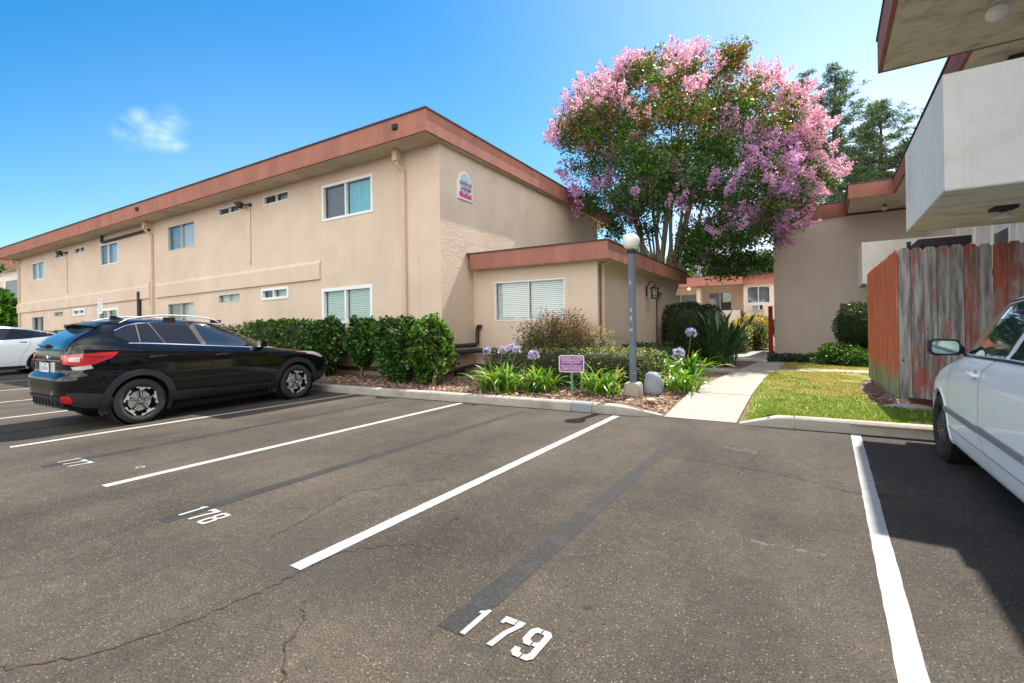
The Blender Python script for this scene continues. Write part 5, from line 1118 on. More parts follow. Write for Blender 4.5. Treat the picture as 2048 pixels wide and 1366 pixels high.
for s in (1, -1):
    G = [('quarter_glass', [(-1.63, 1.355), (-1.60, 1.40), (-1.46, 1.46), (-1.335, 1.49), (-1.335, 1.255), (-1.46, 1.262)], 'car_glass_tint'),
         ('rear_door_glass', [(-1.29, 1.245), (-1.29, 1.497), (-1.16, 1.510), (-1.00, 1.225)], 'car_glass_tint'),
         ('rear_door_glass', [(-0.965, 1.222), (-1.125, 1.512), (-0.90, 1.520), (-0.60, 1.522), (-0.44, 1.175), (-0.7, 1.197)], 'car_glass_tint'),
         ('front_door_glass', [(-0.33, 1.165), (-0.50, 1.522), (-0.25, 1.515), (0.02, 1.475), (0.30, 1.375), (0.56, 1.245), (0.62, 1.088)], 'car_glass'),
         ('corner_glass', [(0.66, 1.085), (0.62, 1.200), (0.80, 1.110), (0.86, 1.070)], 'car_glass')]
    for n_, poly, m_ in G: patch(n_, [(a, b if b < 1.26 else 1.26+(b-1.26)*1.13) for a, b in poly], cb.side, 0.004, m_, car, sgn=s)
    # chrome surround: along belt and over the top
    mb = MB(); top = [(-1.47, 1.245), (-1.64, 1.345), (-1.61, 1.415), (-1.46, 1.480), (-1.30, 1.512), (-1.0, 1.533), (-0.55, 1.540), (-0.22, 1.530), (0.04, 1.490), (0.33, 1.385), (0.62, 1.240), (0.90, 1.075)]
    seam(mb, cb, [(a, b if b < 1.26 else 1.26+(b-1.26)*1.13) for a, b in top[2:]], s, 0.014, 0.008); seam(mb, cb, [(-1.47, 1.243), (-1.30, 1.236), (-0.95, 1.210), (-0.38, 1.160), (0.3, 1.100), (0.90, 1.060)], s, 0.015, 0.009); mb.build('window_trim', MT['chrome'], car, local=True)
    for pp, pw_ in (([(-1.315, 1.25), (-1.315, 1.53)], 0.026), ([(-0.98, 1.22), (-1.14, 1.55)], 0.020), ([(-0.385, 1.165), (-0.55, 1.56)], 0.085)):
        mb = MB(); seam(mb, cb, pp, s, pw_, 0.006); mb.build('door_pillar', MT['cladding'], car, local=True)
    # doors seams, filler cap, handles
    mb = MB(); seam(mb, cb, [(-0.36, 1.15), (-0.30, 0.95), (-0.27, 0.40)], s); seam(mb, cb, [(-1.33, 1.24), (-1.34, 1.02), (-1.26, 0.90), (-1.02, 0.80), (-0.84, 0.55), (-0.80, 0.40)], s); seam(mb, cb, [(0.88, 1.05), (0.92, 0.80), (0.91, 0.40)], s); seam(mb, cb, [(0.86, 0.985), (1.35, 0.965), (1.8, 0.93)], s, 0.005)
    seam(mb, cb, circle(-1.63, 0.99, 0.095, 26)+[(-1.535, 0.99)], s, 0.005); seam(mb, cb, [(-1.90, 0.93), (-1.84, 0.66), (-1.80, 0.40)], s, 0.005); mb.build('panel_seams', MT['seam'], car, local=True)
    for (y, z) in ((-1.10, 1.015), (-0.12, 0.985)):
        a = cb.side(y, z, 0.0, s)
        mb = MB(); mb.tube([(a[0]-s*0.002, y-0.11, z), (a[0]+s*0.028, y-0.08, z+0.004), (a[0]+s*0.034, y, z+0.006), (a[0]+s*0.028, y+0.08, z+0.004), (a[0]-s*0.002, y+0.11, z)], [0.012, 0.015, 0.016, 0.015, 0.012], 8); mb.build('door_handle', MT['handle_black'], car, smooth=True, local=True)
    # cladding: arches, sill
    for yc in (-1.335, 1.345):
        a0, a1 = (-26, 202)
        outer = circle(yc, 0.355, 0.485, 34, a0, a1, 0.99); inner_ = circle(yc, 0.355, 0.392, 34, a0, a1)
        n = len(outer); mb2 = []
        poly = outer+inner_[::-1]
        patch('wheel_arch', poly, cb.side, 0.022, 'cladding', car, sgn=s, inner=-0.03, du=0.05, dv=0.05)
    patch('sill_cladding', [(-0.98, 0.275), (-0.88, 0.46), (-0.82, 0.43), (0.80, 0.405), (0.93, 0.46), (0.99, 0.275), (0.0, 0.27)], cb.side, 0.020, 'cladding', car, sgn=s)
    patch('rear_cladding', [(-38, 0.30), (-20.5, 0.30), (-21.0, 0.40), (-25, 0.50), (-45, 0.56), (-62, 0.56), (-66, 0.47), (-62, 0.36)], cb.wrap, 0.016, 'cladding', car, sgn=s, du=3, dv=0.05)
    patch('front_cladding', [(20, 0.28), (21, 0.48), (40, 0.52), (60, 0.40), (60, 0.30)], cb.wrap, 0.014, 'cladding', car, sgn=s, du=3, dv=0.05)
    # lamps
    tl = patch('tail_light', [(-16.5, 1.125), (-45, 1.115), (-79, 1.095), (-80, 1.06), (-76, 0.97), (-50, 0.935), (-36, 0.955), (-24, 1.03)], cb.wrap, 0.020, 'lamp_red', car, sgn=s, du=3, dv=0.03)
    patch('reversing_lens', [(-50, 1.07), (-67, 1.06), (-66, 1.005), (-51, 0.995)], cb.wrap, 0.024, 'lamp_clear', tl, sgn=s, du=3, dv=0.03)
    patch('indicator_lens', [(-40, 0.95), (-56, 0.932), (-63, 0.925), (-60, 0.885), (-50, 0.875), (-38, 0.895)], cb.wrap, 0.016, 'lamp_clear', tl, sgn=s, du=3, dv=0.03)
    patch('tail_inner_band', [(-24, 1.065), (-46, 1.085), (-46, 1.07), (-30, 1.04)], cb.wrap, 0.024, 'lamp_red_deep', tl, sgn=s, du=3, dv=0.03)
    patch('rear_reflector', [(-58, 0.52), (-72, 0.51), (-74, 0.42), (-62, 0.395), (-57, 0.43)], cb.wrap, 0.026, 'lamp_red', car, sgn=s, du=3, dv=0.04)
    patch('headlight', [(27, 0.90), (30, 0.955), (55, 0.93), (72, 0.86), (70, 0.80), (45, 0.80)], cb.wrap, 0.010, 'lamp_clear', car, sgn=s, du=3, dv=0.04)
    patch('side_marker', [(24.5, 0.925), (25, 0.955), (31, 0.955), (30, 0.915)], cb.wrap, 0.014, 'lamp_red', car, sgn=s, du=3, dv=0.04)
    # roof rail
    z_ = 1.50; P = []
    for t in np.linspace(0, 1, 15):
        y = -1.52+t*1.50; zz = 1.575+0.105*math.sin(math.pi*min(1, max(0, (t*1.0))))**0.55 if 0 < t < 1 else 1.565
        P.append((s*(0.615+0.01*math.sin(math.pi*t)), y, min(zz, 1.675)-0.03*abs(t-0.45)*1.2))
    mb = MB(); mb.tube(P, [0.010]+[0.0145]*13+[0.010], 8); rl = mb.build('roof_rail', MT['silver'], car, smooth=True, local=True)
    mb = MB()
    for y in (-1.50, -0.82, -0.08):
        mb = MB(); mb.box(s*0.60-0.016, y-0.09, 1.54, s*0.60+0.020, y+0.09, 1.64 if y == -0.82 else 1.60); mb.build('rail_foot', MT['cladding'], rl, local=True, bevel=0.008)
    # mirror
    mi = MB(); a = cb.side(0.63, 1.10, 0.0, s)
    mi.rings([[(a[0]+s*0.02, 0.55, 1.085), (a[0]+s*0.02, 0.67, 1.085), (a[0]+s*0.02, 0.67, 1.14), (a[0]+s*0.02, 0.55, 1.14)], [(a[0]+s*0.09, 0.52, 1.07), (a[0]+s*0.09, 0.68, 1.08), (a[0]+s*0.09, 0.67, 1.20), (a[0]+s*0.09, 0.52, 1.21)], [(a[0]+s*0.22, 0.51, 1.08), (a[0]+s*0.22, 0.64, 1.09), (a[0]+s*0.22, 0.63, 1.20), (a[0]+s*0.22, 0.51, 1.22)]]); mm = mi.build('mirror', MT['paint_black'], car, smooth=60, local=True, bevel=0.012, fix=True)
    mi = MB(); mi.box(min(a[0]+s*0.10, a[0]+s*0.21), 0.503, 1.095, max(a[0]+s*0.10, a[0]+s*0.21), 0.508, 1.20); mi.build('mirror_glass', MT['chrome'], mm, local=True)
# rear: window, spoiler, wiper, badge, plate, handle strip, bumper insert
patch('rear_window', [(-0.62, 1.165), (0.62, 1.165), (0.545, 1.50), (-0.545, 1.50)], cb.rear, 0.006, 'car_glass', car, du=0.08)
mb = MB(); seam(mb, cb, [(-0.62, 1.165), (0.62, 1.165), (0.55, 1.50), (-0.55, 1.50), (-0.62, 1.165)], 1, 0.028, 0.009, 'rear'); mb.build('window_rubber', MT['black_plastic'], car, local=True)
sp = MB(); rg = []
for t in np.linspace(-1, 1, 17):
    x = 0.585*t; yb = -1.93+0.12*t*t; zt = 1.598-0.045*t*t
    rg.append([(x, -1.40, zt-0.004), (x, -1.68, zt-0.006), (x, yb, zt-0.050), (x, yb+0.01, zt-0.068), (x, yb+0.14, zt-0.080), (x, -1.40, zt-0.06)])
sp.rings(rg); spo = sp.build('spoiler', MT['paint_black'], car, smooth=50, local=True, fix=True)
mb = MB(); mb.box(-0.12, -1.938, 1.534, 0.12, -1.926, 1.546); mb.build('brake_light', MT['lamp_red'], spo, local=True)
mb = MB(); p = cb.rear(0.0, 1.215, 0.02); mb.tube([p, cb.rear(-0.22, 1.20, 0.03), cb.rear(-0.42, 1.23, 0.03)], [0.03, 0.016, 0.008], 6); mb.lathe([(0, -2.10), (0.04, -2.10), (0.05, -2.03)], (0.0, 0, 1.20), 12, 'y'); mb.build('rear_wiper', MT['black_plastic'], car, local=True)
patch('tailgate_panel', [(-0.50, 0.80), (0.50, 0.80), (0.535, 0.97), (-0.535, 0.97)], cb.rear, 0.0, 'paint_black', car, du=0.1)
mb = MB(); p = cb.rear(0, 1.05, 0.01); mb.lathe([(0.0, p[1]-0.012), (0.045, p[1]-0.010), (0.052, p[1]), (0.052, p[1]+0.02)], (-0.0, 0, 1.045), 20, 'y'); bd = mb.build('badge', MT['chrome'], car, local=True)
mb = MB(); mb.lathe([(0.0, p[1]-0.014), (0.038, p[1]-0.0135), (0.038, p[1]-0.0125)], (-0.0, 0, 1.045), 20, 'y'); mb.build('badge_field', MT['plate_ink'], bd, local=True)
pr = cb.rear(0, 0.92, 0)[1]
mb = MB(); mb.box(-0.30, pr-0.012, 0.83, 0.30, pr+0.02, 0.985); mb.build('plate_recess', MT['silver'], car, local=True, bevel=0.01)
mb = MB(); mb.box(-0.165, pr-0.022, 0.825, 0.165, pr-0.0125, 0.99); pf = mb.build('plate_frame', MT['black_plastic'], car, local=True)
mb = MB(); mb.box(-0.15, pr-0.026, 0.84, 0.15, pr-0.0225, 0.975); mb.build('licence_plate', MT['plate'], pf, local=True)
mb = MB()
for k in range(7): x = -0.125+k*0.036; mb.box(x, pr-0.0275, 0.872, x+0.008, pr-0.0262, 0.925); mb.box(x, pr-0.0275, (0.872 if k % 2 else 0.918), x+0.022, pr-0.0262, (0.879 if k % 2 else 0.925))
mb.box(-0.06, pr-0.0275, 0.945, 0.06, pr-0.0262, 0.955); mb.build('plate_marks', MT['plate_ink'], pf, local=True)
patch('tailgate_garnish', [(-0.52, 1.00), (0.52, 1.00), (0.52, 1.015), (-0.52, 1.015)], cb.rear, 0.012, 'chrome', car, du=0.1)
patch('bumper_insert', [(-0.52, 0.34), (0.52, 0.34), (0.60, 0.42), (0.56, 0.50), (-0.56, 0.50), (-0.60, 0.42)], cb.rear, 0.014, 'cladding', car, du=0.1)
mb = MB()
for k in range(8): x = -0.46+k*0.13; q = cb.rear(x, 0.42, 0.0)[1]; mb.box(x-0.012, q-0.035, 0.36, x+0.012, q-0.010, 0.49)
mb.box(-0.56, cb.rear(0, 0.34, 0)[1]-0.04, 0.325, 0.56, cb.rear(0, 0.34, 0)[1]+0.05, 0.35)
mb.build('bumper_fins', MT['cladding'], car, local=True)
mb = MB(); seam(mb, cb, [(-0.62, 0.80), (-0.66, 0.98), (-0.70, 1.12)], 1, 0.007, 0.002, 'rear'); seam(mb, cb, [(0.62, 0.80), (0.66, 0.98), (0.70, 1.12)], 1, 0.007, 0.002, 'rear'); mb.build('tailgate_seam', MT['seam'], car, local=True)
mb = MB(); mb.rings([[(-0.03, -1.42, 1.61), (0.03, -1.42, 1.61), (0.03, -1.20, 1.61), (-0.03, -1.20, 1.61)], [(-0.006, -1.41, 1.68), (0.006, -1.41, 1.68), (0.004, -1.34, 1.675), (-0.004, -1.34, 1.675)]]); mb.build('antenna_fin', MT['paint_black'], car, smooth=True, local=True)
patch('windscreen', [(-0.70, 1.12), (0.70, 1.12), (0.56, 1.47), (-0.56, 1.47)], cb.front, 0.004, 'car_glass', car, du=0.1)

# ---- white sedan at the right ------------------------------------------------------------
tab = [
 (0.20, -2.15, 2.10, 0.76, 6), (0.27, -2.22, 2.18, 0.825, 6), (0.40, -2.25, 2.24, 0.845, 6), (0.55, -2.26, 2.26, 0.85, 6), (0.70, -2.24, 2.20, 0.852, 6), (0.80, -2.22, 2.09, 0.852, 6), (0.90, -2.20, 1.88, 0.85, 6), (0.98, -2.18, 1.58, 0.845, 6),
 (1.03, -2.16, 1.30, 0.84, 6), (1.07, -2.12, 1.10, 0.832, 6), (1.11, -2.02, 1.00, 0.815, 6), (1.15, -1.80, 0.92, 0.785, 6), (1.22, -1.66, 0.84, 0.76, 6), (1.32, -1.48, 0.68, 0.72, 6), (1.42, -1.30, 0.50, 0.68, 6), (1.49, -1.16, 0.34, 0.65, 6), (1.53, -1.06, 0.20, 0.61, 5.5), (1.56, -0.92, 0.0, 0.53, 5), (1.58, -0.75, -0.40, 0.38, 4), (1.588, -0.62, -0.5, 0.2, 4)]
def up2(z): return z if z < 1.16 else 1.16+(z-1.16)*1.18
tab = [(up2(t[0]),)+t[1:] for t in tab]
car2, cb2 = make_car('parked_car', (2.09, 5.03, 0), R(-1.2), 'white sedan with black mirror and rub strips parked nose to the fence', 'car', tab, 1.12, 0.02, 0.6, 'paint_white', (-1.52, 1.37), 0.335, 0.20, 'steel', 0.845, well=1.12)
for s in (1, -1):
    patch('front_door_glass', [(a, up2(b)) for a, b in [(-0.40, 1.150), (-0.60, 1.490), (-0.35, 1.505), (0.10, 1.475), (0.38, 1.375), (0.62, 1.240), (0.76, 1.125)]], cb2.side, 0.004, 'car_glass_green', car2, sgn=s)
    patch('rear_door_glass', [(a, up2(b)) for a, b in [(-0.50, 1.155), (-0.70, 1.490), (-0.95, 1.480), (-1.15, 1.40), (-1.42, 1.165)]], cb2.side, 0.004, 'car_glass_green', car2, sgn=s)
    mb = MB(); seam(mb, cb2, [(a, up2(b)) for a, b in [(0.83, 1.110), (0.65, 1.255), (0.40, 1.395), (0.11, 1.495), (-0.35, 1.522), (-0.62, 1.508)]], s, 0.016, 0.007); seam(mb, cb2, [(0.80, 1.105), (0.3, 1.118), (-0.45, 1.138), (-1.5, 1.150)], s, 0.018, 0.008); seam(mb, cb2, [(-0.39, 1.15), (-0.60, 1.54)], s, 0.012, 0.006); seam(mb, cb2, [(-0.51, 1.15), (-0.715, 1.54)], s, 0.012, 0.006); mb.build('window_rubber', MT['black_plastic'], car2, local=True)
    mb = MB(); seam(mb, cb2, [(-0.44, 1.13), (-0.02, 1.00), (-0.03, 0.95), (-0.12, 0.60), (-0.28, 0.27)] if False else [(-0.30, 1.13), (-0.06, 1.02), (0.0, 0.92), (0.02, 0.55), (-0.20, 0.28)], s, 0.006); seam(mb, cb2, [(0.92, 1.08), (0.93, 0.7), (0.90, 0.28)], s, 0.005); seam(mb, cb2, [(0.78, 1.08), (1.2, 1.03), (1.7, 0.93)], s, 0.005); mb.build('panel_seams', MT['seam_grey'], car2, local=True)
    for a_, b_ in ((0.035, 1.08), (-0.95, 0.015)):
        patch('rub_strip', [(a_, 0.535), (b_, 0.545), (b_+(0.02 if b_ > 0.5 else 0), 0.57), (b_, 0.592), (a_, 0.580)], cb2.side, 0.016, 'rub_strip', car2, sgn=s)
    mb = MB(); seam(mb, cb2, [(-1.0, 0.40), (1.05, 0.41)], s, 0.008, 0.002); mb.build('body_crease', MT['seam_grey'], car2, local=True)
    for (y, z) in ((0.10, 0.985), (-1.12, 0.995)):
        a = cb2.side(y, z, 0.0, s)
        mb = MB(); mb.tube([(a[0]-s*0.002, y-0.10, z-0.004), (a[0]+s*0.030, y-0.075, z), (a[0]+s*0.036, y, z+0.004), (a[0]+s*0.030, y+0.075, z+0.002), (a[0]-s*0.002, y+0.10, z)], [0.014, 0.018, 0.019, 0.018, 0.014], 8); dh = mb.build('door_handle', MT['paint_white'], car2, smooth=True, local=True)
        patch('handle_recess', circle(y+0.0, z, 0.045, 24), cb2.side, 0.0015, 'handle_shade', dh, sgn=s, inner=0.0005)
    for yc in (-1.52, 1.37):
        patch('wheel_arch', circle(yc, 0.345, 0.402, 30, -14, 194)+circle(yc, 0.345, 0.377, 30, -14, 194)[::-1], cb2.side, 0.008, 'paint_white', car2, sgn=s, inner=-0.02, du=0.05)
    patch('headlight', [(26, 0.72), (28, 0.80), (50, 0.80), (70, 0.74), (70, 0.66), (45, 0.64)], cb2.wrap, 0.008, 'lamp_clear', car2, sgn=s, du=3, dv=0.04)
    patch('tail_light', [(-20, 0.98), (-45, 0.98), (-66, 0.97), (-66, 0.84), (-45, 0.82), (-24, 0.88)], cb2.wrap, 0.008, 'lamp_red', car2, sgn=s, du=3, dv=0.04)
    a = cb2.side(0.74, 1.10, 0.0, s)
    mi = MB(); rgs = []
    for (d, y0, y1, z0, z1) in ((0.00, 0.70, 0.80, 1.10, 1.17), (0.04, 0.66, 0.76, 1.12, 1.21), (0.06, 0.62, 0.76, 1.105, 1.245), (0.22, 0.62, 0.75, 1.10, 1.252), (0.265, 0.63, 0.72, 1.12, 1.23)):
        rgs.append([(a[0]+s*d, y0, z0), (a[0]+s*d, y1, z0), (a[0]+s*d, y1, z1), (a[0]+s*d, y0, z1)])
    mi.rings(rgs); mm = mi.build('mirror', MT['black_plastic'], car2, smooth=60, local=True, bevel=0.016, fix=True)
    mi = MB(); c_ = (a[0]+s*0.155, 0.614, 1.177); q = [(c_[0]+0.092*math.copysign(abs(math.cos(t))**0.5, math.cos(t)), c_[2]+0.057*math.copysign(abs(math.sin(t))**0.5, math.sin(t))) for t in np.linspace(0, 2*math.pi, 25)[:-1]]
    mi.prism(q, 'y', 0.609, 0.615); mi.build('mirror_glass', MT['mirror_face'], mm, local=True)
patch('windscreen', [(-0.68, 1.14), (0.68, 1.14), (0.55, 1.50), (-0.55, 1.50)], cb2.front, 0.004, 'car_glass', car2, du=0.1)
patch('rear_window', [(-0.62, 1.18), (0.62, 1.18), (0.52, 1.48), (-0.52, 1.48)], cb2.rear, 0.005, 'car_glass', car2, du=0.1)

# ---- pale hatchback at the left, backed in ---------------------------------------------------
tab = [
 (0.18, -2.15, 2.15, 0.80, 6), (0.26, -2.26, 2.26, 0.88, 6), (0.45, -2.34, 2.34, 0.93, 6), (0.65, -2.37, 2.34, 0.95, 6), (0.85, -2.36, 2.20, 0.95, 6), (0.98, -2.33, 1.90, 0.94, 6), (1.06, -2.30, 1.50, 0.92, 6), (1.12, -2.22, 1.15, 0.89, 6),
 (1.20, -2.10, 0.95, 0.84, 5.5), (1.32, -1.85, 0.66, 0.77, 5.5), (1.45, -1.48, 0.35, 0.70, 5.5), (1.55, -1.10, 0.08, 0.64, 5), (1.61, -0.72, -0.15, 0.54, 4.5), (1.635, -0.45, -0.3, 0.3, 4)]
car3, cb3 = make_car('parked_car', (-23.2, 4.72, 0), R(180), 'pale blue-white hatchback with black window line parked beyond the black crossover', 'car', tab, 1.14, 0.03, 0.6, 'paint_pearl', (-1.42, 1.46), 0.355, 0.24, 'plain', 0.94)
for s in (1, -1):
    patch('side_glass', [(-1.78, 1.315), (-1.50, 1.40), (-1.05, 1.505), (-0.55, 1.555), (-0.1, 1.545), (0.25, 1.44), (0.60, 1.29), (0.88, 1.12), (0.2, 1.14), (-0.9, 1.19), (-1.5, 1.25)], cb3.side, 0.004, 'car_glass_tint', car3, sgn=s)
    mb = MB(); seam(mb, cb3, [(-0.05, 1.12), (-0.02, 0.3)], s); seam(mb, cb3, [(-1.10, 1.2), (-1.05, 0.95), (-0.85, 0.6), (-0.8, 0.3)], s); seam(mb, cb3, [(0.92, 1.08), (0.95, 0.3)], s); seam(mb, cb3, [(-1.0, 1.08), (-0.82, 1.085)], s, 0.03, 0.003); seam(mb, cb3, [(0.05, 1.04), (0.25, 1.04)], s, 0.03, 0.003); mb.build('panel_seams', MT['seam'], car3, local=True)
    patch('sill_cladding', [(-0.98, 0.19), (-0.95, 0.30), (0.98, 0.30), (1.0, 0.19)], cb3.side, 0.006, 'cladding', car3, sgn=s)
    patch('tail_light', [(-24, 1.02), (-50, 1.03), (-74, 1.02), (-72, 0.95), (-45, 0.95), (-26, 0.98)], cb3.wrap, 0.008, 'lamp_red', car3, sgn=s, du=3, dv=0.04)
    patch('wheel_arch', circle(-1.42, 0.365, 0.445, 30, -16, 196)+circle(-1.42, 0.365, 0.400, 30, -16, 196)[::-1], cb3.side, 0.006, 'cladding', car3, sgn=s, inner=-0.02, du=0.05)
patch('rear_window', [(-0.66, 1.22), (0.66, 1.22), (0.55, 1.56), (-0.55, 1.56)], cb3.rear, 0.005, 'car_glass', car3, du=0.1)
patch('windscreen', [(-0.72, 1.16), (0.72, 1.16), (0.55, 1.52), (-0.55, 1.52)], cb3.front, 0.004, 'car_glass', car3, du=0.1)
# ================================================================ vegetation
def unit(n, r=rng):
    v = r.normal(size=(n, 3)); return v/np.linalg.norm(v, axis=1, keepdims=True)
def leaf_quads(P, size, asp=0.5, out=None, outw=0.0, droop=0.0, szv=0.35, r=rng):
    n = len(P); d = unit(n, r)
    if out is not None: d = d+out*outw
    d[:, 2] -= droop; d /= np.linalg.norm(d, axis=1, keepdims=True)
    s = np.cross(d, unit(n, r)); s /= np.linalg.norm(s, axis=1, keepdims=True)
    L = size*(1+r.uniform(-szv, szv, n))[:, None]; W = L*asp*0.5; nn = np.cross(d, s)
    fold = nn*W*0.35
    V = np.stack([P, P+d*L*0.45+s*W+fold, P+d*L, P+d*L*0.45-s*W+fold], 1).reshape(-1, 3)
    return V
def mat_pick(n, w, r=rng):
    return r.choice(len(w), size=n, p=np.array(w)/sum(w))
def blob_points(c, rad, n, e=2.0, lo=0.72, hi=1.06, r=rng, lump=0.12, seed=0, flat_bottom=None):
    u = unit(n, r); k = (np.abs(u[:, 0])**e+np.abs(u[:, 1])**e+np.abs(u[:, 2])**e)**(-1/e); u2 = u*k[:, None]
    q = np.random.default_rng(seed); ph = q.uniform(0, 6.28, 9)
    lm = 1+lump*(np.sin(u[:, 0]*4.1+ph[0])*np.sin(u[:, 2]*3.7+ph[1])+0.7*np.sin(u[:, 1]*6.3+ph[2]+u[:, 0]*3)+0.5*np.sin(u[:, 2]*9+ph[3]+u[:, 1]*5))
    t = (lo+(hi-lo)*r.random(n)**0.6)*lm
    P = np.array(c)+u2*t[:, None]*np.array(rad)
    if flat_bottom is not None:
        k = P[:, 2] > flat_bottom; return P[k], u[k]
    return P, u
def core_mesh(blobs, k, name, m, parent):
    """dark filler inside a dense bush, its inner shade put into the colour"""
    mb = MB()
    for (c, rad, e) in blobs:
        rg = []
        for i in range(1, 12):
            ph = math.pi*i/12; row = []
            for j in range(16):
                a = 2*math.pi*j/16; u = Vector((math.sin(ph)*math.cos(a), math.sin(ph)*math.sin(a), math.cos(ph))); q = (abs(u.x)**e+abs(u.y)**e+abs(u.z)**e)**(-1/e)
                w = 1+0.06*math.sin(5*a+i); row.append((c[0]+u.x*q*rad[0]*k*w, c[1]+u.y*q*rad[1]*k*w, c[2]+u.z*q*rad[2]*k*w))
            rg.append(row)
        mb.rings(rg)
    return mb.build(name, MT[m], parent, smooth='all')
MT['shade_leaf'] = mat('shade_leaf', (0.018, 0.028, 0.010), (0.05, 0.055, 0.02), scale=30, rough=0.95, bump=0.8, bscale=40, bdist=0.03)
def lm(name, c, **k): MT[name] = leafmat(name, c, **k)
lm('leaf_gloss', (0.045, 0.125, 0.016), rough=0.32, spec=0.6); lm('leaf_bright', (0.13, 0.27, 0.022)); lm('leaf_dark', (0.016, 0.045, 0.012), rough=0.4); lm('leaf_deep', (0.018, 0.045, 0.015), rough=0.35, spec=0.6)
lm('leaf_brown', (0.10, 0.065, 0.035)); lm('leaf_orange', (0.42, 0.13, 0.035)); lm('leaf_yellow', (0.50, 0.36, 0.04)); lm('leaf_olive', (0.12, 0.15, 0.05)); lm('leaf_cream', (0.42, 0.36, 0.18)); lm('leaf_red', (0.30, 0.06, 0.04))
lm('bloom_pink', (0.64, 0.32, 0.47), tc_=(1.25, 1.0, 1.0), island=0.25, trans=0.45); lm('bloom_pale', (0.80, 0.50, 0.60), tc_=(1.15, 1.0, 1.0), island=0.2, trans=0.5); lm('bloom_mauve', (0.56, 0.32, 0.60), tc_=(1.1, 1.0, 1.05), island=0.25, trans=0.45)
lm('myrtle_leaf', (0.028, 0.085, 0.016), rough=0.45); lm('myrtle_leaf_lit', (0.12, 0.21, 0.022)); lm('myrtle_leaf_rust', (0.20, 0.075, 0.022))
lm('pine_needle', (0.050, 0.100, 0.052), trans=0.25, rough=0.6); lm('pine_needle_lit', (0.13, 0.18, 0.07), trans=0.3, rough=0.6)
lm('strap_leaf', (0.15, 0.31, 0.025), tc_=(1.6, 1.5, 0.5), rough=0.35, spec=0.5); lm('strap_leaf_dark', (0.05, 0.15, 0.02), rough=0.35, spec=0.5); lm('strap_leaf_dry', (0.40, 0.30, 0.12))
lm('lily_petal', (0.42, 0.36, 0.75), tc_=(1.0, 1.0, 1.0), island=0.25, trans=0.4); lm('lily_petal_pale', (0.72, 0.66, 0.90), tc_=(1.0, 1.0, 1.0), island=0.2, trans=0.4); lm('stalk', (0.30, 0.32, 0.12), island=0.1)
lm('paddle_leaf', (0.028, 0.085, 0.030), rough=0.35, spec=0.6, trans=0.2); lm('lantana_bloom', (0.75, 0.50, 0.04), tc_=(1.2, 1.0, 0.6))

def bush(name, label, blobs, n, size, mats, w, stems=(), cat='bush', asp=0.5, core=0.80, group=None, zmin=None, seed=1, lump=0.12, lo=0.72, hi=1.06, outw=0.7, stem_r=0.014, corem='shade_leaf', top=None, topw=0):
    """blobs: (centre, radii, exponent)"""
    r = np.random.default_rng(seed); c0 = blobs[0][0]
    root = empty(name, (c0[0], c0[1], 0.14 if zmin is None else zmin), label=label, cat=cat, group=group)
    vol = [b[1][0]*b[1][1]+b[1][1]*b[1][2]+b[1][0]*b[1][2] for b in blobs]; Ps = []; Us = []
    for b, v in zip(blobs, vol):
        P, u = blob_points(b[0], b[1], int(n*v/sum(vol)), b[2], lo, hi, r, lump, seed=seed*7+len(Ps)); Ps.append(P); Us.append(u)
    P = np.concatenate(Ps); U = np.concatenate(Us)
    if zmin is not None: k = P[:, 2] > zmin; P = P[k]; U = U[k]
    mi = mat_pick(len(P), w, r)
    if top is not None:
        zt = np.quantile(P[:, 2], 0.80); k = (P[:, 2] > zt) & (r.random(len(P)) < topw); mi[k] = top
    V = leaf_quads(P, size, asp, U, outw, r=r)
    raw_mesh('foliage', V, np.arange(len(V)).reshape(-1, 4), [MT[m] for m in mats], mi, root)
    if core: core_mesh([(b[0], b[1], b[2]) for b in blobs], core, 'dark_filler', corem, root)
    if stems:
        mb = MB()
        for (a, b_) in stems:
            a = Vector(a); b_ = Vector(b_); m_ = a.lerp(b_, 0.5)+Vector((random.uniform(-.05, .05), random.uniform(-.05, .05), 0)); mb.tube([a, m_, b_], [stem_r*1.4, stem_r, stem_r*0.6], 6)
        mb.build('stems', MT['stem'], root)
    return root
def stems_for(x, y, z0, z1, n, spread, seed=0):
    r = random.Random(seed); return [((x+r.uniform(-.05, .05), y+r.uniform(-.05, .05), z0), (x+r.uniform(-1, 1)*spread, y+r.uniform(-1, 1)*spread*0.6, z1)) for _ in range(n)]
GL = ['leaf_gloss', 'leaf_bright', 'leaf_dark', 'leaf_cream']
# shrubs along the facade; each has its own stems
g = 'glossy green shrubs along the wall'
YS = 8.22
bush('green_shrub', 'bushy green shrub nearest the corner, brightest leaves, beside the pipe elbow', [((-6.92, 8.28, 0.98), (0.42, 0.36, 0.62), 2.6), ((-7.05, 8.25, 0.55), (0.26, 0.24, 0.35), 2)], 5200, 0.088, GL, (5, 4, 3, 0.5), stems_for(-6.75, 8.2, 0.12, 0.9, 5, 0.22, 1), 'shrub', 0.62, 0.45, g, seed=11, lump=0.16)
bush('green_shrub', 'full green shrub reaching low to the soil, second from the corner', [((-7.95, 8.22, 1.0), (0.52, 0.36, 0.56), 2.6), ((-7.75, 8.15, 0.55), (0.34, 0.28, 0.36), 2)], 5600, 0.088, GL, (7, 2, 4, 0.2), stems_for(-7.75, 8.05, 0.12, 0.8, 5, 0.22, 2), 'shrub', 0.62, 0.45, g, seed=12, lump=0.18)
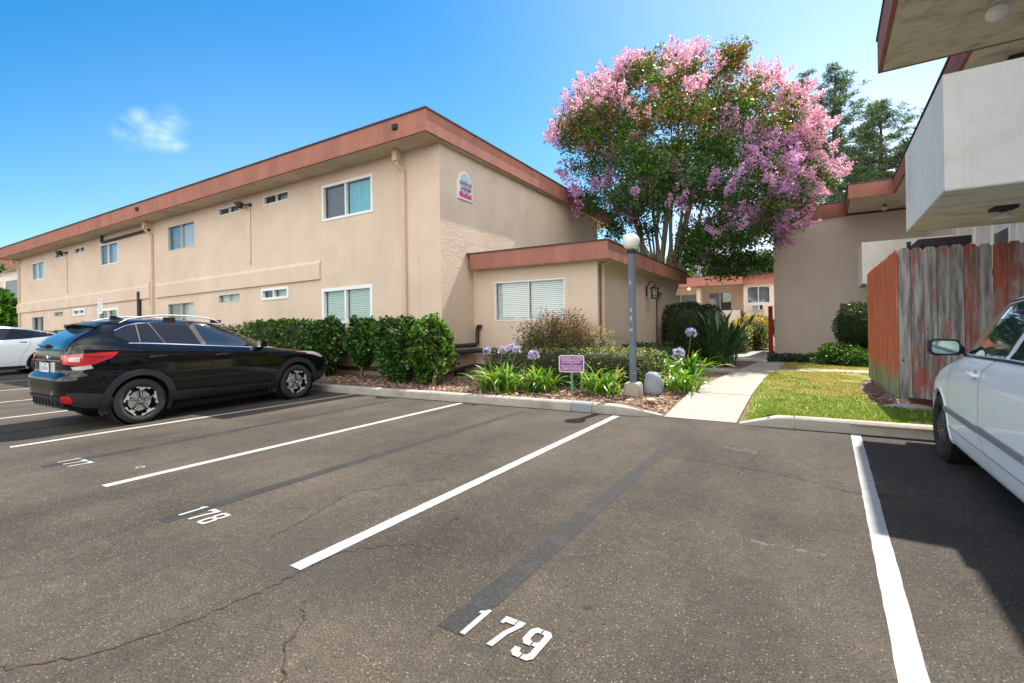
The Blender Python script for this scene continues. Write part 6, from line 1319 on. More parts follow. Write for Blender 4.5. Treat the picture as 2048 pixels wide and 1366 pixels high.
bush('green_shrub', 'green shrub on a bare thin trunk with a wall gap either side', [((-9.05, 8.35, 1.16), (0.52, 0.34, 0.42), 2.4), ((-9.15, 8.35, 0.72), (0.20, 0.20, 0.30), 2)], 4200, 0.088, GL, (7, 2, 4, 0.2), stems_for(-9.1, 8.3, 0.12, 0.9, 3, 0.12, 3), 'shrub', 0.62, 0.40, g, seed=13, lump=0.18)
bush('green_shrub', 'tall narrow green shrub just beyond the black car nose', [((-10.55, 8.4, 1.12), (0.52, 0.34, 0.50), 2.4), ((-10.6, 8.4, 0.62), (0.30, 0.26, 0.42), 2)], 5000, 0.088, GL, (7, 1.5, 5, 0.2), stems_for(-10.5, 8.3, 0.12, 0.9, 4, 0.15, 4), 'shrub', 0.62, 0.45, g, seed=14, lump=0.16)
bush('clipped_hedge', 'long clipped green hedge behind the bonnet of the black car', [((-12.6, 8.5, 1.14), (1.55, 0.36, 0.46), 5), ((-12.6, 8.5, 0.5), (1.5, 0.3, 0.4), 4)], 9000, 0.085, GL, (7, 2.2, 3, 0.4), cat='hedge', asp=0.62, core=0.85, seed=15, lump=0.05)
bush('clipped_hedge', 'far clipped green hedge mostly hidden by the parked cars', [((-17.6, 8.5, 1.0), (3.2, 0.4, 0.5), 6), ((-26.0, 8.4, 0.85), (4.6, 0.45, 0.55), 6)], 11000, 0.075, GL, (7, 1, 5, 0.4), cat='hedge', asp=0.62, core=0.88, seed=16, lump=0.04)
# low clipped hedge behind the lilies
bush('low_hedge', 'low clipped hedge with cream new growth behind the purple sign', [((-4.15, 9.42, 0.48), (1.85, 0.50, 0.40), 7)], 15000, 0.042, ['leaf_dark', 'leaf_olive', 'leaf_cream', 'leaf_bright', 'leaf_brown'], (6, 3, 1.2, 1.6, 1.6), cat='hedge', asp=0.55, core=0.86, seed=17, lump=0.04, top=2, topw=0.35, lo=0.86)
bush('low_hedge', 'low dark green hedge between the lamp post and the clipped box hedge', [((-3.55, 12.6, 0.42), (1.0, 1.5, 0.42), 5)], 6500, 0.055, ['leaf_dark', 'leaf_deep', 'leaf_gloss'], (5, 4, 2), cat='hedge', asp=0.55, core=0.86, seed=18, lump=0.05)
# heavenly bamboo with coloured tips
nd = empty('nandina_bush', (-4.9, 10.0, 0.14), label='feathery bush with orange, red and yellow tips in front of the blinds', cat='bush')
r_ = np.random.default_rng(5); Vs = []; Ms = []; mb = MB()
for i in range(120):
    lobe = [(-5.25, 9.95, 0.36), (-4.80, 10.0, 0.42), (-4.30, 9.95, 0.42), (-3.78, 9.85, 0.36)][r_.integers(4)]
    bx_, by_ = lobe[0]+r_.normal(0, 0.10), lobe[1]+r_.normal(0, 0.08); hmax = 1.50 if lobe[0] < -5.2 else (1.74 if lobe[0] < -4.7 else (1.72 if lobe[0] < -4.2 else 1.38))
    H_ = hmax*r_.uniform(0.5, 1.06); lx, ly = r_.normal(0, 0.20), r_.normal(0, 0.15); tip = np.array([bx_+lx, by_+ly, H_])
    mb.tube([(bx_, by_, 0.14), (bx_+lx*0.35, by_+ly*0.35, H_*0.6), tuple(tip)], [0.011, 0.008, 0.003], 5)
    cnt = 92; t = r_.random(cnt); P = tip+np.stack([r_.normal(0, 0.11, cnt), r_.normal(0, 0.11, cnt), -0.05-0.42*t+r_.normal(0, 0.03, cnt)], 1)
    hi = H_/hmax
    if hi > 0.80 and lobe[0] > -5.1: w = [1, 1.0, 2.0, 5.0, 0.6] if (lobe[0] > -4.1) else [1, 1.2, 5.5, 2.6, 1.4]
    elif lobe[0] > -4.1: w = [2, 2, 0.6, 2.5, 0.3]
    else: w = [7, 2.5, 0.3, 0.1, 0.3]
    Vs.append(leaf_quads(P, 0.060, 0.36, r=r_)); m_ = mat_pick(cnt, w, r_); lowk = P[:, 2] < H_-0.17; m_[lowk] = mat_pick(int(lowk.sum()), [8, 2.2, 0.5, 0.5, 0.2], r_); m_[(P[:, 2] < 1.0)] = mat_pick(int((P[:, 2] < 1.0).sum()), [8, 2, 0.15, 0.15, 0.1], r_); Ms.append(m_)
V = np.concatenate(Vs); raw_mesh('foliage', V, np.arange(len(V)).reshape(-1, 4), [MT[m] for m in ('leaf_olive', 'leaf_brown', 'leaf_orange', 'leaf_yellow', 'leaf_red')], np.concatenate(Ms), nd); mb.build('stems', MT['stem'], nd)
# clipped dark hedges by the brown door
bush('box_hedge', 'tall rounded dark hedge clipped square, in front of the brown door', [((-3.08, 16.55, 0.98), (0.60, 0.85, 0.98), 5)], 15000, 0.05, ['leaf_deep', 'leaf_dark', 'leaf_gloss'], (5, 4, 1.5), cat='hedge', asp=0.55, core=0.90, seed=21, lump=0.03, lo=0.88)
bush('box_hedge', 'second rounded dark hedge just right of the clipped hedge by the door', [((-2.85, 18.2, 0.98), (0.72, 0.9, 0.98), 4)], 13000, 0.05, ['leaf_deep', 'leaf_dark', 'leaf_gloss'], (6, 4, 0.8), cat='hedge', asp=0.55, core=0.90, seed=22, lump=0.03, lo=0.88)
# right side bushes
zb = hground(17)
bush('round_bush', 'round clipped dark bush against the red board fence', [((1.78, 18.4, 1.18), (0.62, 0.6, 0.70), 2.4), ((1.95, 18.5, 0.45), (0.40, 0.45, 0.45), 2.2)], 9000, 0.055, ['leaf_deep', 'leaf_dark', 'leaf_gloss'], (4, 4, 3), cat='bush', asp=0.6, core=0.86, seed=23, lump=0.05)
bush('low_shrub', 'low bright green shrub sprawling at the foot of the grey end wall', [((1.05, 17.55, 0.30), (0.42, 0.5, 0.36), 2.2), ((1.62, 17.3, 0.24), (0.55, 0.6, 0.34), 2.2)], 6000, 0.06, ['leaf_gloss', 'leaf_bright', 'leaf_dark'], (4, 3.5, 3), cat='shrub', asp=0.6, core=0.7, seed=24, lump=0.16)
bush('climbing_vine', 'small pale green vine showing over the side of the tall fence', [((1.52, 12.75, 2.02), (0.10, 0.3, 0.26), 2)], 380, 0.075, ['leaf_bright', 'leaf_cream', 'leaf_gloss'], (4, 2, 3), stems_for(1.5, 12.7, 0.1, 1.9, 2, 0.05, 7), cat='vine', asp=0.6, core=0, seed=25)
bush('flowering_hedge', 'sunlit speckled hedge with yellow flowers beside the far path', [((-2.55, 25.6, 0.55), (0.8, 2.2, 0.72), 4), ((-1.95, 28.6, 0.75), (0.8, 1.6, 0.80), 4)], 13000, 0.085, ['leaf_cream', 'leaf_bright', 'leaf_gloss', 'leaf_brown', 'lantana_bloom'], (3.5, 3, 3, 1.5, 0.3), cat='hedge', asp=0.6, core=0.85, seed=26, lump=0.06, top=4, topw=0.55)
bush('distant_shrub', 'dark rounded shrub behind the yellow flowers near the red post', [((-1.7, 30.3, 1.0), (0.95, 0.8, 0.62), 2.2)], 2600, 0.10, ['leaf_deep', 'leaf_dark'], (4, 4), cat='shrub', asp=0.6, core=0.88, seed=27, lump=0.05)
# ground cover in front of grey wall
r_ = np.random.default_rng(8); n_ = 5200; P = np.stack([r_.uniform(-0.75, 1.35, n_), 18.0+2.6*r_.random(n_), np.zeros(n_)], 1); P[:, 2] = hg_np(P[:, 1])+0.02+r_.random(n_)**2*0.17
V = leaf_quads(P, 0.075, 0.6, r=r_); o = raw_mesh('ground_cover', V, np.arange(len(V)).reshape(-1, 4), [MT['leaf_dark'], MT['leaf_deep'], MT['leaf_gloss']], mat_pick(n_, (5, 4, 1), r_)); tag(o, 'dark trailing ground cover along the foot of the grey end wall', 'ground cover', kind='stuff')

# strap leaved lilies (agapanthus)
def ribbon(V, F, base, az, L, w, lean, curl, seg=8, twist=0.0):
    d = Vector((math.cos(az), math.sin(az), 0)); s = Vector((-math.sin(az), math.cos(az), 0)); p = Vector(base); ang = lean; b0 = len(V)
    for i in range(seg+1):
        t = i/seg; ww = w*(0.55+0.9*t*(1-t)*2)*(1 if t < 0.75 else max(0.08, (1-t)/0.25)); nrm = Vector((-math.sin(ang)*d.x, -math.sin(ang)*d.y, math.cos(ang)))
        side = (s*math.cos(twist*t)+nrm*math.sin(twist*t))
        V.append(tuple(p+side*ww)); V.append(tuple(p-side*ww))
        if i < seg:
            p = p+(d*math.cos(ang)+Vector((0, 0, 1))*math.sin(ang))*(L/seg); ang -= curl/seg*(0.4+1.4*t)
    for i in range(seg): a = b0+2*i; F.append((a, a+1, a+3, a+2))
def lily(x, y, z, sc, n, label, flowers=(), mats=('strap_leaf', 'strap_leaf_dark', 'strap_leaf_dry'), w=(6, 3, 0.5), seed=0, spread=0.16):
    rr = random.Random(seed); root = empty('lily_plant', (x, y, z), label=label, cat='flowering plant', group='strap-leaved lilies in the front bed')
    V = []; F = []; mi = []
    for i in range(n):
        b = (x+rr.gauss(0, spread*sc), y+rr.gauss(0, spread*0.8*sc), z-0.01); lean = rr.uniform(0.75, 1.5); k0 = len(F)
        ribbon(V, F, b, rr.uniform(0, 6.28), sc*rr.uniform(0.42, 0.74), sc*rr.uniform(0.013, 0.022), lean, rr.uniform(0.9, 2.4), twist=rr.uniform(-0.6, 0.6)); m_ = rr.choices(range(3), w)[0]; mi += [m_]*(len(F)-k0)
    raw_mesh('leaves', np.array(V), np.array(F), [MT[m] for m in mats], np.array(mi), root)
    for (fx_, fy_, fz_, fr, pale) in flowers:
        mb = MB(); mb.tube([(x+(fx_-x)*0.25, y, z), (x+(fx_-x)*0.7, y+(fy_-y)*0.6, z+(fz_-z)*0.6), (fx_, fy_, fz_)], [0.007, 0.006, 0.005], 6); st = mb.build('flower_stalk', MT['stalk'], root)
        q = np.random.default_rng(int(fz_*1000)+seed); nf = 46; U = unit(nf, q); U[:, 2] = np.where(U[:, 2] < -0.55, -U[:, 2], U[:, 2]); VV = []; c = np.array([fx_, fy_, fz_]); mb = MB()
        for u in U:
            u_ = u/np.linalg.norm(u); R1 = fr*q.uniform(0.62, 0.95); p0 = c+u_*R1*0.75; mb.tube([tuple(c), tuple(c+u_*R1*0.75)], 0.0018, 3, False)
            a = np.cross(u_, [0.3, 0.5, 0.8]); a /= np.linalg.norm(a); b = np.cross(u_, a)
            for k in range(5):
                an = 2*math.pi*k/5+q.uniform(0, 1); e = a*math.cos(an)+b*math.sin(an); s = np.cross(u_, e); L_ = fr*0.40
                VV += [p0, p0+u_*L_*0.5+e*L_*0.22+s*L_*0.13, p0+u_*L_*0.85+e*L_*0.62, p0+u_*L_*0.5+e*L_*0.22-s*L_*0.13]
        mb.build('pedicels', MT['stalk'], st)
        VV = np.array(VV); raw_mesh('flower_head', VV, np.arange(len(VV)).reshape(-1, 4), [MT['lily_petal'], MT['lily_petal_pale']], np.repeat((q.random(len(VV)//20) < pale).astype(int), 5), st)
    return root
lily(-4.95, 7.95, 0.14, 1.10, 150, 'bright lily clump at the kerb with four pale lilac flower heads', [(-5.36, 8.15, 0.88, 0.105, 0.7), (-5.06, 8.25, 0.90, 0.105, 0.75), (-4.82, 8.2, 0.96, 0.11, 0.7), (-4.66, 8.15, 0.93, 0.10, 0.75)], seed=1)
lily(-4.22, 8.20, 0.14, 1.0, 140, 'lily clump with drooping leaves and one lilac head left of the purple sign', [(-4.40, 8.35, 0.82, 0.125, 0.7)], seed=2, w=(5, 3, 0.6))
lily(-3.02, 8.45, 0.14, 1.08, 105, 'flowerless lily clump with long arching leaves right of the purple sign', seed=3, w=(6, 2, 0.9))
lily(-2.42, 9.85, 0.14, 1.15, 105, 'upright bright lily clump behind the grey boulder', seed=5, w=(8, 2, 0.4))
lily(-1.80, 9.35, 0.14, 0.95, 95, 'sunlit lily clump just right of the grey boulder', [], seed=6, w=(8, 2, 0.6))
lily(-2.12, 11.2, 0.14, 1.25, 160, 'dark leaved lily clump at the path edge with two violet flower heads', [(-2.10, 10.6, 0.74, 0.15, 0.75), (-1.98, 11.4, 1.16, 0.14, 0.4)], seed=7, w=(2, 7, 0.4))
lily(-3.80, 10.7, 0.14, 0.85, 26, 'single violet lily head showing over the low hedge by the lamp post', [(-3.75, 10.6, 0.98, 0.10, 0.2)], seed=8, w=(2, 7, 0.4))
# bird of paradise
bp_ = empty('bird_of_paradise_plant', (-1.95, 15.6, 0.1), label='large dark fan of upright paddle leaves between the box hedge and the path', cat='plant')
V = []; F = []; rr = random.Random(4); mb = MB()
for i in range(125):
    az = rr.uniform(0, 6.28); L_ = rr.uniform(0.45, 1.2)*1.0; lean = rr.uniform(0.72, 1.5); b = Vector((-1.86+rr.gauss(0, 0.16), 15.7+rr.gauss(0, 0.16), 0.10)); d = Vector((math.cos(az)*math.cos(lean), math.sin(az)*math.cos(lean), math.sin(lean)))
    e = b+d*L_; mb.tube([b, b.lerp(e, 0.55)+Vector((0, 0, 0.05)), e], [0.018, 0.013, 0.008], 5)
    ribbon(V, F, e, az, rr.uniform(0.42, 0.70), rr.uniform(0.030, 0.048), lean*0.95, rr.uniform(0.1, 0.7), seg=7, twist=rr.uniform(-1.2, 1.2))
raw_mesh('leaves', np.array(V), np.array(F), MT['paddle_leaf'], None, bp_); mb.build('leaf_stalks', MT['strap_leaf_dark'], bp_)

# ---------------------------------------------------------------- crape myrtle
TD = 18.7            # distance of the trunk from the camera along its line of sight
def tree_pt(u, v, d):   # a point of the crown at distance d, for laying out limbs in space
    q = fwd*d + r2*((u-1024)*d/960) - u2*((v-647)*d/960); return Vector((q.x, q.y, q.z+CAM_H))
cm = empty('crape_myrtle', (-4.55, 20.4, 0.0), label='big spreading tree covered in pink and mauve blossom behind the low wing', cat='tree')
lobes = [(1150,238,34,.6),(1130,232,20,.8),(1185,200,44,.6),(1225,165,34,.7),(1262,140,34,.5),(1285,110,20,.3),(1320,135,42,.6),(1390,125,40,.55),(1445,125,40,.10),(1462,98,22,.05),(1482,84,14,.0),(1520,150,34,.5),(1548,180,36,.4),(1585,205,26,.6),(1598,240,32,.95),
 (1125,285,24,.8),(1180,275,46,.45),(1250,240,54,.12),(1325,205,54,.55),(1400,205,56,.15),(1470,215,56,.50),(1540,250,44,.2),(1170,335,38,.9),(1240,325,52,.35),(1320,320,56,.10),(1395,295,60,.15),(1470,300,58,.30),(1540,325,50,.7),(1600,300,38,.97),(1635,270,20,.97),(1648,330,28,.97),
 (1185,395,34,.6),(1250,400,46,.12),(1330,385,50,.55),(1400,375,52,.15),(1470,390,52,.35),(1545,400,46,.9),(1600,385,42,.97),(1648,365,24,.97),(1225,450,28,.12),(1290,455,24,.05),(1395,470,46,.10),(1465,470,48,.55),(1530,460,42,.92),(1590,440,34,.95),(1440,520,34,.15),(1490,520,30,.35),(1385,520,26,.05),(1470,548,14,.9)]
lv = []; lmi = []; fv = []; fmi = []; r_ = np.random.default_rng(21); tips = []
for (u, v, rp, fl) in lobes:
    if v < 190: v += 20
    elif v < 260: v += 10
    u = 1385+(u-1385)*0.975; fl = fl*(0.80 if u < 1500 else 1.0)
    du = (u-1385)/285; dv = (v-300)/250; depth = 3.2*math.sqrt(max(0.03, 1-min(1, du*du*0.85+dv*dv*0.5)))
    for k, dd in enumerate((-depth, -depth*0.35, depth*0.35, depth) if rp > 40 else (-depth*0.5, depth*0.5)):
        d = TD+dd+r_.uniform(-0.4, 0.4); rad = rp/960*d*(0.98 if rp <= 40 else 0.86); c = tree_pt(u+r_.normal(0, 8), v+r_.normal(0, 8), d)
        tips.append((c, rad)); nc = int(50*(rad/0.9)**1.5)+5; kin = r_.normal(size=3); kin /= np.linalg.norm(kin)
        U = unit(nc, r_); rr_ = r_.random(nc)**0.45; C_ = np.array(c)+U*(rr_*rad)[:, None]*np.array([1, 1, 0.80])
        for cc, uu, q in zip(C_, U, rr_):
            gap = math.sin(cc[0]*2.3+0.7*cc[2])*math.sin(cc[1]*1.9+1.3)*math.sin(cc[2]*2.6+0.5*cc[0])
            if gap > 0.42 and v < 470: continue
            m = 26; ax = uu*0.6+np.array([0, 0, 0.45])+r_.normal(0, 0.25, 3); ax /= np.linalg.norm(ax); t = r_.random(m)
            P = cc+ax*(t*0.46-0.16)[:, None]+r_.normal(0, 0.11, (m, 3))
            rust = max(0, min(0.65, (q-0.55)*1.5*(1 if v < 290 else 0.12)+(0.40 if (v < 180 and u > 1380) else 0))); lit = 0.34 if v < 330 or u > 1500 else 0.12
            # blossom sits in patches on the outer, upper shoulders of each lobe
            toward = -float(np.dot(uu, np.array(fwd))); patch_ = 0.5*float(np.dot(uu, kin))+0.35*uu[2]+0.25*toward+r_.normal(0, 0.10)
            bloom = q > 0.62 and patch_ > (0.70-fl*0.86)
            if bloom: P = P[:10]; m = 10
            lv.append(leaf_quads(P, 0.115, 0.50, np.tile(ax, (m, 1)), 0.5, 0.1, r=r_))
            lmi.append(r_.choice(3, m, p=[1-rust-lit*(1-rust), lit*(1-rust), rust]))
            if bloom:
                for _ in range(2):
                    mfl = 58; tt = r_.random(mfl); W = (1-tt*0.72)*0.135; a = cc+uu*0.14+ax*0.05+r_.normal(0, 0.10, 3); ax2 = ax+r_.normal(0, 0.3, 3); ax2 /= np.linalg.norm(ax2); P = a+ax2*(tt*0.42)[:, None]+r_.normal(0, 1, (mfl, 3))*W[:, None]*0.62
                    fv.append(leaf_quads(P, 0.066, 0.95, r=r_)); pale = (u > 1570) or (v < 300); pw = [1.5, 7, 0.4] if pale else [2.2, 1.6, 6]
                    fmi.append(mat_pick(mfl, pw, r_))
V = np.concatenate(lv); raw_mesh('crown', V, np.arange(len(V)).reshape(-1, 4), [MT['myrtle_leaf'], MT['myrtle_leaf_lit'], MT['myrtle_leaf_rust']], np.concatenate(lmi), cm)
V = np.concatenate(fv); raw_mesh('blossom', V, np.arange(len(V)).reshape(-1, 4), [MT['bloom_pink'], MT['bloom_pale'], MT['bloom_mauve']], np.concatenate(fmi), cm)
mb = MB(); base = Vector((-4.55, 20.4, -0.1)); rr = random.Random(3)
targets = [(1290,440),(1262,400),(1318,380),(1340,330),(1362,300),(1330,420),(1388,330),(1410,300),(1380,400),(1345,400),(1300,300),(1250,330),(1360,230),(1275,420),(1305,460),(1420,360)]
for i, (u, v) in enumerate(targets):
    e = tree_pt(u, v, TD+rr.uniform(-1.2, 1.2)); b = base+Vector((rr.uniform(-.35, .35), rr.uniform(-.3, .3), 0)); mid1 = b.lerp(e, 0.33)+Vector((-(e.x-b.x)*0.24, -(e.y-b.y)*0.24, 0.25)); mid2 = b.lerp(e, 0.68)+Vector((rr.uniform(-.18, .18), rr.uniform(-.18, .18), 0.15))
    k = rr.uniform(0.9, 1.15); mb.tube([b, mid1, mid2, e], [0.125*k, 0.10*k, 0.062*k, 0.024], 8)
    for _ in range(5):
        t = tips[rr.randrange(len(tips))]; near = min(tips, key=lambda q: (q[0]-e).length*rr.uniform(0.6, 1.4)); mb.tube([mid2.lerp(e, rr.random()), e.lerp(near[0], 0.5)+Vector((0, 0, 0.1)), near[0]], [0.030, 0.019, 0.007], 5)
mb.build('trunk', MT['bark'], cm, smooth=True)

# ---------------------------------------------------------------- pines
def pine(u, vtop, vbot, d, wpx, label, seed, dens=1.0, slim=1.0):
    r = np.random.default_rng(seed); top = tree_pt(u, vtop, d); bot = tree_pt(u+4, vbot, d); x0, y0 = bot.x, bot.y; zt, zbt = top.z, bot.z; W = wpx/960*d/2
    root = empty('pine_tree', (x0, y0, 2), label=label, cat='pine tree', group='tall pines on the skyline'); mb = MB(); Vs = []; Ms = []
    mb.tube([(x0, y0, 1.0), (x0+0.1, y0, (zbt+1)/2), (x0-0.1, y0, (zt+zbt)/2), (top.x, top.y, zt-0.4)], [0.42, 0.36, 0.22, 0.04], 7)
    nb_ = int(74*dens)
    for i in range(nb_):
        t = (i+0.5)/nb_; z = zbt+(zt-zbt)*(t**0.9); az = r.uniform(0, 6.28); prof = (0.35+0.85*math.sin(math.pi*min(1, 0.22+t*0.72)))*(1-t**4)*slim; L = W*prof*r.uniform(0.45, 1.1)+0.25
        d_ = np.array([math.cos(az), math.sin(az), r.uniform(0.15, 0.55)]); b = np.array([x0+(top.x-x0)*t, y0, z]); e = b+d_*L; mb.tube([tuple(b), tuple((b+e)/2-np.array([0, 0, 0.1*L])), tuple(e)], [0.07*(1-t)+0.02, 0.04*(1-t)+0.015, 0.01], 4, False)
        for k in range(int(2+L*1.9)):
            tt = r.uniform(0.35, 1.08); c = b+(e-b)*tt+r.normal(0, 0.22, 3); m = 46; U = unit(m, r); U[:, 2] = np.abs(U[:, 2])*0.8+0.05; P = c+U*r.random((m, 1))*0.34*np.array([1.25, 1.25, 0.75])
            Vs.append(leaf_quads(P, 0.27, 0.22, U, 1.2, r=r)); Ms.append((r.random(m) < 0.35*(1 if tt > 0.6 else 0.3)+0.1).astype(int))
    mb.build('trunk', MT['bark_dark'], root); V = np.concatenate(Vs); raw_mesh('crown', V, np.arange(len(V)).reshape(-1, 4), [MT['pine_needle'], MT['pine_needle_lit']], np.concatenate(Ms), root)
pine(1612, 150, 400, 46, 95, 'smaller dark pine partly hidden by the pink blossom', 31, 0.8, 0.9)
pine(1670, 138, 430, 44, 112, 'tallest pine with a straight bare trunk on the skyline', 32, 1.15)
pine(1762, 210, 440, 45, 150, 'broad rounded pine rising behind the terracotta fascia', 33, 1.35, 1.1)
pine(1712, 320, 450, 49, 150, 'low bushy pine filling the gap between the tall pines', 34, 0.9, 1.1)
# background trees on the hill
def round_tree(x, y, z0, z1, rad, label, seed, mats=('leaf_dark', 'leaf_gloss', 'leaf_bright'), w=(4, 4, 2), n=5200, size=0.26):
    r = np.random.default_rng(seed); root = empty('hill_tree', (x, y, z0), label=label, cat='tree', group='trees on the hillside'); mb = MB(); mb.tube([(x, y, z0-1), (x+0.2, y, (z0+z1)/2), (x, y, z1-rad)], [0.25, 0.2, 0.1], 6)
    Ps = []; Us = []
    for i in range(9):
        u = unit(1, r)[0]; c = np.array([x, y, z1-rad])+u*rad*0.55; P, U = blob_points(c, (rad*0.6,)*3, n//9, 2, 0.5, 1.08, r, 0.2, seed+i); Ps.append(P); Us.append(U); mb.tube([(x, y, z1-rad*1.4), tuple(c)], [0.08, 0.03], 5, False)
    P = np.concatenate(Ps); U = np.concatenate(Us); V = leaf_quads(P, size, 0.6, U, 0.5, r=r); raw_mesh('crown', V, np.arange(len(V)).reshape(-1, 4), [MT[m] for m in mats], mat_pick(len(P), w, r), root); mb.build('trunk', MT['bark_dark'], root)
for i, (x, y, z0, z1, rad, lb) in enumerate(((-12.5, 60, 2, 9.4, 2.3, 'green hillside tree left of the grey house'), (-6.9, 58, 2, 8.3, 1.3, 'small round hillside tree between the two houses'), (-2.3, 58, 2, 8.4, 1.7, 'hillside tree with yellow-green leaves near the gabled roof'), (-15.5, 55, 2, 10, 2.6, 'green hillside tree hidden behind the low wing roof'), (4.2, 58, 3, 11, 3.0, 'tree standing behind the grey end wall'))):
    round_tree(x, y, z0, z1, rad, lb, 50+i)
# far-left plants
bush('broadleaf_shrub', 'bright green broad-leaved shrub at the far left edge', [((-40.6, 8.9, 1.6), (1.8, 1.5, 1.7), 2.2), ((-41.6, 9.2, 2.9), (1.0, 0.8, 0.8), 2)], 5200, 0.42, ['leaf_bright', 'leaf_gloss', 'leaf_dark', 'leaf_yellow'], (3, 5, 5, 0.4), cat='shrub', asp=0.5, core=0.75, seed=41, lump=0.2)
bn = empty('banana_plant', (-42.6, 8.0, 0), label='tall banana-like plant with upright pale-edged leaves at the far left', cat='plant')
V = []; F = []; rr = random.Random(9)
for i in range(16): ribbon(V, F, (-42.4+rr.gauss(0, 0.35), 8.0+rr.gauss(0, 0.3), rr.uniform(1.2, 3.2)), rr.uniform(0, 6.28), rr.uniform(1.4, 2.3), rr.uniform(0.16, 0.26), rr.uniform(0.9, 1.45), rr.uniform(0.2, 1.4), seg=8, twist=rr.uniform(-1, 1))
raw_mesh('leaves', np.array(V), np.array(F), MT['leaf_bright'], None, bn); mb = MB(); mb.tube([(-42.4, 8, 0), (-42.3, 8, 1.6), (-42.5, 8, 3.2)], [0.16, 0.13, 0.07], 8); mb.build('stem', MT['strap_leaf_dark'], bn)
round_tree(-43.5, 8.9, 4.5, 6.6, 1.0, 'bright tree peeping over the roof edge at the far left', 61, n=2500)

# ================================================================ lamp post, signs, rocks
px_, py_ = -2.45, 8.42
lp = empty('lamp_post', (px_, py_, 0.14), label='grey lamp post with a white globe on a concrete footing', cat='lamp post')
MT['post_grey'] = mat('post_grey', (0.10, 0.125, 0.16), (0.14, 0.17, 0.21), scale=3, rough=0.6, c3=(0.45, 0.50, 0.55), s3=3.2, f3=0.0)
MT['post_scuff'] = mat('post_scuff', (0.42, 0.50, 0.56), (0.30, 0.36, 0.40), scale=20, rough=0.8)
mb = MB(); mb.box(px_-0.052, py_-0.052, 0.36, px_+0.052, py_+0.052, 2.66); po = mb.build('pole', MT['post_grey'], lp, bevel=0.008)
mb = MB()
for (z0, z1, w) in ((1.46, 1.56, 0.03), (1.60, 1.70, 0.02), (1.28, 1.33, 0.04), (2.10, 2.18, 0.015)):
    n_ = 9; poly = [(px_-0.01+w*math.cos(2*math.pi*k/n_)*random.uniform(0.5, 1.1), (z0+z1)/2+(z1-z0)/2*math.sin(2*math.pi*k/n_)*random.uniform(0.7, 1.1)) for k in range(n_)]; mb.prism(poly, 'y', py_-0.0545, py_-0.0525)
mb.build('paint_scuff', MT['post_scuff'], po)
mb = MB(); mb.lathe([(0.0, 2.66), (0.075, 2.66), (0.085, 2.70), (0.07, 2.74), (0.0, 2.74)], (px_, py_, 0), 20); mb.build('collar', MT['dark_trim'], lp)
MT['globe_lamp'] = mat('globe_lamp', (0.86, 0.85, 0.81), rough=0.22, spec=0.4); nt_ = MT['globe_lamp'].node_tree.nodes['Principled BSDF']; nt_.inputs['Subsurface Weight'].default_value = 0.6; nt_.inputs['Subsurface Radius'].default_value = (0.15, 0.15, 0.14)
mb = MB(); mb.lathe([(0.150*math.sin(math.pi*(k+0.001)/20), 2.865-0.150*math.cos(math.pi*(k+0.001)/20)) for k in range(21)], (px_, py_, 0), 32); mb.build('globe', MT['globe_lamp'], lp, smooth='all')
mb = MB(); rg = []
for (s_, z) in ((0.155, 0.08), (0.150, 0.20), (0.140, 0.33), (0.125, 0.365), (0.08, 0.375)):
    rg.append([(px_+s_*math.copysign(abs(math.cos(a))**0.55, math.cos(a))+0.008*math.sin(5*a), py_+s_*math.copysign(abs(math.sin(a))**0.55, math.sin(a))) + (z+0.01*math.sin(3*a),) for a in np.linspace(0, 2*math.pi, 25)[:-1]])
mb.rings(rg); mb.build('footing', MT['concrete'], lp, smooth=50)
rock('boulder', -2.17, 8.80, 0.28, 0.20, 0.17, 0.27, 'rock_grey', 'blue-grey boulder standing right behind the lamp post footing', seed=5, cat='boulder')
for i, (x, y, s_, m_, lb) in enumerate(((-2.72, 8.75, 0.10, 'rock_tan', 'tan stone just left of the lamp post footing'), (-2.75, 8.60, 0.085, 'rock_tan', 'lower tan stone beside the lamp post footing'), (-2.02, 7.95, 0.11, 'rock_tan', 'flat pale stone lying in the bed near the kerb end'), (-1.92, 8.22, 0.06, 'rock_grey', 'small flat grey stone among the bark chips'), (-2.35, 7.80, 0.05, 'rock_tan', 'tiny pale stone close behind the kerb'))):
    rock('stone', x, y, 0.155, s_, s_*0.8, s_*(0.55 if i < 2 else 0.25), m_, lb, group='loose stones in the front bed', seed=20+i)
# twigs in the bed
tw = MB(); rr = random.Random(12)
for (x, y, a, L_) in ((-3.2, 7.75, 0.1, 0.9), (-2.6, 8.0, 0.5, 0.5), (-4.1, 7.65, -0.2, 0.7), (-3.4, 8.05, 0.6, 0.4)):
    tw.tube([(x+math.cos(a)*L_*t+rr.uniform(-.02, .02), y+math.sin(a)*L_*t+rr.uniform(-.03, .03), 0.165+0.02*math.sin(6*t)) for t in np.linspace(0, 1, 7)], [0.013, 0.014, 0.012, 0.013, 0.010, 0.008, 0.005], 6)
tag(tw.build('fallen_twigs', MT['bark_dark']), 'brown fallen twigs lying on the bark behind the kerb', 'twigs', kind='stuff')

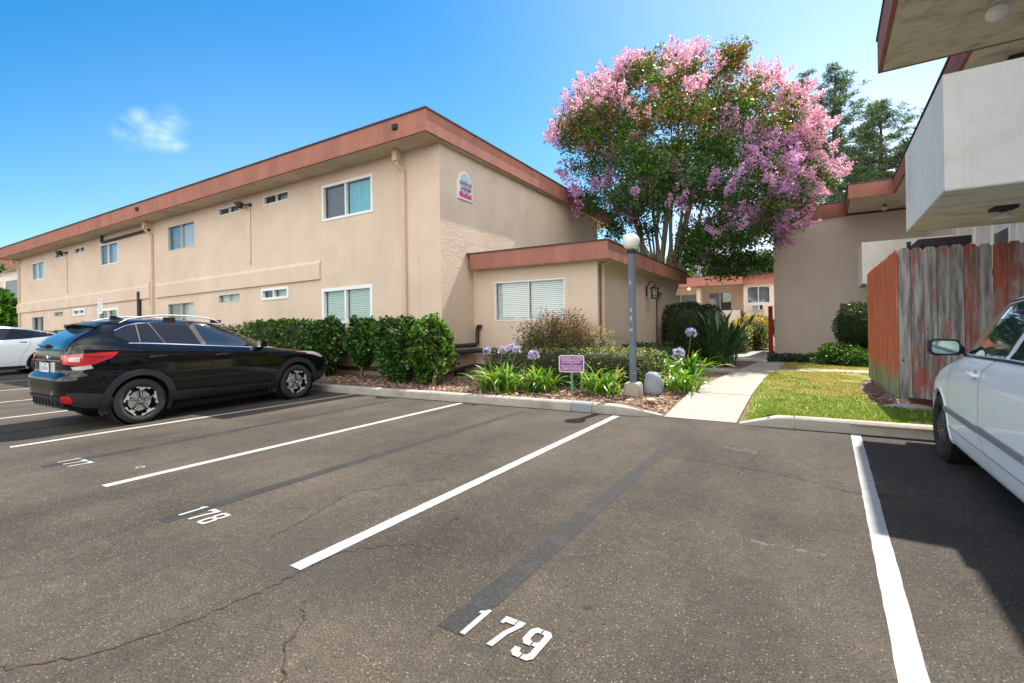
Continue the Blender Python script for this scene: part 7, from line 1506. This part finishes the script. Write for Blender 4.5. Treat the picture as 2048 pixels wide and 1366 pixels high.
def text_mesh(body, size, fn, name, m, parent, align='CENTER', extrude=0.0006, spacing=1.0):
    cu = bpy.data.curves.new(name, 'FONT'); cu.body = body; cu.size = size; cu.align_x = align; cu.align_y = 'CENTER'; cu.extrude = extrude; cu.space_character = spacing; cu.resolution_u = 2; cu.offset = size*0.012
    o = bpy.data.objects.new(name, cu); col.objects.link(o); bpy.context.view_layer.update()
    me = bpy.data.meshes.new_from_object(o.evaluated_get(bpy.context.evaluated_depsgraph_get())); bpy.data.objects.remove(o, do_unlink=True)
    off = origin_of(parent)
    for v in me.vertices: v.co = Vector(fn(v.co))-off
    me.materials.clear(); me.materials.append(MT[m]); ob = bpy.data.objects.new(name, me); col.objects.link(ob); ob.parent = parent; return ob
MT['sign_purple'] = mat('sign_purple', (0.20, 0.050, 0.23), (0.26, 0.075, 0.28), scale=6, rough=0.5); MT['ink_white'] = mat('ink_white', (0.80, 0.72, 0.82), rough=0.6); MT['ink_red'] = mat('ink_red', (0.55, 0.05, 0.05), rough=0.6)
def rrect(cx, cz, w, h, r, n=6):
    P = []
    for (sx, sz, a0) in ((1, -1, -90), (1, 1, 0), (-1, 1, 90), (-1, -1, 180)):
        for k in range(n+1): a = R(a0+90*k/n); P.append((cx+sx*(w/2-r)+r*math.cos(a), cz+sz*(h/2-r)+r*math.sin(a)))
    return P
# purple sign: turned a little to face the car park
sx, sy, sz = -3.44, 7.98, 0.71; SA = R(14)
ps = empty('purple_sign', (sx, sy, 0.14), label='small purple sign with white lettering on a green stake', cat='sign')
def PS(p): return (sx+p[0]*math.cos(SA)-p[1]*math.sin(SA)*1.0, sy+p[0]*math.sin(SA)+p[1]*math.cos(SA), p[2])
mb = MB(PS); mb.prism(rrect(0, sz, 0.455, 0.305, 0.035), 'y', 0.0, 0.006); bdp = mb.build('sign_plate', MT['ink_white'], ps)
mb = MB(PS); mb.prism(rrect(0, sz, 0.425, 0.275, 0.025), 'y', -0.002, -0.0003); mb.build('sign_face', MT['sign_purple'], bdp)
def row(t, z, s, x=0, sp=1.0): text_mesh(t, s, lambda c: PS((c.x+x, -0.0028-c.z*0.5, z+c.y)), 'lettering', 'ink_white', bdp, spacing=sp)
row('THIS PROPERTY CONSERVES', sz+0.112, 0.030); row('WATER, IRRIGATED WITH RECYCLED', sz+0.085, 0.0245); row('LANDSCAPE WATER SUPPLY', sz+0.060, 0.029)
row('DO NOT', sz+0.024, 0.034, -0.10); row('DRINK', sz+0.024, 0.034, 0.10)
mb = MB(PS); n_ = 20
for k in range(n_):
    a0 = 2*math.pi*k/n_; a1 = 2*math.pi*(k+1)/n_; mb.prism([(0.03*math.cos(a0), sz+0.02+0.03*math.sin(a0)), (0.034*math.cos(a0), sz+0.02+0.034*math.sin(a0)), (0.034*math.cos(a1), sz+0.02+0.034*math.sin(a1)), (0.03*math.cos(a1), sz+0.02+0.03*math.sin(a1))], 'y', -0.0034, -0.0022)
mb.prism([(-0.022, sz+0.040), (-0.018, sz+0.043), (0.022, sz+0.0), (0.018, sz-0.003)], 'y', -0.0036, -0.0022); mb.build('symbol', MT['ink_white'], bdp)
for k in range(4): row(('ESTA PROPIEDAD CONSERVA AGUA', 'REGADA CON AGUA RECICLADA', 'NO BEBER EL AGUA RECICLADA', 'PARA RIEGO DE JARDINES SOLAMENTE')[k], sz-0.038-k*0.024, 0.0235)
mb = MB(PS); mb.box(-0.016, 0.007, 0.05, 0.016, 0.013, sz+0.165); mb.box(-0.022, 0.013, 0.05, -0.014, 0.027, sz+0.165); mb.box(0.014, 0.013, 0.05, 0.022, 0.027, sz+0.165); mb.build('stake', MT['green_metal'], ps)
# parking notice near the far cars
nx, ny = -22.3, 7.72
ns = empty('parking_notice', (nx, ny, 0), label='white parking notice with red heading on a green post behind the black car', cat='sign')
def NS(p): return (nx+p[0], ny+p[1], p[2])
mb = MB(NS); mb.prism(rrect(0, 2.33, 0.40, 0.56, 0.02), 'y', -0.004, 0.0); nbp = mb.build('sign_plate', MT['white_paint'], ns)
def nrow(t, z, s, m): text_mesh(t, s, lambda c: NS((c.x, -0.0048-c.z*0.5, z+c.y)), 'lettering', m, nbp)
nrow('NO PARKING', 2.54, 0.062, 'ink_red')
for k, t in enumerate(('PERMIT REQUIRED', 'UNAUTHORIZED', 'VEHICLES TOWED', 'AT OWNERS', 'EXPENSE')): nrow(t, 2.45-k*0.075, 0.040, 'ink_dark')
mb = MB(NS); mb.box(-0.03, 0.001, 0, 0.03, 0.035, 2.62); mb.build('post', MT['green_metal'], ns)
